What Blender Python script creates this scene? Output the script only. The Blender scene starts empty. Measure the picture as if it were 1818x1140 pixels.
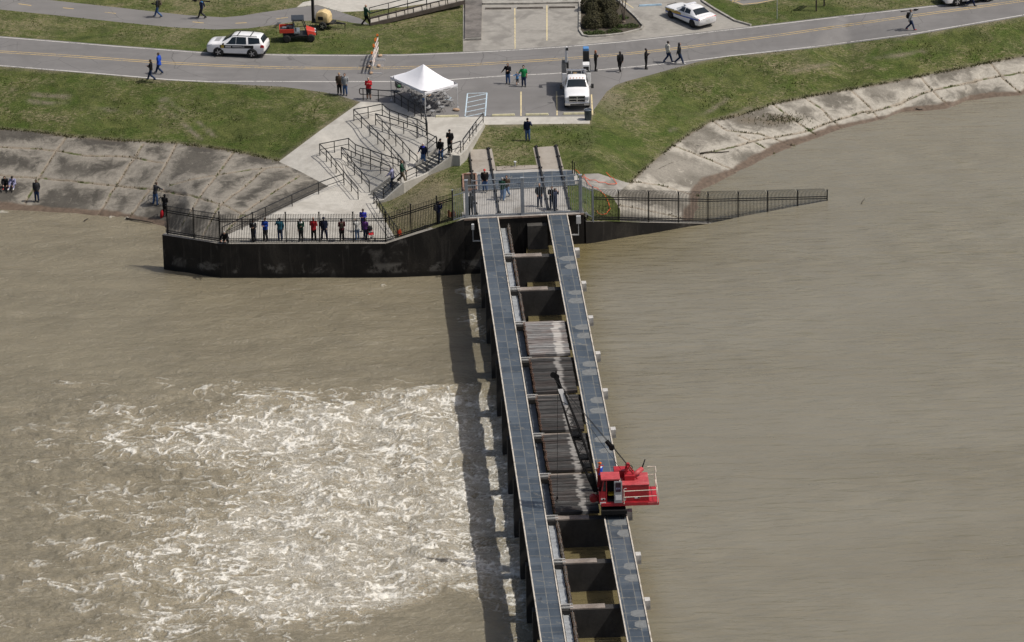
import bpy, bmesh, math, random
import numpy as np
from mathutils import Vector, Matrix
from mathutils.geometry import delaunay_2d_cdt
R = math.radians
random.seed(7); rng = np.random.default_rng(7)
SC = bpy.context.scene
COL = SC.collection

# ---------------------------------------------------------------- camera
FPX, CX, CY, ROLL, PITCH, CAMH = 8257., 909., 570., .0192, R(22.55), 127.5
cP, sP = math.cos(PITCH), math.sin(PITCH)
cam = bpy.data.cameras.new("camera"); camo = bpy.data.objects.new("camera", cam); COL.objects.link(camo)
cam.sensor_width = 36.; cam.lens = FPX / 1818. * 36.; cam.clip_start = 1.; cam.clip_end = 20000.
_f = Vector((0, cP, -sP)); _r0 = Vector((1, 0, 0)); _u0 = Vector((0, sP, cP))
_r = (_r0 - ROLL * _u0).normalized(); _u = (_u0 + ROLL * _r0).normalized()
camo.matrix_world = Matrix(((_r.x, _u.x, -_f.x, 0), (_r.y, _u.y, -_f.y, 0), (_r.z, _u.z, -_f.z, CAMH), (0, 0, 0, 1)))
SC.camera = camo

# ---------------------------------------------------------------- sky, sun, exposure
SUN_EL, SUN_AZ = R(57.), R(99.)          # azimuth clockwise from +Y: sun stands to the right, a little on our side
world = bpy.data.worlds.new("World"); SC.world = world; world.use_nodes = True
wn = world.node_tree
sky = wn.nodes.new("ShaderNodeTexSky"); sky.sky_type = 'NISHITA'; sky.sun_disc = False
sky.sun_elevation = SUN_EL; sky.sun_rotation = SUN_AZ; sky.dust_density = 5.0; sky.air_density = 1.0; sky.ozone_density = 1.0
wn.links.new(sky.outputs[0], wn.nodes["Background"].inputs[0]); wn.nodes["Background"].inputs[1].default_value = .088
sun = bpy.data.lights.new("sun", 'SUN'); suno = bpy.data.objects.new("sun", sun); COL.objects.link(suno)
sun.energy = 3.45; sun.angle = R(.55); sun.color = (1., .955, .89)
sd = Vector((math.sin(SUN_AZ) * math.cos(SUN_EL), math.cos(SUN_AZ) * math.cos(SUN_EL), math.sin(SUN_EL)))
suno.rotation_euler = sd.to_track_quat('Z', 'Y').to_euler(); suno.location = (60, 300, 90)
SC.view_settings.view_transform = 'Standard'; SC.view_settings.look = 'None'
SC.view_settings.exposure = 0.; SC.view_settings.gamma = 1.; SC.view_settings.use_curve_mapping = False

# ---------------------------------------------------------------- points: a photo direction taken to a known real height
def PP(px, py, z):
    px = np.asarray(px, float); py = np.asarray(py, float); z = np.asarray(z, float)
    dx, dy = px - CX, py - CY
    a = dx - ROLL * dy; b = dy + ROLL * dx
    t = (z - CAMH) / (-FPX * sP - b * cP)
    return np.stack([a * t, (FPX * cP - b * sP) * t, np.broadcast_to(z, (a * t).shape)], -1)
def P(px, py, z=0.): return Vector(PP(px, py, z))
def to_px(x, y, z):
    f_ = y * cP - (z - CAMH) * sP; u_ = y * sP + (z - CAMH) * cP
    a = FPX * x / f_; b = -FPX * u_ / f_
    dx = (a + ROLL * b) / (1 + ROLL ** 2); dy = (b - ROLL * a) / (1 + ROLL ** 2)
    return dx + CX, dy + CY

# smooth random fields in numpy
def vnoise(x, y, seed=0):
    xi = np.floor(x).astype(np.int64); yi = np.floor(y).astype(np.int64)
    fx = x - xi; fy = y - yi
    fx = fx * fx * fx * (fx * (fx * 6 - 15) + 10); fy = fy * fy * fy * (fy * (fy * 6 - 15) + 10)
    def h(i, j):
        n = (i * 374761393 + j * 668265263 + seed * 1442695041) & 0x7fffffff
        n = ((n ^ (n >> 13)) * 1274126177) & 0x7fffffff
        n = (n ^ (n >> 16)) & 0xffff
        return n / 65535. * 2 - 1
    return (h(xi, yi) * (1 - fx) + h(xi + 1, yi) * fx) * (1 - fy) + (h(xi, yi + 1) * (1 - fx) + h(xi + 1, yi + 1) * fx) * fy
def fbm(x, y, o=4, seed=0):
    s = 0; a = 1; t = 0
    for k in range(o):
        s = s + a * vnoise(x * 2 ** k + 13.7 * k, y * 2 ** k - 7.1 * k, seed + k); t += a; a *= .5
    return s / t
def sstep(a, b, x):
    t = np.clip((x - a) / (b - a), 0, 1); return t * t * (3 - 2 * t)

# ---------------------------------------------------------------- materials
MATS = {}
class NT:
    def __init__(s, name, rough=.6, metal=0., spec=.5):
        s.m = bpy.data.materials.new(name); s.m.use_nodes = True; s.t = s.m.node_tree
        s.b = s.t.nodes["Principled BSDF"]
        s.b.inputs["Roughness"].default_value = rough; s.b.inputs["Metallic"].default_value = metal
        s.b.inputs["Specular IOR Level"].default_value = spec
    def n(s, kind, **kw):
        nd = s.t.nodes.new("ShaderNode" + kind)
        for k, v in kw.items():
            if k.startswith("i_"):
                key = k[2:]; key = int(key) if key.isdigit() else key.replace("_", " ")
                s.put(nd.inputs[key], v)
            else: setattr(nd, k, v)
        return nd
    def put(s, inp, v):
        if isinstance(v, bpy.types.NodeSocket): s.t.links.new(v, inp)
        elif isinstance(v, bpy.types.Node): s.t.links.new(v.outputs[0], inp)
        else:
            if inp.type == 'RGBA' and len(v) == 3: v = (*v, 1)
            inp.default_value = v
    def set(s, name, v): s.put(s.b.inputs[name], v)
    def pos(s, scale=(1, 1, 1), rot=(0, 0, 0), world=True):
        src = s.n("NewGeometry").outputs["Position"] if world else s.n("TexCoord").outputs["Object"]
        return s.n("Mapping", i_Vector=src, i_Scale=scale, i_Rotation=rot).outputs[0]
    def noise(s, vec, scale, detail=4., rough=.55, dist=0., **kw):
        return s.n("TexNoise", i_Vector=vec, i_Scale=scale, i_Detail=detail, i_Roughness=rough, i_Distortion=dist, **kw).outputs["Fac"]
    def ramp(s, fac, *stops):
        nd = s.n("ValToRGB"); e = nd.color_ramp.elements
        while len(e) < len(stops): e.new(.5)
        for el, (p, c) in zip(e, stops):
            el.position = p; el.color = (*c, 1) if isinstance(c, tuple) else (c, c, c, 1)
        s.put(nd.inputs[0], fac); return nd.outputs[0]
    def mix(s, fac, a, b, mode='MIX'):
        nd = s.n("Mix", data_type='RGBA', blend_type=mode)
        s.put(nd.inputs[0], fac); s.put(nd.inputs[6], a); s.put(nd.inputs[7], b); return nd.outputs[2]
    def math(s, op, a, b=0., clamp=False):
        nd = s.n("Math", operation=op, use_clamp=clamp); s.put(nd.inputs[0], a); s.put(nd.inputs[1], b); return nd.outputs[0]
    def mr(s, v, a, b, c=0., d=1., smooth=True):
        nd = s.n("MapRange", interpolation_type='SMOOTHSTEP' if smooth else 'LINEAR')
        for i, q in enumerate((v, a, b, c, d)): s.put(nd.inputs[i], q)
        return nd.outputs[0]
    def attr(s, name): return s.n("Attribute", attribute_name=name).outputs["Fac"]
    def bump(s, h, strength=.3, dist=.05, nrm=None):
        nd = s.n("Bump", i_Height=h, i_Strength=strength, i_Distance=dist)
        if nrm is not None: s.put(nd.inputs["Normal"], nrm)
        s.set("Normal", nd.outputs[0]); return nd.outputs[0]

def M(name, col, rough=.6, metal=0., var=.18, scale=6., bump=.0, spec=.5, world=False, dirt=None):
    """a plain procedural material: mottled colour, slightly uneven roughness"""
    if name in MATS: return MATS[name]
    t = NT(name, rough, metal, spec)
    v = t.pos(world=world)
    n1 = t.noise(v, scale, 5.); n2 = t.noise(v, scale * 6, 3.)
    lo = tuple(c * (1 - var) for c in col); hi = tuple(min(c * (1 + var), .95) for c in col)
    c = t.ramp(n1, (.3, lo), (.7, hi))
    c = t.mix(t.mr(n2, .35, .7, 0, var * .8), c, tuple(x * .55 for x in col))
    if dirt: c = t.mix(t.mr(t.noise(v, scale * .7, 6., .65), .5, .68, 0, .85), c, dirt)
    t.set("Base Color", c); t.set("Roughness", t.mr(n2, .2, .8, max(rough - .1, .02), min(rough + .12, 1), False))
    if bump: t.bump(n2, bump, .02)
    MATS[name] = t.m; return t.m
def glass(name, col=(.012, .016, .02), rough=.06):
    return M(name, col, rough, 0, .1, 2., spec=.6)

# ---------------------------------------------------------------- mesh building
class MB:
    def __init__(s): s.v = []; s.f = []; s.mi = []; s.k = 0
    def add(s, vs, fs, k=None):
        o = len(s.v); s.v += [tuple(v) for v in vs]; s.f += [tuple(i + o for i in f) for f in fs]
        s.mi += [s.k if k is None else k] * len(fs); return s
    def box(s, c, d, rz=0., k=None, top=1.):
        x, y, z = d[0] / 2, d[1] / 2, d[2] / 2
        ca, sa = math.cos(rz), math.sin(rz); vs = []
        for dz, q in ((-z, 1.), (z, top)):
            for a, b in ((-x, -y), (x, -y), (x, y), (-x, y)):
                a *= q; b *= q; vs.append((c[0] + a * ca - b * sa, c[1] + a * sa + b * ca, c[2] + dz))
        return s.add(vs, [(3, 2, 1, 0), (4, 5, 6, 7), (0, 1, 5, 4), (1, 2, 6, 5), (2, 3, 7, 6), (3, 0, 4, 7)], k)
    def bar(s, p, q, w, h=None, k=None, up=(0, 0, 1)):
        h = h or w; p = Vector(p); q = Vector(q); d = (q - p)
        if d.length < 1e-6: return s
        d.normalize(); u = Vector(up)
        if abs(d.dot(u)) > .98: u = Vector((1, 0, 0))
        a = d.cross(u).normalized() * (w / 2); b = a.cross(d).normalized() * (h / 2)
        vs = [e + x + y for e in (p, q) for x, y in ((-a, -b), (a, -b), (a, b), (-a, b))]
        return s.add(vs, [(0, 1, 2, 3), (7, 6, 5, 4), (0, 4, 5, 1), (1, 5, 6, 2), (2, 6, 7, 3), (3, 7, 4, 0)], k)
    def tube(s, pts, rad, n=8, k=None, caps=True):
        pts = [Vector(p) for p in pts]
        if not hasattr(rad, '__len__'): rad = [rad] * len(pts)
        vs = []; prev = None
        for i, p in enumerate(pts):
            d = (pts[min(i + 1, len(pts) - 1)] - pts[max(i - 1, 0)]).normalized()
            if prev is None:
                u = Vector((0, 0, 1)) if abs(d.z) < .9 else Vector((0, 1, 0))
                a = d.cross(u).normalized()
            else: a = (prev - d * prev.dot(d)).normalized()
            prev = a; b = d.cross(a)
            for j in range(n):
                t = 2 * math.pi * j / n; vs.append(p + (a * math.cos(t) + b * math.sin(t)) * rad[i])
        fs = [(i * n + j, i * n + (j + 1) % n, (i + 1) * n + (j + 1) % n, (i + 1) * n + j) for i in range(len(pts) - 1) for j in range(n)]
        if caps: fs += [tuple(range(n - 1, -1, -1)), tuple((len(pts) - 1) * n + j for j in range(n))]
        return s.add(vs, fs, k)
    def ring(s, rings, k=None, caps=True, closed=True):
        n = len(rings[0]); vs = [p for r in rings for p in r]; m = n if closed else n - 1
        fs = [(i * n + j, i * n + (j + 1) % n, (i + 1) * n + (j + 1) % n, (i + 1) * n + j) for i in range(len(rings) - 1) for j in range(m)]
        if caps and closed: fs += [tuple(range(n - 1, -1, -1)), tuple((len(rings) - 1) * n + j for j in range(n))]
        return s.add(vs, fs, k)
    def ell(s, c, r, n=12, m=8, k=None, rot=None, zmin=-1.):
        rings = []
        for i in range(m + 1):
            ph = -math.pi / 2 + math.pi * i / m
            z = max(math.sin(ph), zmin); q = max(math.cos(ph), .02)
            row = []
            for j in range(n):
                t = 2 * math.pi * j / n; v = Vector((r[0] * q * math.cos(t), r[1] * q * math.sin(t), r[2] * z))
                if rot: v = rot @ v
                row.append(v + Vector(c))
            rings.append(row)
        return s.ring(rings, k)
    def prism(s, poly, z0, z1, k=None):
        n = len(poly)
        vs = [(p[0], p[1], z0) for p in poly] + [(p[0], p[1], z1) for p in poly]
        return s.add(vs, [tuple(range(n - 1, -1, -1)), tuple(range(n, 2 * n))] + [(i, (i + 1) % n, n + (i + 1) % n, n + i) for i in range(n)], k)
    def hull(s, lo, hi, k=None):
        """prism between two matching loops of 3-D points"""
        n = len(lo)
        return s.add(list(lo) + list(hi), [tuple(range(n - 1, -1, -1)), tuple(range(n, 2 * n))] + [(i, (i + 1) % n, n + (i + 1) % n, n + i) for i in range(n)], k)
    def disc(s, c, ax, r, w, n=16, k=None):
        ax = Vector(ax).normalized() * (w / 2); return s.tube([Vector(c) - ax, Vector(c) + ax], r, n, k)
    def mesh(s, name, mats, smooth=False, fix=True):
        me = bpy.data.meshes.new(name); me.from_pydata(s.v, [], s.f)
        for m in (mats if isinstance(mats, (list, tuple)) else [mats]): me.materials.append(m)
        if any(s.mi): me.polygons.foreach_set("material_index", s.mi)
        if fix:
            bm = bmesh.new(); bm.from_mesh(me); bmesh.ops.recalc_face_normals(bm, faces=bm.faces); bm.to_mesh(me); bm.free()
        if smooth: me.polygons.foreach_set("use_smooth", [True] * len(me.polygons))
        me.update(); return me
    def obj(s, name, mats, parent=None, smooth=False, bevel=0., angle=None, fix=True):
        o = bpy.data.objects.new(name, s.mesh(name, mats, smooth, fix)); COL.objects.link(o)
        if parent is not None: o.parent = parent
        if bevel:
            b = o.modifiers.new("bevel", 'BEVEL'); b.width = bevel; b.segments = 2; b.limit_method = 'ANGLE'
        if angle: sharp(o, angle)
        return o
def sharp(o, deg):
    me = o.data; me.polygons.foreach_set("use_smooth", [True] * len(me.polygons)); me.set_sharp_from_angle(angle=R(deg))
def tag(o, label=None, cat=None, group=None, kind=None):
    if label: o["label"] = label
    if cat: o["category"] = cat
    if group: o["group"] = group
    if kind: o["kind"] = kind
    return o
def thing(name, label, cat, loc=(0, 0, 0), rz=0., group=None):
    o = bpy.data.objects.new(name, None); COL.objects.link(o); o.location = loc; o.rotation_euler = (0, 0, rz)
    o.empty_display_size = .3
    return tag(o, label, cat, group)
def inst(me, name, parent, loc=(0, 0, 0), rot=(0, 0, 0)):
    o = bpy.data.objects.new(name, me); COL.objects.link(o); o.parent = parent; o.location = loc; o.rotation_euler = rot; return o
def dup(root, loc, rz, label, group=None):
    c = root.copy(); COL.objects.link(c); c.location = loc; c.rotation_euler = (0, 0, rz); c["label"] = label
    if group: c["group"] = group
    for ch in root.children:
        d = ch.copy(); COL.objects.link(d); d.parent = c
        for g in ch.children:
            e = g.copy(); COL.objects.link(e); e.parent = d
    return c
def heading(a, b): return math.atan2(b[1] - a[1], b[0] - a[0])
def text_mesh(txt, size, depth=.004):
    cu = bpy.data.curves.new("lettering", 'FONT'); cu.body = txt; cu.size = size; cu.extrude = depth; cu.align_x = 'CENTER'; cu.align_y = 'CENTER'
    o = bpy.data.objects.new("lettering", cu); COL.objects.link(o)
    bpy.context.view_layer.update()
    me = bpy.data.meshes.new_from_object(o.evaluated_get(bpy.context.evaluated_depsgraph_get()))
    bpy.data.objects.remove(o); bpy.data.curves.remove(cu); return me
# ================================================================ TERRAIN: heights known at control points
ZR, ZP, ZWL, ZWR = .9, -1.75, -4.5, -2.5       # road level, promenade, water below and above the weir
CP = [(x, y, ZR) for x, y in [(-1200, -900), (3200, -900), (900, -900), (-1200, 30), (0, 118), (150, 130), (300, 143), (440, 151), (540, 158), (600, 168), (640, 180),
      (701, 183), (748, 208), (858, 208), (950, 208), (1047, 208), (858, 221.5), (1047, 219), (1065, 180), (1090, 152), (1200, 122), (1290, 102), (1440, 86), (1618, 63),
      (1818, 29), (3200, -230), (0, 60), (500, 60), (1000, 60), (1500, 20), (800, 268), (776, 262), (820, 262)]]
CP += [(x, y, .72) for x, y in [(866, 225), (950, 225), (1047, 224)]] + [(937, 250, .5), (1050, 262, .45), (835, 264, .42), (990, 262, .4)]
REV_TOP_L = [(-420, 205), (0, 229), (60, 234), (120, 242), (219, 250), (318, 255), (400, 266), (460, 278), (495, 287)]
REV_BOT_L = [(-420, 352), (0, 372), (75, 375), (150, 380), (200, 384), (240, 390), (270, 396), (292, 402)]
CP += [(-1200, 165, -1.55)] + [(x, y, -1.55) for x, y in REV_TOP_L] + [(-1200, 312, ZWL)] + [(x, y, ZWL) for x, y in REV_BOT_L]
CP += [(-1200, 352, -5.1), (-420, 374, -5.1), (0, 392, -5.1), (200, 404, -5.1), (296, 424, -5.1)]
CP += [(390, 428, -2.0), (345, 421, -2.9), (300, 413, -4.1)]
CP += [(240, 322, -3.0), (290, 328, -2.75), (330, 335, -2.3), (365, 342, -2.0), (150, 318, -3.05), (270, 290, -2.2), (330, 296, -1.95), (410, 340, -1.85)]
CP += [(567, 233, -.3), (530, 303, -1.6), (583, 331, ZP), (612, 325, ZP), (400, 419, ZP), (685, 430, ZP), (640, 430, ZP), (450, 431, ZP), (500, 372, ZP)]
CP += [(629, 215, .28), (679, 206, .28), (667, 222, .28), (758, 239, .88), (720, 312, -.35), (742, 298, -.35), (718, 304, -.38), (694, 314, -.5)]
CP += [(568, 277, -.97), (620, 266, -.9), (607, 282, -.97), (636, 355, ZP), (656, 343, ZP), (664, 353, ZP)]
CP += [(858, 226, .78), (824, 272, .5), (815, 284, .4), (768, 308, -.25), (745, 320, -.6), (690, 352, -1.6), (668, 362, ZP), (705, 427, -1.7), (720, 420, -1.4), (800, 396, -.2), (826, 386, 0.)]
CP += [(x, y, ZP) for x, y in [(400, 440), (540, 440), (688, 438)]] + [(390, 440, -2.0), (706, 436, -1.65), (722, 430, -1.35), (802, 406, -.2), (824, 398, 0.), (930, 394, 0.), (1037, 388, -.05), (1045, 402, -.7), (1101, 403, -1.15), (1160, 405, -1.75), (1240, 406, -2.5)]
CP += [(820, 309, 0.), (1020, 302, 0.), (1034, 377, 0.), (900, 330, 0.), (930, 380, 0.), (900, 302, .08), (1000, 299, .08)]
CP += [(1043, 391, -.65), (1100, 392, -1.1), (1160, 394, -1.7), (1255, 396, -2.6), (1050, 330, -.05), (1064, 318, 0.), (1100, 323, -.4), (1118, 326, -.95)]
REV_TOP_R = [(1118, 325), (1143, 301), (1195, 258), (1230, 234), (1266, 215), (1321, 203), (1372, 185), (1428, 173), (1511, 159), (1633, 135.5), (1755, 112), (1818, 100), (2250, 22)]
REV_BOT_R = [(1228, 396), (1238, 360), (1246, 337), (1290, 315), (1372, 274), (1416, 258), (1495, 228), (1566, 212.5), (1684, 193), (1818, 169), (2250, 90)]
CP += [(x, y, -1.) for x, y in REV_TOP_R[1:]] + [(3200, -150, -1.)] + [(x, y, ZWR) for x, y in REV_BOT_R] + [(3200, -80, ZWR)]
REV_LOW_R = [(1270, 402), (1268, 372), (1280, 352), (1316, 336), (1392, 294), (1436, 278), (1512, 248), (1580, 232), (1696, 211), (1828, 187), (2250, 106)]
CP += [(x, y, ZWR - .75) for x, y in REV_LOW_R] + [(3200, -62, -3.2)]
_cp = np.array(CP)
_t = delaunay_2d_cdt([Vector((c[0], c[1])) for c in CP], [], [], 0, 1e-4)
_tv = np.array([(v.x, v.y) for v in _t[0]]); _tz = np.array([CP[i[0]][2] for i in _t[3]])
_tris = np.array([f for f in _t[2]])
def ZZ(px, py):
    px = np.asarray(px, float).ravel(); py = np.asarray(py, float).ravel()
    out = np.full(px.shape, np.nan)
    for a, b, c in _tris:
        A, B, C = _tv[a], _tv[b], _tv[c]
        lo = np.minimum(np.minimum(A, B), C); hi = np.maximum(np.maximum(A, B), C)
        m = np.nonzero((px >= lo[0] - .01) & (px <= hi[0] + .01) & (py >= lo[1] - .01) & (py <= hi[1] + .01))[0]
        if not len(m): continue
        d = (B[0] - A[0]) * (C[1] - A[1]) - (C[0] - A[0]) * (B[1] - A[1])
        u = ((px[m] - A[0]) * (C[1] - A[1]) - (C[0] - A[0]) * (py[m] - A[1])) / d
        w = ((B[0] - A[0]) * (py[m] - A[1]) - (px[m] - A[0]) * (B[1] - A[1])) / d
        ok = (u >= -1e-6) & (w >= -1e-6) & (u + w <= 1 + 1e-6)
        out[m[ok]] = _tz[a] + u[ok] * (_tz[b] - _tz[a]) + w[ok] * (_tz[c] - _tz[a])
    for m in np.nonzero(np.isnan(out))[0]: out[m] = _cp[np.argmin((_cp[:, 0] - px[m]) ** 2 + (_cp[:, 1] - py[m]) ** 2), 2]
    return out
def Z(px, py): return float(ZZ([px], [py])[0])
def G(px, py, dz=0.): return P(px, py, Z(px, py)) + Vector((0, 0, dz))

# ---- outlines of the surfaces
GRID_X0, GRID_X1, GRID_Y0 = -400, 2220, -240
def inpoly(px, py, poly):
    r = np.zeros(len(px), bool); n = len(poly)
    for i in range(n):
        x0, y0 = poly[i]; x1, y1 = poly[(i + 1) % n]
        if y0 == y1: continue
        c = ((y0 > py) != (y1 > py)) & (px < (x1 - x0) * (py - y0) / (y1 - y0) + x0); r ^= c
    return r
APRON = [(-400, 86), (0, 118), (150, 130), (300, 143), (370, 146.5), (440, 151), (500, 154), (540, 159), (575, 164), (600, 169), (622, 176), (640, 181), (701, 183.5), (748, 208), (858, 207.6), (1047, 207), (1055, 194), (1065, 180),
         (1077, 163), (1093, 151), (1115, 143.5), (1150, 134.5), (1200, 120.5), (1240, 109.5), (1290, 101), (1440, 86), (1618, 63), (1818, 29), (2220, -40)]
ROAD_FAR = [(2220, -77), (1818, -8), (1700, 6), (1650, 10), (1500, 27), (1335, 46.5), (1200, 62), (1100, 73), (1000, 81.5), (900, 88), (823, 92), (720, 96), (640, 97), (500, 96), (375, 93), (200, 80), (0, 64), (-400, 30)]
S_ROAD = APRON + ROAD_FAR
S_LOT = [(822, -240), (822, 91.8), (900, 88), (1000, 81.5), (1100, 73), (1200, 62), (1335, 46.5), (1300, 36), (1268, 16), (1245, 2), (1235, -20), (1235, -240)]
S_PATH = [(-400, -36), (0, -8), (86, 0), (178, 10), (254, 18.5), (331, 27), (397, 31), (430, 28), (460, 23), (500, 17.5), (526, 13.5), (562, 9), (606, 22), (640, 33), (656, 44), (628, 41), (590, 34), (560, 36),
          (523, 38.5), (487, 44.5), (440, 50.5), (382, 52.5), (305, 48.5), (203, 38.5), (102, 27.5), (0, 17), (-400, -12)]
S_PATH2 = [(1270, -60), (1284, -6), (1300, 3), (1318, 9.5), (1345, 7), (1380, 0), (1420, -14), (1450, -60)]
S_WALK = [(527, 13), (538, 4), (600, -8), (660, -30), (900, -120), (860, -6), (800, 0), (718, 12), (640, 20), (606, 21.5), (562, 8.5)]
S_REVL = REV_TOP_L + [(530, 303), (583, 331), (500, 371), (400, 419), (391, 429), (345, 423), (296, 424), (200, 404), (0, 392), (-400, 375), (-400, 206)]
S_REVR = [(1100, 340)] + REV_TOP_R[:-1] + [(2219, 28)] + [(2219, 110)] + REV_LOW_R[:-1][::-1] + [(1230, 396), (1160, 394.5), (1101, 393), (1101, 372), (1088, 350)]
S_LUMP = [(1030, 318), (1038, 309), (1062, 308), (1112, 324), (1118, 325), (1100, 340), (1088, 350), (1060, 338), (1032, 331)]
S_SLAB = [(640, 181), (567, 233), (495, 287), (530, 303), (583, 331), (500, 371), (400, 419), (391, 429), (400, 433), (685, 431), (704, 427), (668, 362), (690, 352), (745, 320), (768, 308), (815, 284), (826, 271), (858, 226), (858, 221.5),
          (1047, 219.5), (1047, 207), (858, 207.6), (748, 208), (701, 183.5)]
S_DECK = [(820, 309), (838, 305), (880, 302), (955, 299), (1020, 302), (1031, 325), (1006, 330), (1013, 376.5), (1036, 376), (1036, 380), (823, 388), (823, 370)]
S_TRK1 = [(832, 266), (873, 264), (881, 303), (838, 306)]
S_TRK2 = [(946, 262), (990, 259), (1001, 300), (955, 301)]
S_BED = [(1031, -60), (1031, 58), (1036, 63), (1060, 63), (1100, 59.5), (1136, 51), (1140, 47), (1128, 33), (1112, 18), (1094, 0), (1080, -60)]
SURF = [("bed", S_BED), ("walk", S_WALK), ("path", S_PATH), ("path2", S_PATH2), ("lot", S_LOT), ("road", S_ROAD), ("slab", S_SLAB), ("trk1", S_TRK1), ("trk2", S_TRK2), ("deck", S_DECK), ("lump", S_LUMP), ("revl", S_REVL), ("revr", S_REVR)]
# outer edge of the land, down to just under the water
EDGE = [(GRID_X0, GRID_Y0), (GRID_X1, GRID_Y0), (GRID_X1, 110)] + REV_LOW_R[:-1][::-1] + [(1230, 396.5), (1160, 395), (1101, 393.5), (1043, 391.5), (1036, 380), (823, 388), (800, 396.5), (720, 420.5), (704, 428), (685, 432), (400, 433), (391, 429.5),
        (345, 423), (296, 424), (200, 404), (0, 392), (GRID_X0, 375)]
def resample(poly, step, close=True):
    out = []; n = len(poly)
    for i in range(n if close else n - 1):
        a = poly[i]; b = poly[(i + 1) % n]; m = max(1, int(math.hypot(b[0] - a[0], b[1] - a[1]) / step))
        out += [(a[0] + (b[0] - a[0]) * k / m, a[1] + (b[1] - a[1]) * k / m) for k in range(m)]
    return out
def pl_dist(px, py, lines):
    d = np.full(len(px), 1e9)
    for ln in lines:
        for (x0, y0), (x1, y1) in zip(ln[:-1], ln[1:]):
            ux, uy = x1 - x0, y1 - y0; L = ux * ux + uy * uy
            t = np.clip(((px - x0) * ux + (py - y0) * uy) / L, 0, 1)
            d = np.minimum(d, np.hypot(px - x0 - t * ux, py - y0 - t * uy))
    return d
vs2 = []; es = []
def addline(poly, close=True, step=9):
    p = resample(poly, step, close)
    if not close: p.append(poly[-1])
    o = len(vs2); vs2.extend(Vector(q) for q in p)
    es.extend((o + i, o + i + 1) for i in range(len(p) - 1))
    if close: es.append((o + len(p) - 1, o))
addline(EDGE)
for _, p in SURF: addline(p, True, 7)
gx, gy = np.meshgrid(np.arange(GRID_X0 + 3, GRID_X1, 6.5), np.arange(GRID_Y0 + 3, 432, 4.2))
gx = (gx + rng.uniform(-1.6, 1.6, gx.shape)).ravel(); gy = (gy + rng.uniform(-1., 1., gy.shape)).ravel()
keep = inpoly(gx, gy, EDGE)
keep &= ~((gy < 90) & (rng.random(len(gx)) < .45))
gx, gy = gx[keep], gy[keep]
ddx = np.full(len(gx), 1e9)
for _, p in SURF: ddx = np.minimum(ddx, pl_dist(gx, gy, [p + p[:1]]))
keep = (np.minimum(ddx, pl_dist(gx, gy, [EDGE + EDGE[:1]])) > 1.6)
vs2 += [Vector(q) for q in zip(gx[keep], gy[keep])]
cd = delaunay_2d_cdt(vs2, es, [], 0, 1e-3)
cv = np.array([(v.x, v.y) for v in cd[0]]); cf = np.array(cd[2])
cen = cv[cf].mean(1)
inside = inpoly(cen[:, 0], cen[:, 1], EDGE)
who = np.full(len(cf), -1)
for i, (_, p) in enumerate(SURF):
    m = (who < 0) & inpoly(cen[:, 0], cen[:, 1], p); who[m] = i
cz = ZZ(cv[:, 0], cv[:, 1])
w3 = PP(cv[:, 0], cv[:, 1], cz)
# the grass is a little uneven away from its edges
dg = np.full(len(cv), 1e9)
for _, p in SURF: dg = np.minimum(dg, pl_dist(cv[:, 0], cv[:, 1], [p + p[:1]]))
dg = np.minimum(dg, pl_dist(cv[:, 0], cv[:, 1], [EDGE + EDGE[:1]]))
amp = sstep(2, 30, dg)
isg = np.zeros(len(cv), bool); isg[cf[(who < 0) & inside].ravel()] = True
w3[:, 2] += np.where(isg, amp * (.16 * fbm(w3[:, 0] * .35, w3[:, 1] * .3, 3, 5) + .035 * vnoise(w3[:, 0] * 2.2, w3[:, 1] * 1.6, 9)), 0)
# slab joints of the concrete banks
JL = [[(119, 241), (100, 268), (71, 315), (45, 362)], [(255, 256), (232, 290), (212, 322), (173, 383)], [(314, 256), (292, 297), (270, 332), (233, 384)],
      [(418, 268), (356, 348), (318, 408)], [(470, 300), (430, 335), (389, 366), (360, 420)], [(532, 312), (480, 345), (433, 377), (395, 420)],
      [(0, 261), (60, 263), (104, 268), (150, 277), (232, 278), (290, 290)], [(0, 310), (35, 313.6), (96, 318), (183, 328), (270, 336), (340, 347), (400, 365), (440, 385)],
      [(-130, 232), (-180, 320), (-200, 370)], [(-300, 215), (-340, 300), (-360, 350)], [(-400, 300), (0, 310)], [(-400, 250), (0, 261)], [(300, 330), (340, 318), (385, 311), (452, 300), (510, 296)]]
JR = [[(1118, 322), (1170, 328), (1246, 350)], [(1195, 258), (1240, 275), (1300, 300), (1322, 312)], [(1312, 240), (1350, 258), (1376, 274)], [(1266, 215), (1290, 231), (1348, 238), (1385, 250), (1416, 262)], [(1372, 185), (1400, 205), (1450, 240)],
      [(1428, 173), (1460, 195), (1492, 228)], [(1511, 159), (1540, 187), (1562, 212)], [(1633, 135), (1650, 155), (1690, 193)], [(1755, 110), (1780, 138), (1812, 166)], [(1900, 88), (1940, 145)],
      [(1540, 202), (1595, 185), (1625, 170), (1655, 160), (1715, 148), (1755, 139), (1785, 133), (1830, 127), (2100, 80)], [(1480, 215), (1530, 200), (1545, 198)], [(1243, 273), (1300, 262), (1340, 250), (1420, 236), (1480, 215)], [(1100, 364), (1190, 382), (1240, 396)]]
CRK = [[(309, 318), (330, 320), (352, 316), (372, 312), (388, 306)], [(318, 330), (327, 326), (335, 322)], [(420, 318), (440, 312), (455, 310), (470, 306)], [(425, 325), (440, 320), (455, 318)], [(430, 312), (436, 320), (430, 327)],
       [(1170, 300), (1195, 288), (1222, 284)], [(1215, 250), (1250, 262), (1280, 285)], [(1300, 222), (1340, 220), (1365, 228)], [(1320, 300), (1345, 290)]]
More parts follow.
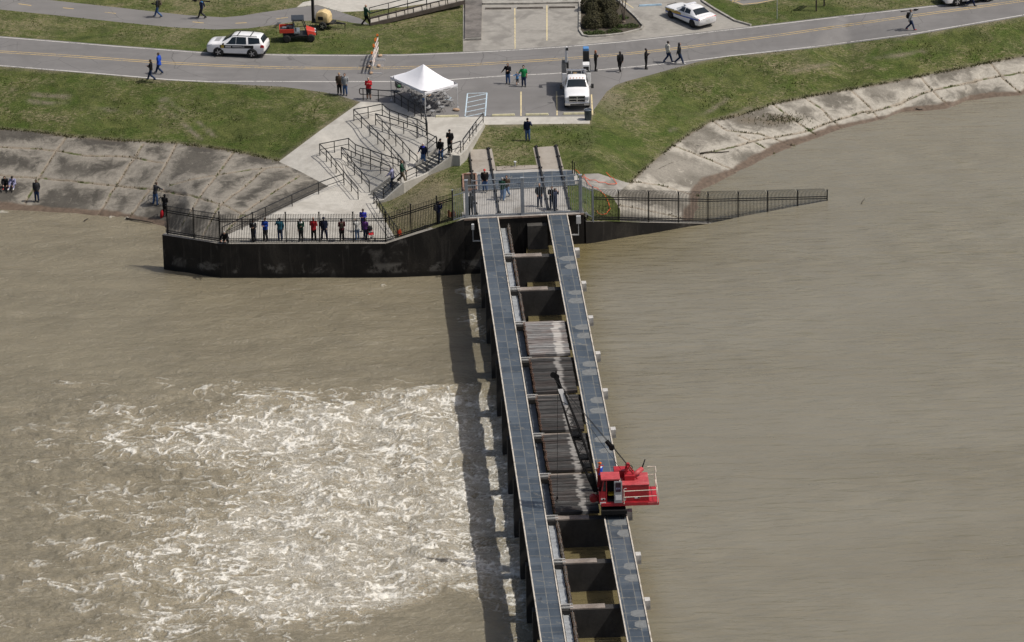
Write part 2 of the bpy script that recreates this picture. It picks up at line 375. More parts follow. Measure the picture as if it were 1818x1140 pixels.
def wpl(lines):       # pixel polylines laid on the bank, in metres
    out = []
    for ln in lines:
        q = resample(ln, 6, False) + [ln[-1]]
        w = PP([a for a, _ in q], [b for _, b in q], ZZ([a for a, _ in q], [b for _, b in q]))
        w[:, 0] += .10 * fbm(w[:, 1] * .9, w[:, 0] * .9, 3, 3); w[:, 1] += .13 * fbm(w[:, 0] * .8, w[:, 1] * .8, 3, 4)
        out.append([tuple(a[:2]) for a in w])
    return out
WJL, WJR, WCR = wpl(JL), wpl(JR), wpl(CRK)
def region(name, i, mat, parent=None, fine=False):
    m = (who == i) & inside if i >= 0 else (who < 0) & inside
    f = cf[m]; used, inv = np.unique(f.ravel(), return_inverse=True)
    co = w3[used].copy(); fi = inv.reshape(-1, 3)
    me = bpy.data.meshes.new(name); me.from_pydata(co.tolist(), [], fi.tolist()); me.materials.append(mat)
    if fine:
        bm = bmesh.new(); bm.from_mesh(me); bmesh.ops.subdivide_edges(bm, edges=bm.edges, cuts=2, use_grid_fill=True); bm.to_mesh(me); bm.free()
    me.update()
    n = np.empty(len(me.polygons) * 3); me.polygons.foreach_get("normal", n)
    if n.reshape(-1, 3)[:, 2].mean() < 0: me.flip_normals()
    me.polygons.foreach_set("use_smooth", [True] * len(me.polygons))
    o = bpy.data.objects.new(name, me); COL.objects.link(o)
    if parent: o.parent = parent
    return o
def coords(o):
    a = np.empty(len(o.data.vertices) * 3); o.data.vertices.foreach_get("co", a); return a.reshape(-1, 3)
def setattr_f(o, name, val):
    at = o.data.attributes.new(name, 'FLOAT', 'POINT'); at.data.foreach_set("value", np.asarray(val, np.float32))

# ---- ground materials
def grass_mat():
    t = NT("bank_grass", .9, spec=.15); v = t.pos()
    big = t.noise(v, .16, 5., .6, .6); mid = t.noise(t.pos((.8, 1., 1.)), .75, 5., .65, .8); fin = t.noise(v, 9., 4., .7); dash = t.noise(t.pos((1., 2.2, 1)), 3.2, 3., .6, .6)
    green = t.ramp(mid, (.3, (.040, .056, .013)), (.5, (.079, .098, .026)), (.72, (.140, .150, .048)))
    straw = t.ramp(dash, (.3, (.165, .14, .078)), (.7, (.27, .235, .14)))
    dry = t.attr("dry")
    f = t.math('ADD', t.mr(big, .36, .62, -.26, .32), t.math('MULTIPLY', dry, .75))
    f = t.math('ADD', f, t.mr(dash, .38, .66, -.28, .34)); f = t.mr(f, .0, .95)
    c = t.mix(f, green, straw)
    lush = t.mr(t.noise(t.pos((1., 1., 1.)), .33, 4., .6, 1.), .50, .64, 0., .7)
    c = t.mix(t.math('MULTIPLY', lush, t.math('SUBTRACT', 1., dry, True)), c, t.ramp(dash, (.3, (.032, .058, .008)), (.7, (.085, .13, .022))))
    c = t.mix(t.mr(fin, .28, .62, .62, 0.), c, (.022, .026, .009)); c = t.mix(t.mr(fin, .56, .78, 0., .35), c, (.24, .235, .12))
    c = t.mix(t.attr("bare"), c, t.ramp(fin, (.3, (.12, .098, .07)), (.7, (.25, .215, .165))))
    t.set("Base Color", c); t.bump(t.math('ADD', fin, t.math('MULTIPLY', dash, 1.4)), .75, .09); return t.m
def asphalt_mat(name, base, var, lanes=False):
    t = NT(name, .85, spec=.3); v = t.pos()
    st = t.noise(t.pos((.05, .6, 1.), (0, 0, R(4))), 1.2, 5., .6); b = t.noise(v, .22, 5., .6, .5); fn = t.noise(v, 22., 3., .7)
    c = t.ramp(b, (.3, tuple(q * (1 - var) for q in base)), (.7, tuple(q * (1 + var) for q in base)))
    c = t.mix(t.mr(st, .38, .66, .22, 0.), c, tuple(q * .62 for q in base)); c = t.mix(t.mr(fn, .3, .7, .14, 0.), c, (.05, .05, .05))
    vo = t.n("TexVoronoi", feature='DISTANCE_TO_EDGE', i_Vector=t.mix(.35, v, t.n("TexNoise", i_Vector=v, i_Scale=.8, i_Detail=4.).outputs["Color"], 'ADD'), i_Scale=.23).outputs["Distance"]
    crk = t.math('MULTIPLY', t.mr(vo, .0, .012, 1., 0.), t.mr(b, .42, .58, 0., .5))
    c = t.mix(crk, c, (.045, .043, .04))
    c = t.mix(t.mr(t.noise(v, 1.1, 6., .7), .62, .75, 0., .3), c, tuple(q * 1.5 for q in base))
    if lanes:
        c = t.mix(t.math('MULTIPLY', t.attr("wear"), .3), c, tuple(q * .5 for q in base)); c = t.mix(t.mr(t.noise(t.pos((.5, 1., 1.)), .8, 5., .7, .6), .60, .74, 0., .5), c, tuple(q * .55 for q in base))
    t.set("Base Color", c); t.bump(fn, .25, .01); return t.m
def paving_mat(name, base, stain, amt=.5, seam=None):
    t = NT(name, .85, spec=.25); v = t.pos(); b = t.noise(v, .45, 6., .62, .7); m = t.noise(v, 2.2, 6., .7); fn = t.noise(v, 18., 3., .7)
    c = t.ramp(m, (.3, tuple(q * .86 for q in base)), (.7, tuple(q * 1.1 for q in base)))
    c = t.mix(t.mr(b, .44, .66, 0., amt), c, stain); c = t.mix(t.mr(fn, .25, .5, .16, 0.), c, tuple(q * .5 for q in stain))
    if seam:
        br = t.n("TexBrick", i_Vector=t.pos((1, 1, 1), (0, 0, seam[1])), i_Scale=1., i_Color1=(0, 0, 0), i_Color2=(0, 0, 0), i_Mortar=(1, 1, 1), offset=0.)
        br.inputs["Mortar Size"].default_value = .022; br.inputs["Brick Width"].default_value = seam[0]; br.inputs["Row Height"].default_value = seam[0]
        c = t.mix(t.math('MULTIPLY', br.outputs[0], .45), c, (.1, .09, .075))
    t.set("Base Color", c); t.bump(t.math('ADD', fn, m), .25, .015); return t.m
def revet_mat(name, light, dark, amt, mid):
    t = NT(name, .9, spec=.2); v = t.pos()
    j = t.attr("joint"); crk = t.attr("crack"); wet = t.attr("wet"); 
    warp = t.noise(v, .8, 6., .65, .8); m = t.noise(v, 3.2, 6., .7, .4); fn = t.noise(v, 16., 4., .75); big = t.noise(v, .2, 4., .55)
    edge = t.math('ADD', j, t.mr(warp, .25, .75, -1.1, 1.0, False))
    st = t.mr(edge, .0, 1.55, 0., 1.); st = t.math('MULTIPLY', st, t.mr(big, .33, .56, mid, amt))
    c = t.ramp(m, (.25, tuple(q * .74 for q in light)), (.55, light), (.8, tuple(q * 1.16 for q in light)))
    dk = t.ramp(m, (.25, tuple(q * .72 for q in dark)), (.75, tuple(q * 1.3 for q in dark)))
    c = t.mix(st, c, dk); c = t.mix(t.mr(fn, .3, .55, .42, 0.), c, tuple(q * .4 for q in dark))
    c = t.mix(t.mr(t.noise(v, 1.5, 7., .75, 1.), .57, .68, 0., .55), c, tuple(min(.6, q * 1.15) for q in light))
    jn = t.math('ADD', j, t.mr(m, .2, .8, -.05, .05, False))
    c = t.mix(t.mr(jn, .03, .2, .55, 0.), c, (.23, .18, .125)); c = t.mix(t.mr(jn, .0, .055, .95, 0.), c, (.045, .04, .028))
    c = t.mix(t.math('MULTIPLY', t.mr(jn, .02, .16, 1., 0.), t.mr(t.noise(v, .7, 3.), .54, .62)), c, (.055, .075, .02))
    c = t.mix(t.mr(t.math('ADD', crk, t.mr(m, .2, .8, -.05, .05, False)), .0, .06, .8, 0.), c, (.06, .052, .04))
    c = t.mix(t.attr("soil"), c, t.ramp(fn, (.3, (.07, .058, .04)), (.7, (.2, .17, .13))))
    c = t.mix(wet, c, t.ramp(m, (.3, (.075, .057, .042)), (.7, (.175, .130, .095))))
    t.set("Base Color", c); t.set("Roughness", t.mr(wet, 0., 1., .9, .45, False)); t.bump(t.math('ADD', fn, m), .4, .03); return t.m
MG = grass_mat()
CONC = paving_mat("pale_concrete", (.45, .43, .385), (.29, .27, .235), .5)
ASPH = asphalt_mat("road_asphalt", (.190, .183, .177), .15, True); ASPH2 = asphalt_mat("path_asphalt", (.19, .182, .174), .12)
idx = {n: i for i, (n, _) in enumerate(SURF)}
grass = tag(region("grass_bank", -1, MG), kind="structure")
# bare, dry and lush patches of the grass
gc = coords(grass); gpx, gpy = to_px(gc[:, 0], gc[:, 1], gc[:, 2])
def blob(x, y, cx_, cy_, rx, ry): return np.exp(-(((x - cx_) / rx) ** 2 + ((y - cy_) / ry) ** 2))
dry = 1.1 * blob(gpx, gpy, 735, 365, 75, 50) + .8 * blob(gpx, gpy, 760, 335, 45, 30) + .5 * blob(gpx, gpy, 1140, 190, 60, 28) + .7 * blob(gpx, gpy, 600, 260, 70, 60) + .6 * blob(gpx, gpy, 200, 205, 170, 14) + .55 * blob(gpx, gpy, 900, 262, 80, 36)
dry += .5 * sstep(95, 20, gpy) * (gpx < 820) + .25 * (gpx > 1290) * (gpy < 50) + .45 * blob(gpx, gpy, 1480, 120, 140, 16) + .5 * blob(gpx, gpy, 1000, 305, 30, 20)
dry -= .6 * blob(gpx, gpy, 300, 235, 180, 16) + .5 * blob(gpx, gpy, 1600, 100, 220, 12) + .4 * blob(gpx, gpy, 1250, 150, 100, 25) + .45 * blob(gpx, gpy, 80, 150, 130, 16)
setattr_f(grass, "dry", np.clip(dry, 0, 1))
dj = pl_dist(gpx, gpy, [APRON]); dr = pl_dist(gpx, gpy, [REV_TOP_L, REV_TOP_R])
bare = .75 * sstep(7, 1, dj) * (.5 + .5 * vnoise(gc[:, 0] * .7, gc[:, 1] * .7, 2)) + .6 * sstep(6, 0, dr) + .35 * blob(gpx, gpy, 615, 178, 18, 8) + .45 * blob(gpx, gpy, 1085, 180, 25, 22) + .3 * blob(gpx, gpy, 740, 375, 60, 40) + .5 * sstep(6, 1, pl_dist(gpx, gpy, [S_SLAB]))
ruts = [[(20, 160), (60, 168), (110, 172), (170, 176), (235, 181), (300, 176)], [(40, 178), (100, 185), (180, 192), (250, 200)], [(285, 190), (318, 212), (345, 238), (372, 258)], [(305, 186), (340, 206), (368, 230), (392, 256)], [(1190, 232), (1230, 214), (1262, 196), (1290, 176)], [(1262, 222), (1300, 204), (1345, 184)], [(1400, 128), (1480, 112), (1560, 104), (1640, 92)]]
bare += .85 * np.exp(-(pl_dist(gpx, gpy, ruts) / 3.2) ** 2) * np.clip(.45 + 1.2 * vnoise(gc[:, 0] * .55, gc[:, 1] * .8, 15), 0, 1)
setattr_f(grass, "bare", np.clip(bare + .25 * np.clip(fbm(gc[:, 0] * .5, gc[:, 1] * .5, 3, 8) - .25, 0, 1), 0, .9))
road = tag(region("road", idx["road"], ASPH), kind="structure")
bike = tag(region("bike_path", idx["path"], ASPH2), kind="structure")
bike2 = tag(region("bike_path", idx["path2"], ASPH2), kind="structure")
walk = tag(region("footpath", idx["walk"], CONC), kind="structure")
lot = tag(region("parking_lot", idx["lot"], paving_mat("lot_concrete", (.30, .285, .255), (.165, .155, .14), .7)), kind="structure")
bed = tag(region("planting_bed", idx["bed"], M("mulch", (.06, .05, .035), .95, var=.4, scale=3., bump=.6, world=True)), kind="structure")
slab = tag(region("promenade", idx["slab"], CONC), kind="structure")
RUST = paving_mat("track_concrete", (.315, .285, .245), (.19, .16, .13), .6)
for nm in ("trk1", "trk2"): tag(region("track_slab", idx[nm], RUST), kind="structure")
deck = tag(region("abutment_deck", idx["deck"], paving_mat("deck_concrete", (.37, .355, .33), (.2, .185, .165), .8)), kind="structure")
lump = tag(region("concrete_apron", idx["lump"], paving_mat("apron_concrete", (.29, .275, .25), (.15, .14, .12), .8)), kind="structure")
def revet(i, name, mat, wj, zw, soilfn):
    o = tag(region(name, i, mat, fine=True), kind="structure"); c = coords(o)
    px, py = to_px(c[:, 0], c[:, 1], c[:, 2])
    j = pl_dist(c[:, 0], c[:, 1], wj); k = pl_dist(c[:, 0], c[:, 1], WCR)
    c[:, 2] -= .07 * sstep(.12, .02, j); o.data.vertices.foreach_set("co", c.ravel())
    setattr_f(o, "joint", np.clip(j, 0, 4)); setattr_f(o, "crack", np.clip(k, 0, 3))
    setattr_f(o, "wet", sstep(.27, .17, c[:, 2] - zw + .13 * fbm(c[:, 0] * .45, c[:, 1] * .45, 4, 6)))
    setattr_f(o, "soil", soilfn(px, py, c))
    return o
revet(idx["revl"], "revetment", revet_mat("stained_revetment", (.262, .240, .202), (.072, .066, .056), 1., .78), WJL, ZWL,
      lambda x, y, c: np.clip(.9 * sstep(5, 0, pl_dist(x, y, [REV_TOP_L])) * (.6 + .7 * vnoise(c[:, 0] * .6, c[:, 1] * .6, 4)), 0, 1))
revet(idx["revr"], "revetment", revet_mat("pale_revetment", (.40, .372, .318), (.14, .128, .106), 1., .55), WJR, ZWR,
      lambda x, y, c: np.clip(.9 * sstep(5, 0, pl_dist(x, y, [REV_TOP_R])) * (.6 + .7 * vnoise(c[:, 0] * .6, c[:, 1] * .6, 4)) + 1.3 * blob(x, y, 1385, 212, 38, 9) * (.6 + vnoise(c[:, 0], c[:, 1], 12)) + .9 * blob(x, y, 1330, 214, 28, 6), 0, .95))
# land beyond the picture
m = MB(); yb = P(900, GRID_Y0, ZR).y
a, b = P(GRID_X0, GRID_Y0, ZR), P(GRID_X1, GRID_Y0, ZR)
q = P(GRID_X0, 90, ZR), P(GRID_X0, 206, -1.55), P(GRID_X1, 29, -1.), P(GRID_X1, -40, ZR)
m.add([a, b, (3000, b.y + 60, ZR), (3000, 6000, ZR), (-3000, 6000, ZR), (-3000, a.y - 60, ZR)], [(0, 1, 2, 3, 4, 5)])
m.add([a, (-3000, a.y - 60, ZR), (-3000, q[0].y, ZR), q[0]], [(0, 1, 2, 3)]); m.add([q[0], (-3000, q[0].y, ZR), (-3000, q[1].y, -1.55), q[1], ], [(0, 1, 2, 3)])
m.add([q[1], (-3000, q[1].y, -1.55), (-3000, q[1].y - 12, -5.2), P(GRID_X0, 375, -5.1)], [(0, 1, 2, 3)])
m.add([b, (3000, b.y + 60, ZR), (3000, q[3].y + 60, ZR), q[3]], [(0, 1, 2, 3)]); m.add([q[3], (3000, q[3].y + 60, ZR), (3000, q[2].y + 60, -1.), q[2]], [(0, 1, 2, 3)])
m.add([q[2], (3000, q[2].y + 60, -1.), (3000, q[2].y + 52, -3.4), P(GRID_X1, 110, -3.2)], [(0, 1, 2, 3)])
tag(m.obj("far_land", MG), kind="structure")

# ---- painted lines and kerbs, wheel tracks worn into the lanes
def ribbon(mb, line, w, z=None, dz=.006, k=None, step=12):
    q = resample(line, step, False) + [line[-1]]
    pts = [P(x, y, (Z(x, y) if z is None else z)) + Vector((0, 0, dz)) for x, y in q]; vs = []
    for i, p in enumerate(pts):
        d = pts[min(i + 1, len(pts) - 1)] - pts[max(i - 1, 0)]; nrm = Vector((-d.y, d.x, 0)).normalized() * (w / 2); vs += [p - nrm, p + nrm]
    mb.add(vs, [(2 * i, 2 * i + 1, 2 * i + 3, 2 * i + 2) for i in range(len(pts) - 1)], k)
def paint(name, col):
    t = NT(name, .8, spec=.3); v = t.pos(); n = t.noise(v, 7., 6., .75); n2 = t.noise(v, .5, 4.)
    t.set("Base Color", t.mix(t.mr(t.math('ADD', n, t.mr(n2, .3, .7, -.08, .1, False)), .50, .66, 0., .85), col, (.2, .19, .18))); return t.m
YEL, WHT, BLU = paint("yellow_paint", (.56, .40, .15)), paint("white_paint", (.60, .58, .54)), paint("blue_white_paint", (.48, .60, .68))
CREAM = paint("cream_paint", (.62, .52, .30))
CENTRE = [(-400, 59), (0, 92), (100, 98), (200, 105), (300, 112), (400, 117), (500, 120.5), (600, 121.5), (680, 121), (750, 119), (830, 115.5), (900, 111), (980, 106), (1050, 101), (1125, 94.5), (1200, 86.5), (1300, 73.5), (1400, 60), (1500, 45.5), (1600, 31), (1700, 17.5), (1818, 1), (2220, -60)]
rc = coords(road); rpx, rpy = to_px(rc[:, 0], rc[:, 1], rc[:, 2])
wear = sum(np.exp(-(pl_dist(rpx, rpy, [[(x, y + o) for x, y in CENTRE]]) / 2.4) ** 2) for o in (-17, -7, 7, 17)) * (.6 + .5 * vnoise(rc[:, 0] * .12, rc[:, 1] * .6, 17)) + .8 * (blob(rpx, rpy, 955, 190, 10, 6) + blob(rpx, rpy, 890, 192, 8, 4) + .7 * blob(rpx, rpy, 1020, 178, 14, 9) + .5 * blob(rpx, rpy, 700, 150, 60, 8))
setattr_f(road, "wear", np.clip(wear, 0, 1))
mb = MB()
for o in (-1.5, 1.5): ribbon(mb, [(x, y + o) for x, y in CENTRE], .085)
mb.obj("centre_line", YEL, road)
mb = MB(); ribbon(mb, [(x, y - 1.5) for x, y in APRON[:5]] + [(436, 144.5), (576, 145.2), (701, 145), (800, 141.5), (900, 134.5), (980, 131), (1055, 125), (1150, 116.5), (1215, 109.5), (1300, 99), (1440, 83.5), (1618, 60.5), (1818, 26.5), (2220, -43)], .12)
ribbon(mb, [(x, y + 2) for x, y in ROAD_FAR[::-1]], .11); mb.obj("edge_line", WHT, road)
mb = MB()
for a, b in [((925, 163), (925, 206)), ((988, 162), (989, 205)), ((1050, 168), (1052, 204))]: ribbon(mb, [a, b], .11)
mb.obj("stall_line", CREAM, road)
mb = MB()
for a, b in [((830, 166), (826, 206)), ((864.5, 165), (861.5, 206)), ((830, 166), (864.5, 165))]: ribbon(mb, [a, b], .1)
for k in range(5):
    y0 = 173 + k * 8.4; ribbon(mb, [(829.5 - .8 * k, y0 + 1), (864 - .6 * k, y0 - 6.5)], .1)
ribbon(mb, [(790, 172), (797, 171), (801, 174), (797, 177), (790, 177)], .1)
mb.obj("access_hatching", BLU, road)
mb = MB()
for a, b in [((914, 15), (914.5, 87)), ((971, 10), (971, 72)), ((1106, 2), (1125, 15))]: ribbon(mb, [a, b], .1)
mb.obj("stall_line", CREAM, lot)
mb = MB()
for x, y, x2, y2 in [(33, 7, 56, 10), (112, 14, 131, 16), (186, 22, 206, 24), (342, 39, 362, 41), (418, 41.5, 438, 40.5), (490, 34, 511, 31), (-60, -1, -40, 1)]: ribbon(mb, [(x, y), (x2, y2)], .11)
mb.obj("dash_line", YEL, bike)
mb = MB(); ribbon(mb, [(1300, 1), (1318, 8), (1345, 5.5), (1380, -1)], .12); ribbon(mb, [(1300, 6 - 3), (1315, 0)], .1); mb.obj("edge_line", YEL, bike2)
KERB = M("kerb_concrete", (.33, .315, .28), .85, var=.25, scale=2., bump=.3, world=True, dirt=(.16, .145, .12))
def kerb(name, line, w, h, parent, z=None, mat=None):
    mb = MB(); q = resample(line, 8, False) + [line[-1]]
    pts = [P(x, y, Z(x, y) if z is None else z) for x, y in q]; rows = []
    for i, p in enumerate(pts):
        d = pts[min(i + 1, len(pts) - 1)] - pts[max(i - 1, 0)]; n = Vector((-d.y, d.x, 0)).normalized() * (w / 2)
        rows.append([p - n - Vector((0, 0, .08)), p + n - Vector((0, 0, .08)), p + n + Vector((0, 0, h)), p - n + Vector((0, 0, h))])
    mb.ring(rows); return mb.obj(name, mat or KERB, parent, bevel=.02)
kerb("kerb", [(1030, -60), (1029, 55), (1035, 64), (1045, 66), (1075, 64.5), (1105, 61), (1138, 53), (1142, 47.5), (1130, 33), (1113, 17), (1096, 0), (1082, -60)], .18, .14, bed)
kerb("kerb", [(1333, 46), (1305, 38), (1270, 18), (1248, 4), (1238, -20)], .2, .14, lot)
kerb("kerb", [(857, 7), (935, 6.5), (1028, 4.5)], .5, .16, lot)
# ================================================================ WATER
WO = Vector((-2.47, 327.6, 0)); WE = Vector((.0533, -.9986, 0)).normalized(); WV = Vector((-WE.y, WE.x, 0))   # the weir: along it towards us, and across it to the right
def W(u, v, z=0.): return WO + WE * u + WV * v + Vector((0, 0, z))
def grid_obj(name, xs, ys, zfun, mat, attrs=()):
    X, Y = np.meshgrid(xs, ys); x, y = X.ravel(), Y.ravel(); z, at = zfun(x, y)
    nx, ny = len(xs), len(ys)
    i = (np.arange(ny - 1)[:, None] * nx + np.arange(nx - 1)[None, :]).ravel()
    f = np.stack([i, i + 1, i + nx + 1, i + nx], 1)
    me = bpy.data.meshes.new(name); me.vertices.add(len(x)); me.vertices.foreach_set("co", np.stack([x, y, z], 1).astype(np.float32).ravel())
    me.loops.add(len(f) * 4); me.loops.foreach_set("vertex_index", f.ravel().astype(np.int32))
    me.polygons.add(len(f)); me.polygons.foreach_set("loop_start", np.arange(len(f), dtype=np.int32) * 4)
    me.polygons.foreach_set("use_smooth", np.ones(len(f), bool)); me.update(calc_edges=True); me.materials.append(mat)
    for k, v in at.items():
        a = me.attributes.new(k, 'FLOAT', 'POINT'); a.data.foreach_set("value", v.astype(np.float32))
    o = bpy.data.objects.new(name, me); COL.objects.link(o); return o
def weir_uv(x, y): 
    dx, dy = x - WO.x, y - WO.y; return dx * WE.x + dy * WE.y, dx * WV.x + dy * WV.y
MUD = (.200, .175, .120)
def water_mat():
    t = NT("muddy_water", .22, spec=.42); v = t.pos()
    fo = t.attr("foam"); tu = t.attr("turb")
    # the lace of foam: warped cells and ridges drawn out along the current
    wv = t.n("TexNoise", i_Vector=t.pos((.6, .6, .4)), i_Scale=.55, i_Detail=5., i_Roughness=.6).outputs["Color"]
    w2 = t.n("TexNoise", i_Vector=v, i_Scale=2.2, i_Detail=4., i_Roughness=.6).outputs["Color"]
    def warp(sc, a, b, rot=0.):
        p = t.n("VectorMath", operation='MULTIPLY_ADD'); t.put(p.inputs[0], wv); t.put(p.inputs[1], (a, a, a)); t.put(p.inputs[2], v)
        q = t.n("VectorMath", operation='MULTIPLY_ADD'); t.put(q.inputs[0], w2); t.put(q.inputs[1], (b, b, b)); t.put(q.inputs[2], p.outputs[0])
        return t.n("Mapping", i_Vector=q.outputs[0], i_Scale=sc, i_Rotation=(0, 0, rot)).outputs[0]
    def lace(sc, a, b, rot, th):
        d = t.n("TexVoronoi", feature='DISTANCE_TO_EDGE', i_Vector=warp(sc, a, b, rot), i_Scale=1.).outputs["Distance"]
        return t.mr(d, 0., th, 1., 0.)
    def ridge(scale, sc, a, b, rot, p0):
        n = t.noise(warp(sc, a, b, rot), scale, 5., .62)
        r = t.math('ABSOLUTE', t.math('SUBTRACT', n, .5)); return t.mr(r, 0., p0, 1., 0.)
    l3 = lace((2.1, 3.1, 1), 1.5, .9, .1, .20); r2 = ridge(1.25, (.62, 1.15, 1), 1.6, .8, -.1, .048); r3 = ridge(3.8, (.55, 1.25, 1), 1., .6, .1, .075)
    fine = t.noise(warp((1, 1.2, 1), .5, .3), 6.5, 5., .72); grain = t.noise(v, 17., 3., .7); patch2 = t.noise(warp((.7, 1., 1), 1., .5), 1.05, 4., .6)
    La, veil, dens = t.attr("lace"), t.attr("veil"), t.attr("dens")
    wk = lambda x, lo, hi, k: t.math('MULTIPLY', t.math('MULTIPLY', x, t.mr(dens, lo, hi)), k)      # finer threads need more froth
    L = t.math('MAXIMUM', wk(r2, .06, .7, 1.), wk(r3, .2, .9, 1.)); L = t.math('MAXIMUM', L, wk(l3, .25, 1., .9))
    L = t.math('MULTIPLY', L, t.mr(fine, .3, .7, .35, 1.15, False)); L = t.math('MULTIPLY', L, t.mr(grain, .2, .7, .65, 1.1, False))
    Lb = t.math('MULTIPLY', t.math('MULTIPLY', La, t.mr(dens, .06, .6, .45, 1.)), t.mr(fine, .25, .6, .35, 1.2, False)); Lb = t.math('MULTIPLY', Lb, t.mr(grain, .2, .7, .8, 1.1, False))
    fm = t.math('MAXIMUM', t.mr(L, .22, .8, 0., .78), t.mr(Lb, .05, .74, 0., .95))
    fm = t.math('MAXIMUM', fm, t.math('MULTIPLY', t.math('MULTIPLY', veil, t.mr(fine, .3, .7, .1, 1.1, False)), t.mr(dens, .4, .9, .30, .56)), True)
    mudn = t.noise(t.pos((.35, 1., 1.)), .4, 4., .6, .5)
    c = t.ramp(mudn, (.3, tuple(q * .86 for q in MUD)), (.7, tuple(q * 1.12 for q in MUD)))
    c = t.mix(t.math('MULTIPLY', t.mr(dens, .05, .95), t.mr(patch2, .25, .75, .35, 1.)), c, (.445, .372, .245))       # air carried down into the water
    c = t.mix(fm, c, (.80, .775, .70))
    t.set("Base Color", c); t.set("Roughness", t.mr(fm, 0., .7, .24, .85, False)); t.set("Specular IOR Level", t.mr(fm, 0., .7, .42, .1, False))
    rip = t.noise(t.pos((.55, 1.35, 1), (0, 0, .18)), 1.5, 5., .62, .6); rip2 = t.noise(t.pos((.7, 1.2, 1)), 5.5, 4., .65, .3)
    h = t.math('ADD', t.math('MULTIPLY', rip, t.mr(tu, 0., 1., .75, 1.3, False)), t.math('MULTIPLY', rip2, t.mr(tu, 0., 1., .34, .55, False)))
    h = t.math('ADD', h, t.math('MULTIPLY', fm, .5)); t.bump(h, .8, .30); return t.m
WM = water_mat()
def bil(F, gx, gy):
    ny, nx = F.shape; gx = np.clip(gx, 0, nx - 1.001); gy = np.clip(gy, 0, ny - 1.001)
    i = gx.astype(int); j = gy.astype(int); a = gx - i; b = gy - j
    return (F[j, i] * (1 - a) + F[j, i + 1] * a) * (1 - b) + (F[j + 1, i] * (1 - a) + F[j + 1, i + 1] * a) * b
def foam_lace(x, y, dens, turb, shape, dx, dy):
    """threads of foam carried along by eddies: every point is traced back up the current to where its water came from"""
    ny, nx = shape; X, Y = x.reshape(shape), y.reshape(shape); T = turb.reshape(shape)
    psi = 1.9 * fbm(X / 4.6, Y / 4.0, 2, 81) + .62 * fbm(X / 1.9, Y / 1.7, 2, 84) + .20 * vnoise(X / .8, Y / .75, 87)
    psi = psi * (.30 + .40 * T)
    vy_, vx_ = np.gradient(psi, dy, dx); vel_x = -.9 - vy_ * -1.; vel_y = -vx_
    gx, gy = np.meshgrid(np.arange(nx, dtype=float), np.arange(ny, dtype=float)); dt = .13
    snaps = []
    for k in range(26):
        u, v = bil(vel_x, gx, gy), bil(vel_y, gx, gy); gx = gx - u * dt / dx; gy = gy - v * dt / dy
        if k in (9, 25): snaps.append((gx * dx, gy * dy))
    (ax, ay), (bx, by) = snaps
    rd = lambda n, w: np.clip(1 - np.abs(n) / (w * 1.6), 0, 1) ** 1.3
    l1 = rd(fbm(bx / 2.9, by / 2.4, 4, 91), .050); l2 = rd(fbm(bx / 1.4 + 31, by / 1.15, 3, 95), .085); l3 = rd(fbm(ax / .75, ay / .6, 2, 99), .17); l4 = rd(fbm(ax / 1.9, ay / 1.6, 4, 103), .06)
    D = dens.reshape(shape) + .26 * fbm(ax / 2.6, ay / 1.8, 3, 107) * sstep(.02, .12, dens.reshape(shape))
    L = np.maximum.reduce([l1 * sstep(.02, .30, D), l4 * sstep(.05, .40, D) * .9, l2 * sstep(.16, .62, D), l3 * sstep(.32, .95, D) * .85])
    L = L * (.55 + .6 * sstep(-.5, .35, fbm(ax / .7, ay / .5, 3, 111)))
    veil = sstep(.2, .95, D) * sstep(-.3, .5, fbm(bx / 1.4, by / 1.1, 4, 115))
    return np.clip(L, 0, 1).ravel(), np.clip(veil, 0, 1).ravel(), np.clip(D, 0, 1.2).ravel()
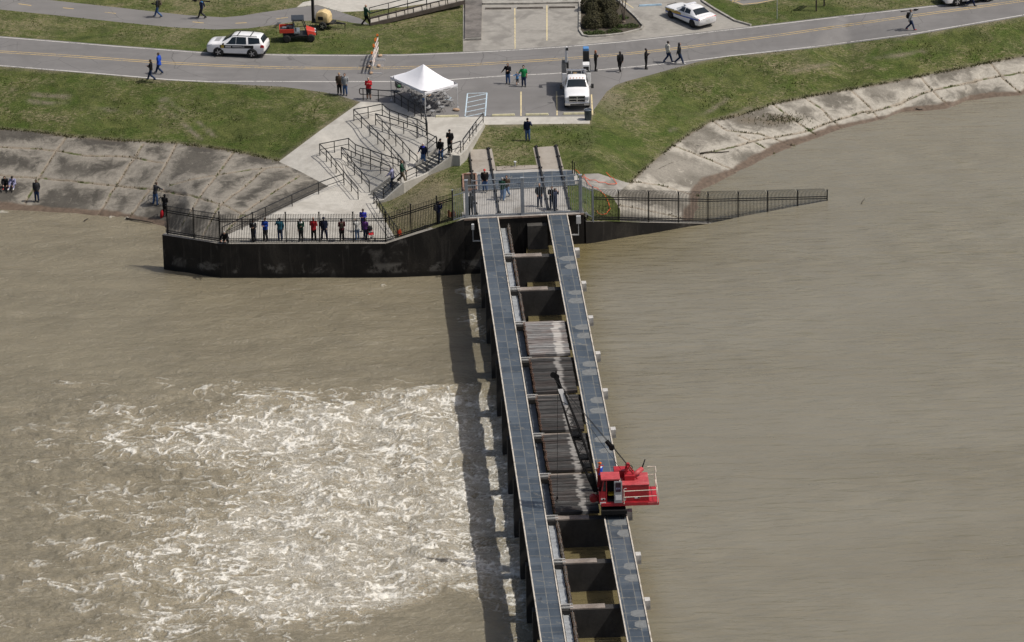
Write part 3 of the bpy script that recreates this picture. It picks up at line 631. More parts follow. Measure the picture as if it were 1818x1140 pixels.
def down_z(x, y):
    px, py = to_px(x, y, np.full(len(x), ZWL))
    u, v = weir_uv(x, y)
    # foam: boils below the five open bays (u from about 21 to 54 m), thinning downstream
    core = sstep(20.0, 25.5, u + 3.2 * fbm(x * .16, y * .25, 4, 21) * sstep(-3, -10, v) + np.clip(-v - 9, 0, 40) * .10) * sstep(58.5, 53, u + 2.5 * fbm(x * .2, y * .2, 3, 22) - np.clip(-v - 4, 0, 22) * .28 + np.clip(-v - 26, 0, 30) * .2)
    fall = .30 + .70 * sstep(-23, -7.5, v); fall *= sstep(-42, -12, v) * .93 + .07
    fo = core * fall
    fo *= 1 + .22 * np.cos((u - 24.) / 6.61 * 2 * math.pi + 1.4 * fbm(x * .12, y * .2, 3, 33)) * sstep(-26, -8, v)
    fo += .36 * sstep(15, 24, u + np.clip(-v - 12, 0, 30) * .30 - 1.5) * sstep(80, 60, u) * sstep(-38, -16, v) * sstep(-2, -12, v)
    fo += .12 * sstep(12, 26, u) * sstep(90, 70, u) * sstep(-70, -10, v)
    streak = np.clip(fbm(x * .10, y * .35, 4, 31) * 1.8 + .1, -1, 1)
    fo *= 1. + .38 * streak
    fo *= 1 - .6 * sstep(-12, -5, v) * sstep(53, 56, u)
    fo += .62 * np.exp(-((v + .6) / 1.3) ** 2) * np.clip(.25 + vnoise(x * .25, y * .38, 40), 0, 1) * sstep(1, 2.5, u)
    fo += .5 * blob(px, py, 815, 708, 40, 9) + .55 * blob(px, py, 700, 697, 45, 8) + .6 * blob(px, py, 483, 1108, 14, 16) + .35 * blob(px, py, 462, 1080, 18, 18)
    fo += .40 * np.exp(-(pl_dist(px, py, [[(640, 490), (665, 540), (700, 565), (745, 600), (790, 650)]]) / 7) ** 2) * np.clip(.3 + vnoise(x * .8, y * .6, 44), 0, 1) + .34 * blob(px, py, 850, 515, 45, 14) + .2 * blob(px, py, 690, 505, 90, 6)
    fo += .32 * np.exp(-(pl_dist(px, py, [[(0, 1043), (120, 1035), (230, 1010), (330, 960)], [(0, 770), (70, 760), (150, 757)], [(40, 1000), (160, 1075), (260, 1090)]]) / 9) ** 2) * np.clip(.4 + vnoise(x * .6, y * .6, 46), 0, 1)
    fo += .2 * np.exp(-(pl_dist(px, py, [[(160, 389), (190, 384), (230, 388)], [(0, 376), (40, 373)]]) / 4) ** 2)
    fo = np.clip(fo * .70, 0, .78)
    tu = np.clip(core * (.35 + .65 * sstep(-40, -10, v)) + .25 * sstep(8, 22, u) * sstep(-60, -15, v) + .2, 0, 1)
    xs = x * .7
    calm = 1 - .6 * sstep(-8, -4, v)
    z = -.16 * core + .20 * calm * tu * fbm(xs * .55, y * .75, 4, 50) + .24 * calm * core * np.abs(fbm(x * .33 + .25 * y, y * .5, 4, 51)) + .05 * tu * vnoise(x * 2.2, y * 3., 52) + .05 * vnoise(x * .5, y * 1.1, 53) + .07 * fbm(x * .22, y * .5, 4, 58)
    z += core * sstep(-16, -6, v) * sstep(-3.4, -5, v) * .20 * np.abs(vnoise(x * .9, y * 1.1, 56))
    # the standing wave where the first open bay's jet rises, and the swell along the jets
    z += .42 * np.exp(-((u - 22.3 + .10 * (v + 3)) / .9) ** 2) * sstep(-9, -3, v) + .18 * calm * core * np.sin(v * .9 + 2.2 * fbm(x * .3, y * .3, 3, 57)) * sstep(-22, -5, v)
    near = sstep(1.2, .0, np.abs(y - 327.)) * (x < -2)
    z = ZWL + z * (1 - .8 * near)
    L, veil, D = foam_lace(x, y, fo, tu, (len(DYS), len(DXS)), DXS[1] - DXS[0], DYS[1] - DYS[0])
    return z + .05 * sstep(.2, .9, L), {"foam": fo, "turb": tu, "lace": L, "veil": veil, "dens": D}
DXS, DYS = np.arange(-48, 4.05, .085), np.arange(240, 345.5, .14)
wl = tag(grid_obj("downstream_water", DXS, DYS, down_z, WM), kind="structure")
m = MB(); z0 = ZWL - .16
m.add([(-3000, -3000, z0), (1.2, -3000, z0), (1.2, 240.2, z0), (-47.7, 240.2, z0), (-47.7, 346, z0), (-3000, 346, z0)], [(0, 1, 2, 3), (0, 3, 4, 5)])
tag(m.obj("far_downstream_water", WM), kind="structure")
def up_mat():
    t = NT("upstream_water", .11, spec=.5); v = t.pos(); px = t.attr("near")
    b = t.noise(t.pos((.3, 1., 1), (0, 0, -.1)), .10, 4., .6, .4); st = t.noise(t.pos((.25, 1.5, 1), (0, 0, -.12)), .45, 4., .6, .8)
    c = t.ramp(b, (.3, (.180, .161, .115)), (.7, (.211, .193, .145))); c = t.mix(t.mr(st, .5, .75, 0., .12), c, (.225, .195, .130))
    c = t.mix(px, c, (.140, .116, .058))  # olive near walls and walkway: wall reflection and clearer water put into the colour
    t.set("Base Color", c)
    r1 = t.noise(t.pos((.30, 1.4, 1), (0, 0, -.09)), .8, 4., .55, .7); r2 = t.noise(t.pos((.4, 1.3, 1), (0, 0, .25)), 2.2, 3., .55, .4); r3 = t.noise(t.pos((.6, 1.2, 1)), 9., 3., .6)
    wvs = t.n("TexWave", i_Vector=t.pos((.10, 1., 1), (0, 0, -.06)), i_Scale=.62, i_Distortion=5.5, i_Detail=3.).outputs["Fac"]
    gust = t.noise(v, .06, 3., .5)
    h = t.math('ADD', r1, t.math('MULTIPLY', r2, .34)); h = t.math('ADD', h, t.math('MULTIPLY', r3, .05)); h = t.math('ADD', h, t.math('MULTIPLY', wvs, t.mr(gust, .35, .65, .16, .55, False)))
    h = t.math('MULTIPLY', h, t.mr(gust, .3, .7, .55, 1.15, False)); t.bump(h, .6, .36); return t.m
UM = up_mat()
def up_z(x, y):
    u, v = weir_uv(x, y)
    z = ZWR + .022 * vnoise(x * .3 + .1 * y, y * .9, 61) + .014 * vnoise(x * .8, y * 2., 62)
    near = np.exp(-((np.clip(u - 0, 0, 99)) / 6.) ** 2) * sstep(26, 6, v) * .8 + .5 * np.exp(-(np.clip(v - 7.2, 0, 99) / 1.2) ** 2) + 1.0 * (v < 6.4)
    return z, {"near": np.clip(near, 0, 1)}
wr = tag(grid_obj("upstream_water", np.r_[np.arange(1.2, 50, .3), np.arange(50, 90, 2.)], np.arange(236, 375, .3), up_z, UM), kind="structure")
m = MB(); z0 = ZWR - .06
m.add([(1.35, -3000, z0), (3000, -3000, z0), (3000, 330, z0), (88, 330, z0), (88, 236.2, z0), (1.35, 236.2, z0)], [(0, 1, 4, 5), (1, 2, 3, 4)]); m.add([(88, 330, z0), (3000, 330, z0), (3000, 374, z0), (88, 374, z0)], [(0, 1, 2, 3)])
tag(m.obj("far_upstream_water", UM), kind="structure")
# ================================================================ THE WEIR
RZW = math.atan2(WE.y, WE.x)
PU = [6.95 + 6.61 * k for k in range(16)]            # piers along the weir
STEELB = None
def plate_mat():
    t = NT("walkway_plate", .42, .25, .5); v = t.pos(world=False)
    cell = t.n("TexWhiteNoise", noise_dimensions='2D', i_Vector=t.n("VectorMath", operation='FLOOR', i_0=t.n("Mapping", i_Vector=v, i_Scale=(.9, 1.27, 0)).outputs[0]).outputs[0]).outputs["Value"]
    b = t.noise(t.pos((.25, 1., 1.), world=False), .9, 5., .6, .5); m = t.noise(v, 3., 6., .7); fn = t.noise(v, 30., 3., .7)
    c = t.ramp(t.math('ADD', t.math('MULTIPLY', cell, .45), t.math('MULTIPLY', b, .6)), (.25, (.052, .066, .082)), (.5, (.075, .093, .113)), (.8, (.105, .125, .145)))
    scr = t.n("TexWave", wave_type='BANDS', i_Vector=t.pos((1, .55, 1), (0, 0, .7), world=False), i_Scale=.16, i_Distortion=9., i_Detail=3., i_Detail_Scale=.8).outputs["Fac"]
    c = t.mix(t.math('MULTIPLY', t.mr(scr, .985, 1.), t.mr(m, .45, .6, 0., .6)), c, (.26, .24, .19))
    br = t.n("TexBrick", i_Vector=v, i_Scale=1., i_Color1=(0, 0, 0), i_Color2=(0, 0, 0), i_Mortar=(1, 1, 1), offset=0.)
    br.inputs["Mortar Size"].default_value = .022; br.inputs["Brick Width"].default_value = 1.105; br.inputs["Row Height"].default_value = .79
    c = t.mix(t.math('MULTIPLY', br.outputs[0], t.mr(m, .3, .6, .2, .85)), c, (.26, .245, .20))
    c = t.mix(t.mr(t.noise(v, 1.3, 7., .75), .55, .75, 0., .5), c, (.15, .155, .155)); c = t.mix(t.mr(t.noise(t.pos((.6, 2., 1), world=False), .8, 5., .7), .60, .72, 0., .7), c, (.022, .024, .028))
    t.set("Base Color", c); t.set("Roughness", t.mr(m, .2, .8, .38, .62, False)); t.bump(t.math('ADD', fn, m), .25, .01); return t.m
PLATE = plate_mat()
LEDGE = M("ledge_concrete", (.50, .455, .39), .8, var=.25, scale=1.5, bump=.2, dirt=(.25, .21, .16))
GIRD = M("dark_girder", (.06, .062, .065), .7, var=.3, scale=2.)
DUST = M("pale_dust", (.150, .157, .157), .85, var=.16, scale=3.)
def wthing(name, label, cat, group=None): return thing(name, label, cat, WO, RZW, group)
def walkway(v0, v1, label, u1=104.):
    t = wthing("walkway", label, "walkway", "steel walkways of the weir")
    mb = MB(); n = int(u1 / 6.61)
    mb.box((u1 / 2, (v0 + v1) / 2, -.045), (u1, v1 - v0 - .16, .06)); mb.obj("deck_plate", PLATE, t)
    for v in (v0 + .04, v1 - .04):
        e = MB()
        for k in range(-1, 15):
            a = (PU[k] if k >= 0 else 0) + .01; b = (PU[k + 1] if k < 15 else u1) - .01
            e.box(((a + b) / 2, v, -.03), (b - a, .085, .16))
        e.obj("edge_beam", LEDGE, t, bevel=.012)
    g = MB()
    for v in (v0 + .14, v1 - .14): g.box((u1 / 2, v, -.20), (u1, .1, .24))
    g.obj("girder", GIRD, t); return t
wl_ = walkway(0., 1.58, "long blue-grey steel walkway on the foaming downstream side of the weir")
wr_ = walkway(5.28, 6.82, "long blue-grey steel walkway on the calm upstream side, under the red crane")
# two worn pale pads a bay on the crane walkway
for k in range(-1, 15):
    ub = PU[k] if k >= 0 else .0
    for du in (2.1, 3.75):
        if k == -1: continue
        u = ub + du + rng.uniform(-.15, .15); w = rng.uniform(.8, 1.15); l = rng.uniform(.7, 1.1)
        pts = [(u - w / 2, 6.69), (u + w / 2, 6.69)] + [(u + w / 2 * math.cos(a), 6.69 - l * (.55 + .45 * math.sin(a)) * (1 + .05 * math.sin(5 * a + k))) for a in np.linspace(.0, math.pi, 9)]
        MB().add([(p[0], p[1], -.0105) for p in pts], [tuple(range(len(pts)))]).obj("worn_pad", DUST, wr_)
WALLC = M("dark_stained_concrete", (.060, .056, .050), .9, var=.4, scale=.7, bump=.5, dirt=(.025, .024, .022))
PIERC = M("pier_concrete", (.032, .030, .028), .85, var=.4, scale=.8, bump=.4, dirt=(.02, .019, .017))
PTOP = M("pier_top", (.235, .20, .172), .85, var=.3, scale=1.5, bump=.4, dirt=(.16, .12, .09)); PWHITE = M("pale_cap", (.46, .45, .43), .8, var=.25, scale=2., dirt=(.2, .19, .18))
weir = wthing("weir", "concrete weir of square piers carrying two walkways across the brown water", "weir")
mb = MB()
mb.box((0, 3.25, -3.4), (.62, 6.8, 5.76)); mb.box((0, .75, -.42), (.62, 1.2, .22)); mb.box((0, 6.05, -.42), (.62, 1.2, .22))
pm = mb.mesh("pier", PIERC)
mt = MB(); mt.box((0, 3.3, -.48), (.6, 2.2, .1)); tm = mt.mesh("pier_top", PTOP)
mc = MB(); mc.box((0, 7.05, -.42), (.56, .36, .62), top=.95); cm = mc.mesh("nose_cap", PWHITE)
ms = MB(); ms.box((0, 7.02, -1.6), (.5, .3, 1.9)); sm_ = None
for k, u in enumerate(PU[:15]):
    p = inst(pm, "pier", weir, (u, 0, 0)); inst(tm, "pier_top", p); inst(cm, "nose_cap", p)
GALV = M("galvanised_steel", (.42, .44, .45), .45, .35, var=.2, scale=2.5, dirt=(.25, .255, .26)); BSTEEL = M("blue_steel", (.085, .10, .12), .5, .3, var=.3, scale=2.)
beam_c = MB().box((0, 0, -1.05), (6.4, .42, .40)).mesh("needle_beam", GALV); beam_o = MB().box((0, 0, -1.05), (6.4, .40, .40)).mesh("needle_beam", BSTEEL)
flm = MB()
for vv in (-.2, .2): flm.box((0, vv, -.825), (6.36, .035, .05))
flc = flm.mesh("flange", GALV)
brk = MB()
for du in (-.28, .12): brk.box((du, .0, -.42), (.09, .78, .1)); brk.box((du, .40, -.6), (.09, .1, .45))
brk.box((-.08, -.36, -.38), (.5, .06, .06)); brm = brk.mesh("bracket", M("bracket_steel", (.50, .50, .48), .5, .2, var=.2, dirt=(.3, .28, .25)))
OPEN = range(4, 9)
for b in range(1, 16):
    a = 0. if b == 1 else PU[b - 2]; e = PU[b - 1]; c = (a + e) / 2
    nb = inst(beam_o if b in OPEN else beam_c, "needle_beam", weir, (c, 1.95, 0))
    if b not in OPEN: inst(flc, "flange", nb)
    inst(brm, "bracket", weir, (e, 1.95, 0))
# --- timber needles: standing in the closed bays, laid across the open ones
def timber_mat(name, cols, stripe, rust):
    t = NT(name, .9, spec=.2); oi = t.n("ObjectInfo").outputs["Random"]; tc = t.n("TexCoord").outputs["Object"]
    off = t.n("CombineXYZ"); t.put(off.inputs[0], t.math('MULTIPLY', oi, 37.)); t.put(off.inputs[2], t.math('MULTIPLY', oi, 11.))
    v = t.n("VectorMath", operation='ADD', i_0=tc, i_1=off).outputs[0]
    g = t.noise(t.n("Mapping", i_Vector=v, i_Scale=(7., .5, 7.)).outputs[0], 2.2, 5., .65); m = t.noise(v, 1.6, 5., .6)
    c = t.ramp(t.math('ADD', t.math('MULTIPLY', oi, .55), t.math('MULTIPLY', m, .5)), (.2, cols[0]), (.5, cols[1]), (.85, cols[2]))
    c = t.mix(t.mr(g, .35, .6, .65, 0.), c, tuple(q * .35 for q in cols[0]))
    y = t.math('ADD', t.n("SeparateXYZ", i_Vector=tc).outputs[1], t.math('MULTIPLY', t.math('SUBTRACT', t.math('FRACT', t.math('MULTIPLY', oi, 13.7)), .5), .26))
    band = t.math('MULTIPLY', t.mr(y, stripe[0] - .12, stripe[0] + .05), t.mr(y, stripe[1] - .05, stripe[1] + .2, 1., 0.))
    c = t.mix(t.math('MULTIPLY', band, t.mr(t.math('ADD', g, t.math('MULTIPLY', oi, .25)), .35, .6, .2, stripe[2])), c, (.42, .40, .37))
    c = t.mix(t.mr(t.math('ADD', t.noise(v, .9, 4.), t.math('MULTIPLY', t.math('FRACT', t.math('MULTIPLY', oi, 7.3)), .3)), .62, .78, 0., rust), c, (.17, .085, .055))
    t.set("Base Color", c); t.bump(g, .5, .02); return t.m
TA = timber_mat("pale_timber", ((.115, .111, .108), (.20, .194, .188), (.29, .283, .275)), (.55, 1.0, .95), .18)
TB = timber_mat("dark_timber", ((.030, .029, .028), (.050, .048, .046), (.095, .092, .088)), (.28, .56, .5), .06)
TU = timber_mat("wet_timber", ((.05, .042, .034), (.085, .07, .055), (.13, .11, .09)), (9., 9., 0.), .3)
IRON = M("rusty_iron", (.16, .09, .06), .8, .3, var=.35, scale=9.); CHAIN = M("old_iron", (.20, .19, .18), .6, .4, var=.35, scale=9.)
def needle(mat, L, iron, name):
    me = MB(); w = .272
    me.box((0, 0, -.10), (w, L, .2)); me.k = 1
    me.box((0, -L / 2 + .03, .012), (w * .55, .05, .05)); me.tube([(-.07, -L / 2 - .01, -.03), (-.07, -L / 2 - .08, .02), (.07, -L / 2 - .08, .02), (.07, -L / 2 - .01, -.03)], .014, 5)
    return me.mesh(name, [mat, iron])
na, nb_ = needle(TA, 2.9, IRON, "timber_needle"), needle(TB, 2.9, IRON, "timber_needle")
LBL = {4: "pale grey weathered timber lying across the open bay farthest from the red crane", 5: "dark grey timber lying across the open bay under the crane boom's tip", 6: "dark grey timber lying across the middle open bay under the boom",
       7: "dark grey timber lying across the open bay under the lower part of the boom", 8: "dark grey timber lying across the open bay beside the red crane cab"}
for b in OPEN:
    a, e = PU[b - 2] + .38, PU[b - 1] - .30; n = 20
    for k in range(n):
        u = a + (e - a) * (k + .5) / n
        o = bpy.data.objects.new("timber_needle", na if b == 4 else nb_); COL.objects.link(o)
        o.location = W(u, 3.68 + rng.uniform(-.04, .05), -.20 + rng.uniform(-.018, .018)); o.rotation_euler = (rng.uniform(-.012, .012), rng.uniform(-.04, .04), RZW + rng.uniform(-.004, .004))
        tag(o, LBL[b], "timber", "timbers of open bay %s" % {4: "farthest from the crane", 5: "at the boom tip", 6: "at mid boom", 7: "at the lower boom", 8: "beside the crane cab"}[b])
up = MB(); up.box((0, 0, -2.6), (.285, .2, 5.2)); up.k = 1; up.tube([(-.08, 0, -.02), (-.09, .0, .09), (-.03, 0, .14), (.04, 0, .12), (.085, 0, .04), (.08, 0, -.02)], .018, 6); up.box((0, .11, -.18), (.2, .02, .06))
upm = up.mesh("timber_needle", [TU, CHAIN])
UL = {1: "upright timber of the closed bay beside the abutment, seen by its iron loop", 2: "upright timber of the second closed bay out from the abutment", 3: "upright timber of the closed bay next to the pale timber stack",
      9: "upright timber of the first closed bay on the near side of the crane", 10: "upright timber of the second closed bay on the near side of the crane", 11: "upright timber of the nearest closed bay at the photo's lower edge"}
for b in UL:
    a, e = (0.25 if b == 1 else PU[b - 2] + .33), PU[b - 1] - .33; n = 20
    for k in range(n):
        o = bpy.data.objects.new("timber_needle", upm); COL.objects.link(o)
        o.location = W(a + (e - a) * (k + .5) / n, 2.32 + rng.uniform(-.03, .03), -.62 + rng.uniform(-.04, .04)); o.rotation_euler = (.02 + rng.uniform(-.012, .012), rng.uniform(-.006, .006), RZW)
        tag(o, UL[b], "timber", "standing timbers: " + UL[b].split("the ", 1)[1].split(",")[0])
# --- abutment and wing walls
def wall_mat():  # stained, near-black
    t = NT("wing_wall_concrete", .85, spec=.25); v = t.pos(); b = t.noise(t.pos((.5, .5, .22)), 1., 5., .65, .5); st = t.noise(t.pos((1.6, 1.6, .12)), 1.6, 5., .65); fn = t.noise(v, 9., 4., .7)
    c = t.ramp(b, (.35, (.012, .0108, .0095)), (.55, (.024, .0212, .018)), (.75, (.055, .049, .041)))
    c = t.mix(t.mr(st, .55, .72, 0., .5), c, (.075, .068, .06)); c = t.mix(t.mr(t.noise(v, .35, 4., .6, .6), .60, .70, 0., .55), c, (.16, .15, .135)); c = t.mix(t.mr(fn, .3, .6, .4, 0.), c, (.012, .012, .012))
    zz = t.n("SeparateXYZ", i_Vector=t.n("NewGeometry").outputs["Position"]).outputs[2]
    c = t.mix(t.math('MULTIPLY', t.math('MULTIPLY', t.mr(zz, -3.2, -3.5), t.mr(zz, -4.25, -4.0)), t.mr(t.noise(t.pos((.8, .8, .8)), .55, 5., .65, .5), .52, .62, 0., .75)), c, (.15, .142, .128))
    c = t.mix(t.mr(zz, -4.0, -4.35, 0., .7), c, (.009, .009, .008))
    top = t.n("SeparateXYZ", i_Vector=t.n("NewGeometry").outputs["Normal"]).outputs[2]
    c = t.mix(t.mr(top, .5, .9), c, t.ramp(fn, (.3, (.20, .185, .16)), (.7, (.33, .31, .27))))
    t.set("Base Color", c); t.bump(t.math('ADD', fn, st), .4, .03); return t.m
WALL = wall_mat()
def wall(parts, name, label, th=.45, zb=-6.2, cap=None):
    mb = MB()
    for a, b in zip(parts[:-1], parts[1:]):
        a, b = Vector(a), Vector(b); d = (b - a).to_2d(); n = Vector((-d.y, d.x)).normalized() * th
        if n.y < 0: n = -n
        n = Vector((n.x, n.y, 0)); z = lambda p: Vector((p.x, p.y, zb)); ba = Vector((0, -.0, 0))
        mb.hull([z(a), z(b), z(b) + n, z(a) + n], [a, b, b + n, a + n])
    o = mb.obj(name, WALL); return tag(o, label, "wall")
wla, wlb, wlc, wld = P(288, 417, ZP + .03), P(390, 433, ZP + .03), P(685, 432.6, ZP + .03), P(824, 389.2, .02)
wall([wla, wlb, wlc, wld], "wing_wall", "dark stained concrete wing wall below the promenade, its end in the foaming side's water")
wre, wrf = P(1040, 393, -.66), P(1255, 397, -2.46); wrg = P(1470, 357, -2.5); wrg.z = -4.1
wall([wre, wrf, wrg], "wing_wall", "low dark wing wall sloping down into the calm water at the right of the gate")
mb = MB()
rows = []
e0, e1 = P(822, 388.6, 0), P(1037, 378.2, 0)
d = (e1 - e0).normalized(); n = Vector((-d.y, d.x, 0))
if n.y < 0: n = -n
q = [e0 - n * .03, e1 - n * .03, e1 + n * 1.5, e0 + n * 1.5]
mb.hull([Vector((p.x, p.y, -6.2)) for p in q], [Vector((p.x, p.y, -.02)) for p in q])
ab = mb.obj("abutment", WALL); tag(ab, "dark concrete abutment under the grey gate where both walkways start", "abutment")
mb = MB(); mb.bar(e0 - n * .06 + Vector((0, 0, -.06)), e1 - n * .06 + Vector((0, 0, -.06)), .07, .13); mb.obj("deck_edge", M("rust_edge", (.22, .16, .125), .8, var=.4, scale=3., dirt=(.09, .05, .035)), ab)
mb = MB(); mb.box((-.35, 3.0, -1.9), (.75, .7, 3.0)); mb.box((.2, 4.5, -3.4), (1.0, 1.5, 5.6)); bl = mb.obj("buttress", WALLC, ab); bl.parent = None
bl.location = WO; bl.rotation_euler = (0, 0, RZW); bl.parent = ab
q = [wre, P(1034, 379, 0) ]
mb = MB(); a = P(1037, 378.4, -.66); b = wre.copy(); mb.hull([Vector((p.x, p.y, -6.2)) for p in (a, b, b + Vector((.2, .6, 0)), a + Vector((0, .6, 0)))], [Vector((p.x, p.y, -.3)) for p in (a, b, b + Vector((.2, .6, 0)), a + Vector((0, .6, 0)))])
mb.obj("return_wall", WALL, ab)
# light-coloured boxes bolted to the abutment either side of the walkways
LGREY = M("light_grey_metal", (.55, .56, .56), .5, .1, var=.1)
def bolt_box(px, py, z, w, h, lab, s=1):
    p = P(px, py, z); t = thing("equipment_box", lab, "box", p); mb = MB(); mb.box((0, -.1, h / 2), (w, .2, h)); mb.obj("housing", LGREY, t, bevel=.015)
    mb = MB(); mb.box((0, -.12, -.45), (.05, .05, .9)); mb.box((s * .35, -.12, -.9), (.75, .08, .09)); mb.obj("support_arm", LGREY, t); return t
bolt_box(839.5, 407, -.55, .2, .45, "small pale grey box on a bent arm left of the downstream walkway")
bolt_box(1027, 396, -.45, .34, .62, "larger pale grey box on a bracket right of the crane walkway", -1)
# ================================================================ FENCES, GATE, RAILINGS
BLACKI = M("black_iron", (.010, .010, .011), .45, .2, var=.2, spec=.4); GREYG = M("grey_gate_steel", (.33, .36, .39), .45, .3, var=.15, scale=2.)
def lerp_bays(a, b, n): return [a.lerp(b, i / n) for i in range(n + 1)]
def picket_fence(pts, label, h=2.35, sp=.125, mat=None, curve=None, pick=.033, post=.10, name="iron_fence", ph=None, rails=(.13, .28, -.52, -.68), group=None, last=True, lowz=None):
    mat = mat or BLACKI; t = thing(name, label, "fence", pts[0], 0, group); o0 = pts[0]; up = Vector((0, 0, 1)); ph = ph or h + .02
    pm_ = MB().box((0, 0, ph / 2 - .15), (post, post, ph + .3)).box((0, 0, ph + .015), (post + .03, post + .03, .03)).mesh("post", mat)
    for i, p in enumerate(pts):
        if i == len(pts) - 1 and not last: break
        inst(pm_, "post", t, p - o0)
    for a, b in zip(pts[:-1], pts[1:]):
        a = a - o0; b = b - o0; mb = MB(); n = max(3, int(round((b - a).length / sp)))
        for r in rails:
            zz = r if r > 0 else h + r; mb.bar(a + up * zz, b + up * zz, .05, .06)
        for k in range(1, n):
            p = a.lerp(b, k / n)
            if curve is None: mb.bar(p, p + up * h, pick, pick, up=(0, 1, 0))
            else:
                c = Vector(curve); hs = h - .38
                mb.tube([p, p + up * hs] + [p + up * (hs + .38 * math.sin(x)) + c * (.36 * (1 - math.cos(x))) for x in (.5, .95, 1.35, 1.75)], pick * .56, 4)
        mb.obj("picket_panel", mat, t)
    return t
zt = Vector((0, 0, .03))
fa, fb, fc, fd = P(298, 416, ZP), P(389, 430.5, ZP), P(684, 430.3, ZP), P(803, 394, -.25)
def fpts(px, z0, z1=None):
    n = len(px); return [P(x, y, z0 + ((z1 if z1 is not None else z0) - z0) * i / (n - 1)) + zt for i, (x, y) in enumerate(px)]
picket_fence(fpts([(298, 416), (345, 424), (391, 431)], ZP), "black iron fence with curved tops on the short angled end of the wing wall", h=2.45, curve=(-.45, -.9, 0))
picket_fence(fpts([(391, 431), (450, 431), (508.5, 430.9), (568, 430.7), (628, 430.5), (685, 430.3)], ZP), "black iron fence along the straight promenade edge with people standing behind it", h=2.4, curve=(0, -1, 0))
picket_fence(fpts([(685, 430.3), (730, 416.5), (776, 402), (804, 393.5)], ZP, -.25), "black iron fence climbing the wall beside dry grass up to the grey gate", h=2.4, curve=(.1, -1, 0))
n7 = 8; ra, rb = wre + Vector((.5, .16, .0)), wrg + Vector((0, .12, 0))
rp = []
for i, x in enumerate([1052, 1097.5, 1151, 1204, 1257, 1310, 1362, 1415.5, 1468.5]):
    f_ = (x - 1040) / (1470 - 1040); a = wre.lerp(wrf, min(1, (x - 1040) / 215.)) if x <= 1255 else wrf.lerp(wrg, (x - 1255) / 215.)
    rp.append(a + Vector((0, .15, .02)))
picket_fence(rp, "black iron fence with curved tops running down into the calm brown water", h=2.42, curve=(-.4, .9, 0), sp=.122)
# grey gate across the deck
ga, gm, gb = P(829, 386, 0), P(928, 381.5, 0), P(1031, 376.5, 0)
gate = thing("walkway_gate", "tall grey steel gate closing both walkways, with three square posts", "gate", ga)
gpost = MB().box((0, 0, 1.5), (.23, .23, 3.0)).box((0, 0, 3.01), (.27, .27, .03)).mesh("gate_post", GREYG)
for p in (ga, gm, gb): inst(gpost, "gate_post", gate, p - ga)
for a, b in ((ga, gm), (gm, gb)):
    a = a - ga; b = b - ga; mb = MB(); n = int((b - a).length / .135); up = Vector((0, 0, 1))
    for r in (.1, 2.55): mb.bar(a + up * r, b + up * r, .05, .07)
    for k in range(1, n): p = a.lerp(b, k / n); mb.bar(p + up * .05, p + up * 2.6, .03, .03, up=(0, 1, 0))
    mb.obj("gate_leaf", GREYG, gate)
picket_fence([P(804.5, 393.4, -.25) + zt, P(827, 386.6, 0) + zt], "short grey steel fence panel left of the gate, above the dark wall", h=2.5, mat=GREYG, name="steel_fence", sp=.14, pick=.03, last=False, rails=(.1, -.45))
picket_fence([P(1033, 377.2, 0), P(1053, 388, -.55)], "short grey steel fence panel right of the gate, by the orange rope", h=2.6, mat=GREYG, name="steel_fence", sp=.14, pick=.03, rails=(.1, -.4))
# low grey barrier along the far side of the deck
bp = [P(838, 341, 0), P(905, 337, 0), P(967, 334, 0), P(1026, 330, 0)]
picket_fence(bp, "low grey railing with thin pickets across the far side of the deck", h=.95, mat=GREYG, name="steel_railing", sp=.3, pick=.022, post=.05, rails=(.12, -.04))
# blue-grey cover plates over the pit, and the open pit beside them
cp_ = tag(MB().prism([(p.x, p.y) for p in (P(848, 310, .05), P(1017, 303, .05), P(1021, 329.5, .05), P(850, 338, .05))], .03, .075).obj("cover_plate", PLATE), "blue-grey steel cover plates across the pit at the head of the deck", "cover plate")
mb = MB(); fr = [P(822, 311, .02), P(845, 310, .02), P(846, 338, .02), P(823, 339, .02)]
for a, b in zip(fr, fr[1:] + fr[:1]): mb.bar(a + Vector((0, 0, .06)), b + Vector((0, 0, .06)), .12, .14)
pit = thing("open_pit", "rust-framed open pit at the left of the cover plates", "pit", (0, 0, 0)); mb.obj("frame", M("rust_frame", (.24, .14, .10), .85, var=.3, scale=3.), pit)
MB().prism([(p.x, p.y) for p in fr], .008, .02).obj("pit_floor", M("pit_dark", (.035, .028, .022), .95, var=.4, scale=2.), pit)
# crane rails running down the slope
RAILM = M("rail_steel", (.035, .032, .03), .6, .5, var=.3, scale=3.)
for lab, a, b in (("left rail of the left crane track on the grass slope", (833, 267), (846, 381)), ("right rail of the left crane track on the grass slope", (867, 265), (886, 378)),
                  ("left rail of the right crane track on the grass slope", (952, 261.5), (974, 373)), ("right rail of the right crane track on the grass slope", (987, 260), (1012, 372))):
    q = resample([a, b], 9, False) + [b]; mb = MB()
    pts = [G(x, y, .10) for x, y in q]
    for p0, p1 in zip(pts[:-1], pts[1:]): mb.bar(p0, p1, .11, .16)
    o = mb.obj("crane_rail", RAILM); tag(o, "dark steel " + lab, "rail", "crane rails on the slope")
    k = MB()
    for p in pts[::2]: k.box(p + Vector((0, 0, -.03)), (.3, .14, .08))
    k.obj("clamp", RAILM, o)
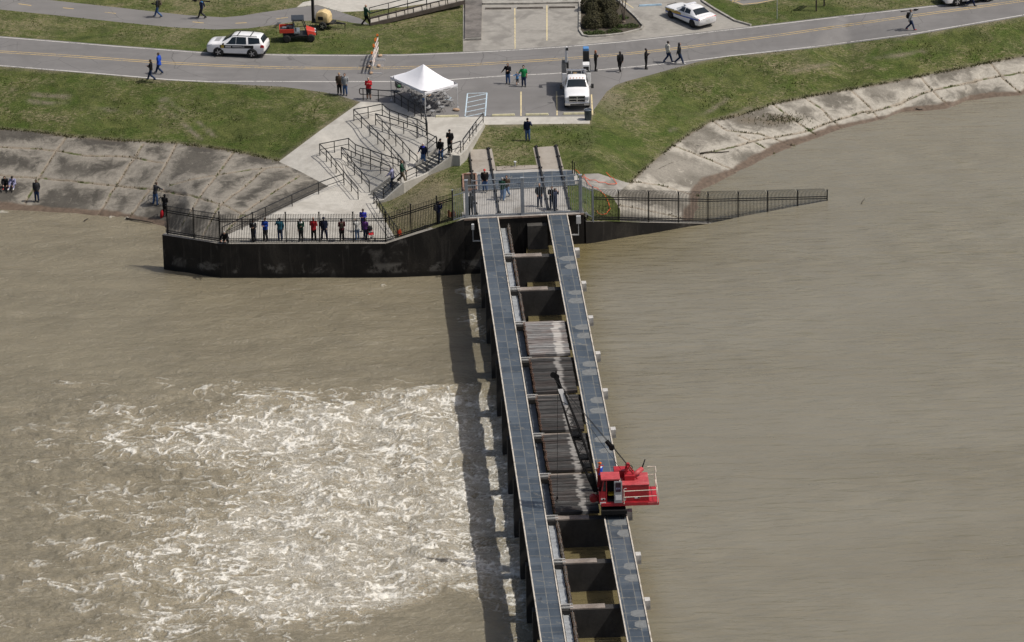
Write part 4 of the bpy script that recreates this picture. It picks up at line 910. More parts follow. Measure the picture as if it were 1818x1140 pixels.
# railings of the ramps
RAILB = M("railing_paint", (.009, .0095, .010), .5, .1, var=.2)
def railing(line, label, h=.96, gap=1.35, loop_end=False, zs=None, name="ramp_railing", mid=(.5,), mat=None):
    mat = mat or RAILB
    pts = [(P(x, y, zs[i]) if zs else G(x, y)) for i, (x, y) in enumerate(line)]; o0 = pts[0]; t = thing(name, label, "railing", o0); up = Vector((0, 0, 1))
    pm_ = MB().tube([(0, 0, -.05), (0, 0, h)], .036, 6).mesh("post", mat); done = []
    pts = [p - o0 for p in pts]
    for a, b in zip(pts[:-1], pts[1:]):
        n = max(1, int(round((b - a).length / gap)))
        for k in range(n): inst(pm_, "post", t, a.lerp(b, k / n))
    inst(pm_, "post", t, pts[-1])
    tr = [p + up * h for p in pts]
    if loop_end:
        e = tr[0]; d = (tr[0] - tr[1]).normalized() * .3; tr = [e - up * (h * .5), e - up * (h * .5) + d * .8, e - up * h * .42 + d, e - up * .08 + d, e + d * .8] + tr
    MB().tube(tr, .040, 6).obj("top_rail", mat, t)
    for m_ in mid: MB().tube([p + up * (h * m_) for p in pts], .028, 6).obj("mid_rail", mat, t)
    return t
railing([(645, 177.5), (672, 180), (701, 182)], "black railing at the head of the ramps behind the man in red", loop_end=True)
railing([(701, 182), (725, 198), (748, 212), (756, 224), (759, 240)], "black railing curving past the front leg of the white canopy")
railing([(628.5, 214.5), (654, 210), (679, 205), (692, 215), (708, 221), (723.5, 226.5), (741, 232), (757, 241)], "black railing on the far side of the upper ramp, under the canopy's shadow")
railing([(667, 222), (693, 230), (717, 237.5), (740.5, 246), (759, 256), (776, 265)], "black railing on the near side of the upper ramp, ending at the stair top")
railing([(628.5, 214.5), (642, 227), (657, 242), (671, 256), (682.5, 267), (695, 281), (707, 295), (719.5, 310)], "black railing down the left side of the second ramp")
railing([(667, 222), (679, 234), (691, 247), (703, 259.5), (715.5, 272), (727.5, 286), (741, 298)], "black railing down the right side of the second ramp, beside the stairs")
railing([(568, 276), (594, 271), (619.5, 266), (631.5, 277), (658, 287), (678, 294), (698, 300), (717, 307)], "black railing on the far side of the third ramp")
railing([(606.5, 281.5), (624, 289), (641, 296), (658, 301.5), (676, 308.5), (693, 316)], "black railing on the near side of the third ramp, above the lower stairs")
railing([(568, 276), (580, 287), (597, 307.5), (610.5, 325), (624, 340), (636, 354.5)], "black railing down the left side of the lowest ramp")
railing([(606.5, 281.5), (618, 295), (629.5, 311), (642.5, 325.5), (656, 342)], "black railing down the right side of the lowest ramp")
railing([(396, 424), (430, 408), (472, 388.5), (519, 366.5), (566, 345), (611, 329)], "long black railing along the promenade's inner edge above the revetment", gap=2.2)
railing([(858, 221.5), (845.5, 236), (834, 252), (822.5, 267.5)], "black railing up the grass edge at the right of the stair top", zs=[.9, .9, .9, .9])
railing([(818, 271), (796, 279)], "short black railing at the top right of the upper stairs", zs=[.9, .75])
railing([(775, 262), (759, 276)], "short black handrail at the top left of the upper stairs", zs=[.9, .7])
railing([(664, 362), (685, 396), (706, 426)], "black railing from the stair foot down to the promenade fence", zs=[ZP, ZP, ZP], gap=1.2)
# stairs
STEP = paving_mat("stair_concrete", (.44, .42, .375), (.26, .245, .215), .5)
st = thing("concrete_stairs", "pale concrete stairs in two flights beside the zigzag ramps", "stairs", (0, 0, 0))
def flight(tl, tr, zt_, bl, br, zb_, n):
    mb = MB(); A, B, C, D = P(*tl, zt_), P(*tr, zt_), P(*bl, zb_), P(*br, zb_)
    for k in range(n):
        f0, f1 = k / n, (k + 1) / n; z = zt_ + (zb_ - zt_) * k / n - (zt_ - zb_) / n * .0
        a, b, c, d = A.lerp(C, f0), B.lerp(D, f0), A.lerp(C, f1), B.lerp(D, f1)
        q = [a, b, d, c]; zz = zt_ - (zt_ - zb_) * (k + .5) / n + .08
        mb.hull([Vector((p.x, p.y, zb_ - .5)) for p in q], [Vector((p.x, p.y, zz)) for p in q])
    return mb.obj("flight", STEP, st)
flight((776, 269), (800, 277), .9, (740.5, 299), (757.5, 309.5), -.34, 7)
flight((697, 320), (713, 326), -.42, (660, 347), (679.5, 356), ZP - .05, 7)
def curb_wall(line, zs, w, h, lab):
    mb = MB(); pts = [P(x, y, z) for (x, y), z in zip(line, zs)]; rows = []
    for i, p in enumerate(pts):
        dd = pts[min(i + 1, len(pts) - 1)] - pts[max(i - 1, 0)]; n_ = Vector((-dd.y, dd.x, 0)).normalized() * (w / 2)
        rows.append([p - n_ - Vector((0, 0, .7)), p + n_ - Vector((0, 0, .7)), p + n_ + Vector((0, 0, h)), p - n_ + Vector((0, 0, h))])
    mb.ring(rows); return mb.obj("side_wall", STEP, st, bevel=.02)
curb_wall([(859, 222), (826, 270), (815, 280), (803, 279), (760, 310), (744, 317.5), (716, 328), (682, 358), (664, 361)], [.9, .9, .88, .86, -.3, -.38, -.42, -1.65, ZP], .2, .2, "")
curb_wall([(775, 268), (738, 298)], [.9, -.3], .18, .3, ""); curb_wall([(695, 318), (658, 346)], [-.42, ZP], .18, .3, "")
def stair_rail(line, zs, lab): return railing(line, lab, zs=zs, name="stair_handrail", gap=1.1, mid=(.5,))
stair_rail([(757, 308), (722, 324.5)], [-.3, -.4], "black handrail beside the middle landing of the stairs")
stair_rail([(712, 327), (681, 356)], [-.42, ZP], "black handrail down the right side of the lower flight")
stair_rail([(799, 280), (760, 309)], [.86, -.3], "black handrail down the right side of the upper flight")
# deep-stepped timber stair on the bank at the top of the picture
WOOD = M("dark_stair_timber", (.065, .052, .042), .85, var=.3, scale=2., bump=.3)
ts = thing("timber_stairs", "dark timber stair with deep pale treads climbing the bank beyond the road", "stairs", (0, 0, 0))
A0, A1 = P(657, 46, ZR), P(825, 14, ZR); zt2 = .55; up = Vector((0, 0, 1)); side = Vector((-.05, 1.5, 0))
mb = MB()
for o in (Vector(), side): mb.bar(A0 + o + up * .05, A1 + o + up * (zt2 - .05), .12, .34)
mb.obj("stringer", WOOD, ts); mb = MB(); rs = MB(); n = 11
for k in range(n):
    a = A0.lerp(A1, (k + .1) / n); b = A0.lerp(A1, (k + 1) / n); z = zt2 * (k + 1) / n + .06; i_ = Vector((0, .08, 0)); s2 = side - i_
    mb.hull([p + up * (z - .06) for p in (a + i_, b + i_, b + s2, a + s2)], [p + up * z for p in (a + i_, b + i_, b + s2, a + s2)])
    rs.hull([p + up * (z - .3) for p in (a + i_, a + i_ + (b - a) * .06, a + s2 + (b - a) * .06, a + s2)], [p + up * (z - .065) for p in (a + i_, a + i_ + (b - a) * .06, a + s2 + (b - a) * .06, a + s2)])
mb.obj("tread", M("pale_tread", (.36, .33, .28), .85, var=.2, scale=2.), ts); rs.obj("riser", WOOD, ts)
for o in (Vector((0, 0, 0)), side):
    mb = MB()
    for k in range(6): p = A0.lerp(A1, k / 5) + o + up * (zt2 * k / 5); mb.bar(p, p + up * 1.1, .055, .055, up=(0, 1, 0))
    for h_ in (1.08, .6): mb.bar(A0 + o + up * h_, A1 + o + up * (zt2 + h_), .05, .05)
    mb.obj("handrail", BLACKI, ts)
# raised dark slab at the left of the lot
o = tag(MB().prism([(p.x, p.y) for p in (P(825, 70, ZR), P(854.5, 69, ZR), P(857, -60, ZR), P(827, -60, ZR))], ZR - .1, ZR + .16).obj("raised_walkway", M("stained_walkway", (.16, .145, .13), .85, var=.4, scale=.8, world=True, dirt=(.07, .065, .06))), "raised dark-stained concrete walkway at the left edge of the far car park", "walkway")
mb = MB(); mb.bar(P(825, 70.8, ZR + .06), P(854.5, 69.8, ZR + .06), .14, .26); mb.obj("kerb", KERB, o)
# ================================================================ THE CRANE
RED = M("crane_red", (.38, .018, .026), .42, 0., var=.16, scale=1.2, dirt=(.27, .022, .026)); REDTOP = M("pale_red", (.42, .055, .062), .55, 0., var=.2, scale=2., dirt=(.46, .13, .125))  # second red is paler, for roofs, silencer and rear platform
CBLK = M("crane_black", (.008, .008, .0085), .75, 0., var=.3, spec=.2); CREAMP = M("cream_rail_paint", (.66, .60, .50), .5, 0., var=.1); SILV = M("silver_door", (.42, .43, .45), .35, .5, var=.1)
GLS = glass("dark_glass"); YELP = M("yellow_vinyl", (.62, .46, .03), .5); WHITEP = M("white_panel", (.75, .74, .72), .5, var=.06); CABIN = M("cab_interior", (.03, .032, .032), .8, var=.3)
cu, cv0 = 53.3, 5.96                                   # where the crane stands along and across the weir
CRS = .955
cr = thing("crane", "red lattice-boom crane standing on the upstream walkway of the weir", "crane", W(cu, cv0, 0), math.atan2(WV.y, WV.x) - R(1.5))
cr.scale = (CRS, CRS, CRS)
# local frame: x across the weir to the right, y along the weir away from us, z up
mb = MB(); mb.box((0, -.05, .42), (1.62, 2.7, .34)); mb.box((0, -1.5, .52), (1.75, .18, .3)); mb.box((0, 1.5, .52), (1.75, .18, .3)); mb.box((0, 0, .72), (1.3, 1.7, .3))
for sx in (-.72, .72): mb.box((sx, 0, .22), (.16, 3.1, .26))
mb.obj("carriage", CBLK, cr, bevel=.02)
wh = MB().disc((0, 0, 0), (1, 0, 0), .19, .1, 14).mesh("rail_wheel", M("wheel_steel", (.06, .06, .06), .5, .4), True)
for sx in (-.72, .72):
    for y in (-1.15, 1.15): inst(wh, "rail_wheel", cr, (sx, y, .2))
bz = .86
mb = MB(); mb.box((1.1, -.02, bz + .12), (3.9, 2.55, .24)); mb.obj("turntable_deck", RED, cr, bevel=.015)
# engine house
mb = MB(); mb.hull([(.62, -1.08, bz + .24), (2.42, -1.08, bz + .24), (2.42, 1.15, bz + .24), (.62, 1.15, bz + .24)], [(.62, -1.08, bz + 1.42), (2.42, -1.08, bz + 1.42), (2.42, 1.15, bz + 1.30), (.62, 1.15, bz + 1.30)])
h = mb.obj("engine_house", RED, cr, bevel=.03)
mb = MB(); mb.hull([(.60, -1.10, bz + 1.425), (2.44, -1.10, bz + 1.425), (2.44, 1.17, bz + 1.305), (.60, 1.17, bz + 1.305)], [(.60, -1.10, bz + 1.465), (2.44, -1.10, bz + 1.465), (2.44, 1.17, bz + 1.345), (.60, 1.17, bz + 1.345)]); mb.obj("house_roof", REDTOP, h)
mb = MB(); mb.box((.62, .72, bz + 1.62), (1.0, .8, .55)); mb.obj("upper_housing", RED, cr, bevel=.03)
mb = MB(); mb.box((1.15, .2, bz + 1.6), (.7, 1.0, .36)); mb.obj("winch_box", RED, cr, bevel=.03)
mb = MB(); mb.tube([(1.42, .10, bz + 1.62), (2.05, .72, bz + 1.82)], .17, 14); mb.obj("exhaust_silencer", REDTOP, cr, True)
mb = MB(); mb.tube([(2.02, .62, bz + 1.85), (2.1, .72, bz + 2.0), (2.28, .95, bz + 2.42)], [.05, .05, .04], 8); mb.obj("exhaust_pipe", CBLK, cr, True)
mb = MB(); mb.tube([(1.15 + .24 * math.cos(a), .55, bz + 2.0 + .2 * math.sin(a)) for a in np.linspace(-.3, 3.6, 12)], .03, 6); mb.obj("hose_loop", CBLK, cr, True)
# gantry
mb = MB()
for y in (-.05, .5): mb.bar((.75, y, bz + 1.4), (1.05, y, bz + 2.32), .09); mb.bar((1.7, y, bz + 1.4), (1.05, y, bz + 2.32), .08)
mb.bar((1.05, -.1, bz + 2.3), (1.05, .55, bz + 2.3), .12); mb.disc((1.05, .22, bz + 2.35), (0, 1, 0), .16, .22)
mb.obj("gantry", M("gantry_red", (.33, .02, .025), .45), cr)
# cab: open-sided frame with roof, glazing, seat and the half-open silver door
cab = MB(); x0, x1, y0, y1 = -.98, .34, -1.25, -.15; zc, zt3 = bz + .24, bz + 1.92
cab.box(((x0 + x1) / 2, (y0 + y1) / 2, zc + .03), (x1 - x0, y1 - y0, .06))
for x, y in ((x0 + .04, y0 + .04), (x1 - .04, y0 + .04), (x0 + .04, y1 - .04), (x1 - .04, y1 - .04)): cab.bar((x, y, zc), (x + (.28 if x < 0 else 0), y, zt3), .08)
cab.box((x0 + .22, y0 + .035, zc + .42), (.44, .05, .84)); cab.box(((x0 + x1) / 2, y1, zc + .8), (x1 - x0, .05, 1.6)); cab.box((x1, (y0 + y1) / 2, zc + .8), (.05, y1 - y0, 1.6)); cab.box((x0 + .03, (y0 + y1) / 2, zc + .3), (.05, y1 - y0, .6))
cab.bar((x0 + .5, y0 + .035, zc), (x0 + .5, y0 + .035, zt3), .06)
cb = cab.obj("cab", RED, cr)
mb = MB(); mb.box(((x0 + x1) / 2 + .12, (y0 + y1) / 2, zt3 + .06), (x1 - x0 - .02, y1 - y0 + .12, .13)); mb.obj("cab_roof", REDTOP, cb, bevel=.03)
mb = MB(); mb.box((-.2, y1 - .05, zc + .8), (1.0, .02, 1.5)); mb.box((x1 - .04, -.7, zc + .8), (.02, 1.0, 1.5)); mb.box((-.3, -.7, zc + .075), (1.1, .95, .03)); mb.obj("cab_lining", CABIN, cb)
mb = MB(); mb.add([(x0 + .02, y0 + .1, zc + .66), (x0 + .02, y1 - .1, zc + .66), (x0 + .27, y1 - .1, zt3 - .05), (x0 + .27, y0 + .1, zt3 - .05)], [(0, 1, 2, 3)]); mb.add([(x0 + .1, y0 + .02, zc + .88), (x0 + .45, y0 + .02, zc + .88), (x0 + .45, y0 + .02, zt3 - .12), (x0 + .33, y0 + .02, zt3 - .12)], [(0, 1, 2, 3)]); mb.obj("windscreen", GLS, cb)
mb = MB(); mb.box((-.12, -.72, zc + .45), (.46, .44, .12)); mb.box((.12, -.72, zc + .74), (.12, .44, .5), top=.9); mb.obj("seat", YELP, cb, bevel=.03)
mb = MB(); mb.tube([(-.5, -.8, zc + .05), (-.42, -.85, zc + .75)], .02, 6); mb.tube([(-.6, -.95, zc + .05), (-.38, -1.0, zc + .6)], .02, 6); mb.obj("control_levers", CBLK, cb)
mb = MB(); mb.box((.31, y0 - .06, zc + .82), (.56, .05, 1.62)); dr = mb.obj("cab_door", SILV, cb, bevel=.03)
mb = MB(); q = [(math.cos(a) * .20 + .31, math.sin(a)) for a in np.linspace(0, 2 * math.pi, 20, endpoint=False)]
mb.prism([(.31 + max(-.19, min(.19, .26 * math.cos(a))), max(-.34, min(.34, .46 * math.sin(a)))) for a in np.linspace(0, 2 * math.pi, 28, endpoint=False)], 0, .01)
w_ = mb.mesh("door_window", glass("door_glass", (.035, .012, .02))); inst(w_, "door_window", dr, (0, y0 - .088, zc + 1.18), (R(90), 0, 0))
mb = MB(); mb.box((.33, y0 - .093, zc + .42), (.40, .01, .36)); mb.obj("door_notice", WHITEP, dr)
FMW = M("white_lettering", (.8, .79, .77), .6, var=.03); LILAC = M("reflected_lettering", (.26, .25, .42), .6, var=.05)
lt = text_mesh("FM", .24); lt.materials.append(LILAC); o = inst(lt, "lettering", dr, (.31, y0 - .105, zc + 1.07), (R(90), 0, 0))  # letters reflected in the door glass, put on as lilac colour
lt = text_mesh("C", .36, .006); lt.materials.append(FMW); inst(lt, "lettering", h, (.80, -1.092, bz + 1.09), (R(90), 0, 0))
mb = MB(); mb.box((.75, -1.09, bz + .45), (.17, .02, .26)); mb.box((1.62, -1.09, bz + .52), (.36, .02, .14)); mb.box((-.72, y0 + .005, zc + .30), (.28, .02, .11)); mb.box((-.72, y0 + .005, zc - .02), (.4, .02, .2)); mb.obj("maker_plate", WHITEP, h)
mb = MB(); mb.box((1.72, -1.105, bz + .52), (.13, .015, .1)); mb.box((.77, -1.105, bz + .46), (.09, .015, .13)); mb.box((-.68, y0 - .008, zc + .30), (.12, .015, .08)); mb.obj("plate_mark", CBLK, h)
# rails
mb = MB()
for z in (.75, 1.2): mb.tube([(.70, -1.30, bz + z - .1), (2.98, -1.30, bz + z - .05), (2.98, 1.2, bz + z)], .028, 6)
for x, y in ((.70, -1.30), (2.98, -1.30), (2.98, -.05), (2.98, 1.2)): mb.tube([(x, y, bz + .15), (x, y, bz + 1.15)], .028, 6)
for z in (1.15, 1.75): mb.tube([(2.98, .3, bz + z), (2.98, 1.2, bz + z), (2.45, 1.2, bz + z)], .026, 6)
mb.tube([(2.98, 1.2, bz + .2), (2.98, 1.2, bz + 1.75)], .026, 6)
mb.obj("handrail", CREAMP, cr)
mb = MB(); mb.box((2.7, -.02, bz + .13), (.75, 2.6, .2)); mb.obj("rear_platform", REDTOP, cr, bevel=.01)
mb = MB()                                              # walkway guard at the far end of the crane
for z in (.55, 1.1): mb.tube([(-.85, 1.75, z), (-.85, 3.0, z), (.75, 3.0, z), (.75, 1.75, z)], .025, 6)
for x, y in ((-.85, 1.75), (-.85, 3.0), (.75, 3.0), (.75, 1.75)): mb.tube([(x, y, .02), (x, y, 1.1)], .025, 6)
mb.obj("guard_rail", GALV, cr)
mb = MB(); mb.bar((-1.0, -.1, bz + 1.75), (.45, -.1, bz + 1.85), .08); mb.bar((-1.0, -.1, bz + .9), (-1.0, -.1, bz + 2.3), .09); mb.bar((-.95, .1, bz + 1.9), (-.86, .1, bz + 2.45), .14); mb.tube([(-.86, .1, bz + 2.45), (-.6, .1, bz + 2.4)], .04, 6); mb.obj("boom_stop", M("dull_red", (.28, .02, .02), .5), cr)
# the boom
ft = Vector((-1.12, .05, bz + .55)); tip = Vector((-3.66, 1.55, 9.35)); ax = (tip - ft); L = ax.length; axn = ax.normalized(); sy = Vector((0, 1, 0)); sy = (sy - axn * sy.dot(axn)).normalized(); sx = axn.cross(sy)
def bp_(f, a, b): return ft + axn * (L * f) + sy * a + sx * b
def wid(f): return (.10 + .28 * min(1, f / .25)) if f < .25 else (.38 if f < .55 else .38 - .24 * (f - .55) / .45)
mb = MB(); N = 13; fs = [.06 + .74 * i / N for i in range(N + 1)]
for a, b in ((1, 1), (1, -1), (-1, 1), (-1, -1)): mb.tube([bp_(f, a * wid(f), b * wid(f) * .8) for f in [.0] + fs + [.86]], .048, 6)
bo = mb.obj("boom", CBLK, cr); mb = MB()
for i in range(N):
    f0, f1 = fs[i], fs[i + 1]
    for s in (1, -1):
        r = 1 if i % 2 else -1
        mb.tube([bp_(f0, s * wid(f0), r * wid(f0) * .8), bp_(f1, s * wid(f1), -r * wid(f1) * .8)], .02, 5); mb.tube([bp_(f0, r * wid(f0), s * wid(f0) * .8), bp_(f1, -r * wid(f1), s * wid(f1) * .8)], .02, 5)
mb.obj("lacing", CBLK, bo)
mb = MB()
for f in (.22, .30, .47, .50): MB().box(bp_(f, 0, 0), (wid(f) * 1.6, wid(f) * 2.0, .1)).obj("spreader", CBLK, bo)
mb.ring([[bp_(f, a * w, b * w * .8) for a, b in ((1, 1), (1, -1), (-1, -1), (-1, 1))] for f, w in ((.0, .2), (.14, .34))]); mb.obj("boom_plate", CBLK, bo)
mb = MB(); mb.ring([[bp_(f, a * .13, b * .13) for a, b in ((1, 1), (1, -1), (-1, -1), (-1, 1))] for f in (.84, .99)]); hd = mb.obj("boom_head", CBLK, bo)
for k, (f, o_) in enumerate(((.995, 0), (1.02, .16))): MB().disc(bp_(f, 0, o_), sy, .2, .16, 16).obj("sheave", CBLK, hd)
mb = MB(); mb.tube([bp_(1.0, .0, .0), bp_(1.0, 0, 0) + Vector((0, 0, .42))], .05, 6); mb.obj("sheave_guard", CBLK, hd)
sg = MB(); nn = Vector((0, -1, .15)); a0, a1 = bp_(.76, 0, 0), bp_(.90, 0, 0); sd_ = Vector((1, 0, 0)) * .17; off = Vector((0, -.22, 0))
sg.hull([a0 - sd_ + off, a0 + sd_ + off, a1 + sd_ + off, a1 - sd_ + off], [p + Vector((0, .03, 0)) for p in (a0 - sd_ + off, a0 + sd_ + off, a1 + sd_ + off, a1 - sd_ + off)]); sgo = sg.obj("boom_sign", WHITEP, bo)
CABLE = M("cable", (.03, .03, .03), .5, .4, var=.1)
mb = MB(); hk = Vector((tip.x - .06, tip.y - .06, .35)); mb.tube([bp_(1.0, 0, -.1), hk], .016, 5); mb.obj("hoist_line", CABLE, cr)
mb = MB(); mb.box(hk + Vector((0, 0, -.02)), (.12, .1, .2)); mb.tube([hk + Vector((.1 * math.cos(a), 0, -.22 + .1 * math.sin(a))) for a in np.linspace(1.57, 5.2, 9)], .025, 6); mb.obj("hook", CBLK, cr)
blk = Vector((-.05, .45, 4.25)); blk = bp_(1., 0, 0).lerp(Vector((1.05, .22, bz + 2.35)), .76) + Vector((0, 0, -.15))
mb = MB()
for s in (-.13, .13): mb.tube([bp_(.97, s, .1), blk + Vector((0, s, .1))], .018, 5)
for s in (-.12, 0, .12): mb.tube([blk + Vector((.1, s, 0)), (1.05, .22 + s, bz + 2.35)], .016, 5)
mb.tube([bp_(.97, .05, .14), (.7, .3, bz + 1.85)], .015, 5); mb.obj("pendant_line", CABLE, cr)
dn = (Vector((1.05, .22, bz + 2.35)) - tip).normalized(); mb = MB(); mb.disc(blk + dn * .12, (0, 1, 0), .2, .26, 14); mb.disc(blk - dn * .28, (0, 1, 0), .13, .22, 14); mb.bar(blk - dn * .45, blk + dn * .25, .1, .3); mb.obj("bridle_block", CBLK, cr)
mb = MB(); mb.disc((-1.35, -.55, bz + .32), (0, 1, 0), .26, .4, 14); mb.box((-1.15, -.5, bz + .3), (.35, .3, .4)); mb.obj("front_winch", M("winch_red", (.26, .015, .02), .5), cr, bevel=.01)

# ================================================================ VEHICLES
PAINT = NT("white_car_paint", .25, spec=.5); PAINT.set("Base Color", PAINT.ramp(PAINT.noise(PAINT.pos(world=False), 3., 4.), (.3, (.76, .76, .76)), (.7, (.82, .82, .815)))); PAINT.set("Coat Weight", .5); PAINT = PAINT.m
TYRE = M("tyre_rubber", (.013, .013, .013), .85, var=.3, scale=9.); RIM = M("alloy_rim", (.48, .48, .49), .35, .6, var=.1); TRIM = M("black_trim", (.018, .018, .018), .6, var=.2); CARG = glass("car_glass", (.014, .02, .024), .05)
LAMP = M("lamp_lens", (.55, .56, .58), .15, var=.05); TAIL = M("tail_lens", (.42, .015, .015), .2, var=.1); CHROME = M("chrome", (.55, .55, .56), .2, .8, var=.05); AMBER = M("amber_lens", (.6, .18, .02), .25)
def catmull(rows, n):
    rows = np.array(rows, float); out = []
    for i in range(len(rows) - 1):
        p0, p1, p2, p3 = rows[max(i - 1, 0)], rows[i], rows[i + 1], rows[min(i + 2, len(rows) - 1)]
        for t in np.arange(n) / n:
            m1 = (p2 - p0) / 2 if i else (p2 - p1); m2 = (p3 - p1) / 2 if i < len(rows) - 2 else (p2 - p1); c = .55
            m1, m2 = m1 * c * 1.4, m2 * c * 1.4
            out.append((2 * t ** 3 - 3 * t ** 2 + 1) * p1 + (t ** 3 - 2 * t ** 2 + t) * m1 + (-2 * t ** 3 + 3 * t ** 2) * p2 + (t ** 3 - t ** 2) * m2)
    out.append(rows[-1]); return np.array(out)
class Body:
    """car shell: stations (x, z bottom, z belt, z roof, half width below, half width at belt, half width at roof)"""
    def __init__(s, st, n=5):
        s.n = n; rows = catmull(st, n); s.R = []
        for x, zb, zs, zr, wb, wm, wr in rows:
            h = [(0, zb), (wb * .86, zb), (wb * .985, zb + .07), (wm * 1.0, zb + (zs - zb) * .45), (wm, zs - .06), (wm * .975, zs), (wr, zr - .035), (wr * .86, zr), (0, zr + .02)]
            s.R.append([(x, -y, z) for y, z in h] + [(x, y, z) for y, z in h[-2:0:-1]])
    def build(s, mat, parent): return MB().ring(s.R).obj("body", mat, parent, angle=50)
    def at(s, i, j):
        i *= s.n; i0 = min(int(i), len(s.R) - 2); f = i - i0; j0 = int(math.floor(j)); g = j - j0; m = len(s.R[0])
        q = lambda a, b: Vector(s.R[a][b % m])
        return (q(i0, j0) * (1 - g) + q(i0, j0 + 1) * g) * (1 - f) + (q(i0 + 1, j0) * (1 - g) + q(i0 + 1, j0 + 1) * g) * f
    def patch(s, mb, corners, off=.012, n=7):
        """corners: (station, ring) of a quad, laid just proud of the shell"""
        (a, b), (c, d), (e, f), (g, h) = corners; pts = []
        for u in range(n + 1):
            for v in range(n + 1):
                U, V = u / n, v / n
                i = (a * (1 - U) + c * U) * (1 - V) + (g * (1 - U) + e * U) * V; j = (b * (1 - U) + d * U) * (1 - V) + (h * (1 - U) + f * U) * V
                p = s.at(i, j); ta = s.at(i + .05, j) - s.at(i - .05 if i > .05 else i, j); tb = s.at(i, j + .05) - s.at(i, j - .05); nr = ta.cross(tb).normalized()
                cen = Vector((p.x, 0, .9)); nr = nr if nr.dot(p - cen) > 0 else -nr; pts.append(p + nr * off)
        mb.add(pts, [(u * (n + 1) + v, (u + 1) * (n + 1) + v, (u + 1) * (n + 1) + v + 1, u * (n + 1) + v + 1) for u in range(n) for v in range(n)])
    def both(s, mb, corners, off=.012):
        s.patch(mb, corners, off); s.patch(mb, [(i, 16 - j) for i, j in corners], off)
def wheel_meshes(r, w, rimmat):
    mb = MB(); prof = [(r * .62, -w / 2), (r * .93, -w / 2), (r, -w * .36), (r, w * .36), (r * .93, w / 2), (r * .62, w / 2)]
    rings = [[(rr * math.cos(t), yy, rr * math.sin(t)) for t in np.linspace(0, 2 * math.pi, 24, endpoint=False)] for rr, yy in prof]; mb.ring(rings)
    ty = mb.mesh("tyre", TYRE, True); mb = MB(); mb.disc((0, 0, 0), (0, 1, 0), r * .63, w * .72, 24)
    for k in range(5):
        a = 2 * math.pi * k / 5
        for s in (-1, 1): mb.bar((0, s * w * .42, 0), (r * .6 * math.cos(a), s * w * .40, r * .6 * math.sin(a)), .07, .05, up=(0, 1, 0))
    mb.disc((0, 0, 0), (0, 1, 0), r * .16, w * 1.0, 12); mb.k = 1
    for k in range(5):
        a = 2 * math.pi * (k + .5) / 5
        for s in (-1, 1): mb.box((r * .4 * math.cos(a), s * w * .365, r * .4 * math.sin(a)), (r * .22, .012, r * .22), 0.)
    return ty, mb.mesh("rim", [rimmat, TRIM])
def add_wheels(t, spots, r, w, rimmat=None):
    ty, rm = wheel_meshes(r, w, rimmat or RIM)
    for x, y in spots:
        wp = MB().disc((0, 0, 0), (0, 1, 0), r * .2, w * .9, 10).obj("wheel", TRIM, t); wp.location = (x, y, r); inst(ty, "tyre", wp); inst(rm, "rim", wp)
def arches(t, spots, r, y):
    mb = MB()
    for x in spots:
        for s in (-1, 1):
            q = [(x + r * 1.16 * math.cos(a), s * (y + .006), r + r * 1.16 * math.sin(a)) for a in np.linspace(-.25, math.pi + .25, 18)]
            mb.add(q + [(p[0], s * (y - .12), p[2]) for p in q], [tuple(range(18))] + [(i, i + 1, i + 19, i + 18) for i in range(17)])
    mb.obj("wheel_arch", TRIM, t)
def place(px1, py1, px2, py2, f=.5, z=None):
    """a vehicle on the ground with its front wheel over the first point and its rear wheel over the second"""
    a, b = P(px1, py1, ZR), P(px2, py2, ZR); return a.lerp(b, f), heading(b, a)
def decal_text(t, txt, size, loc, rot, mat):
    me = text_mesh(txt, size); me.materials.append(mat); inst(me, "lettering", t, loc, rot)
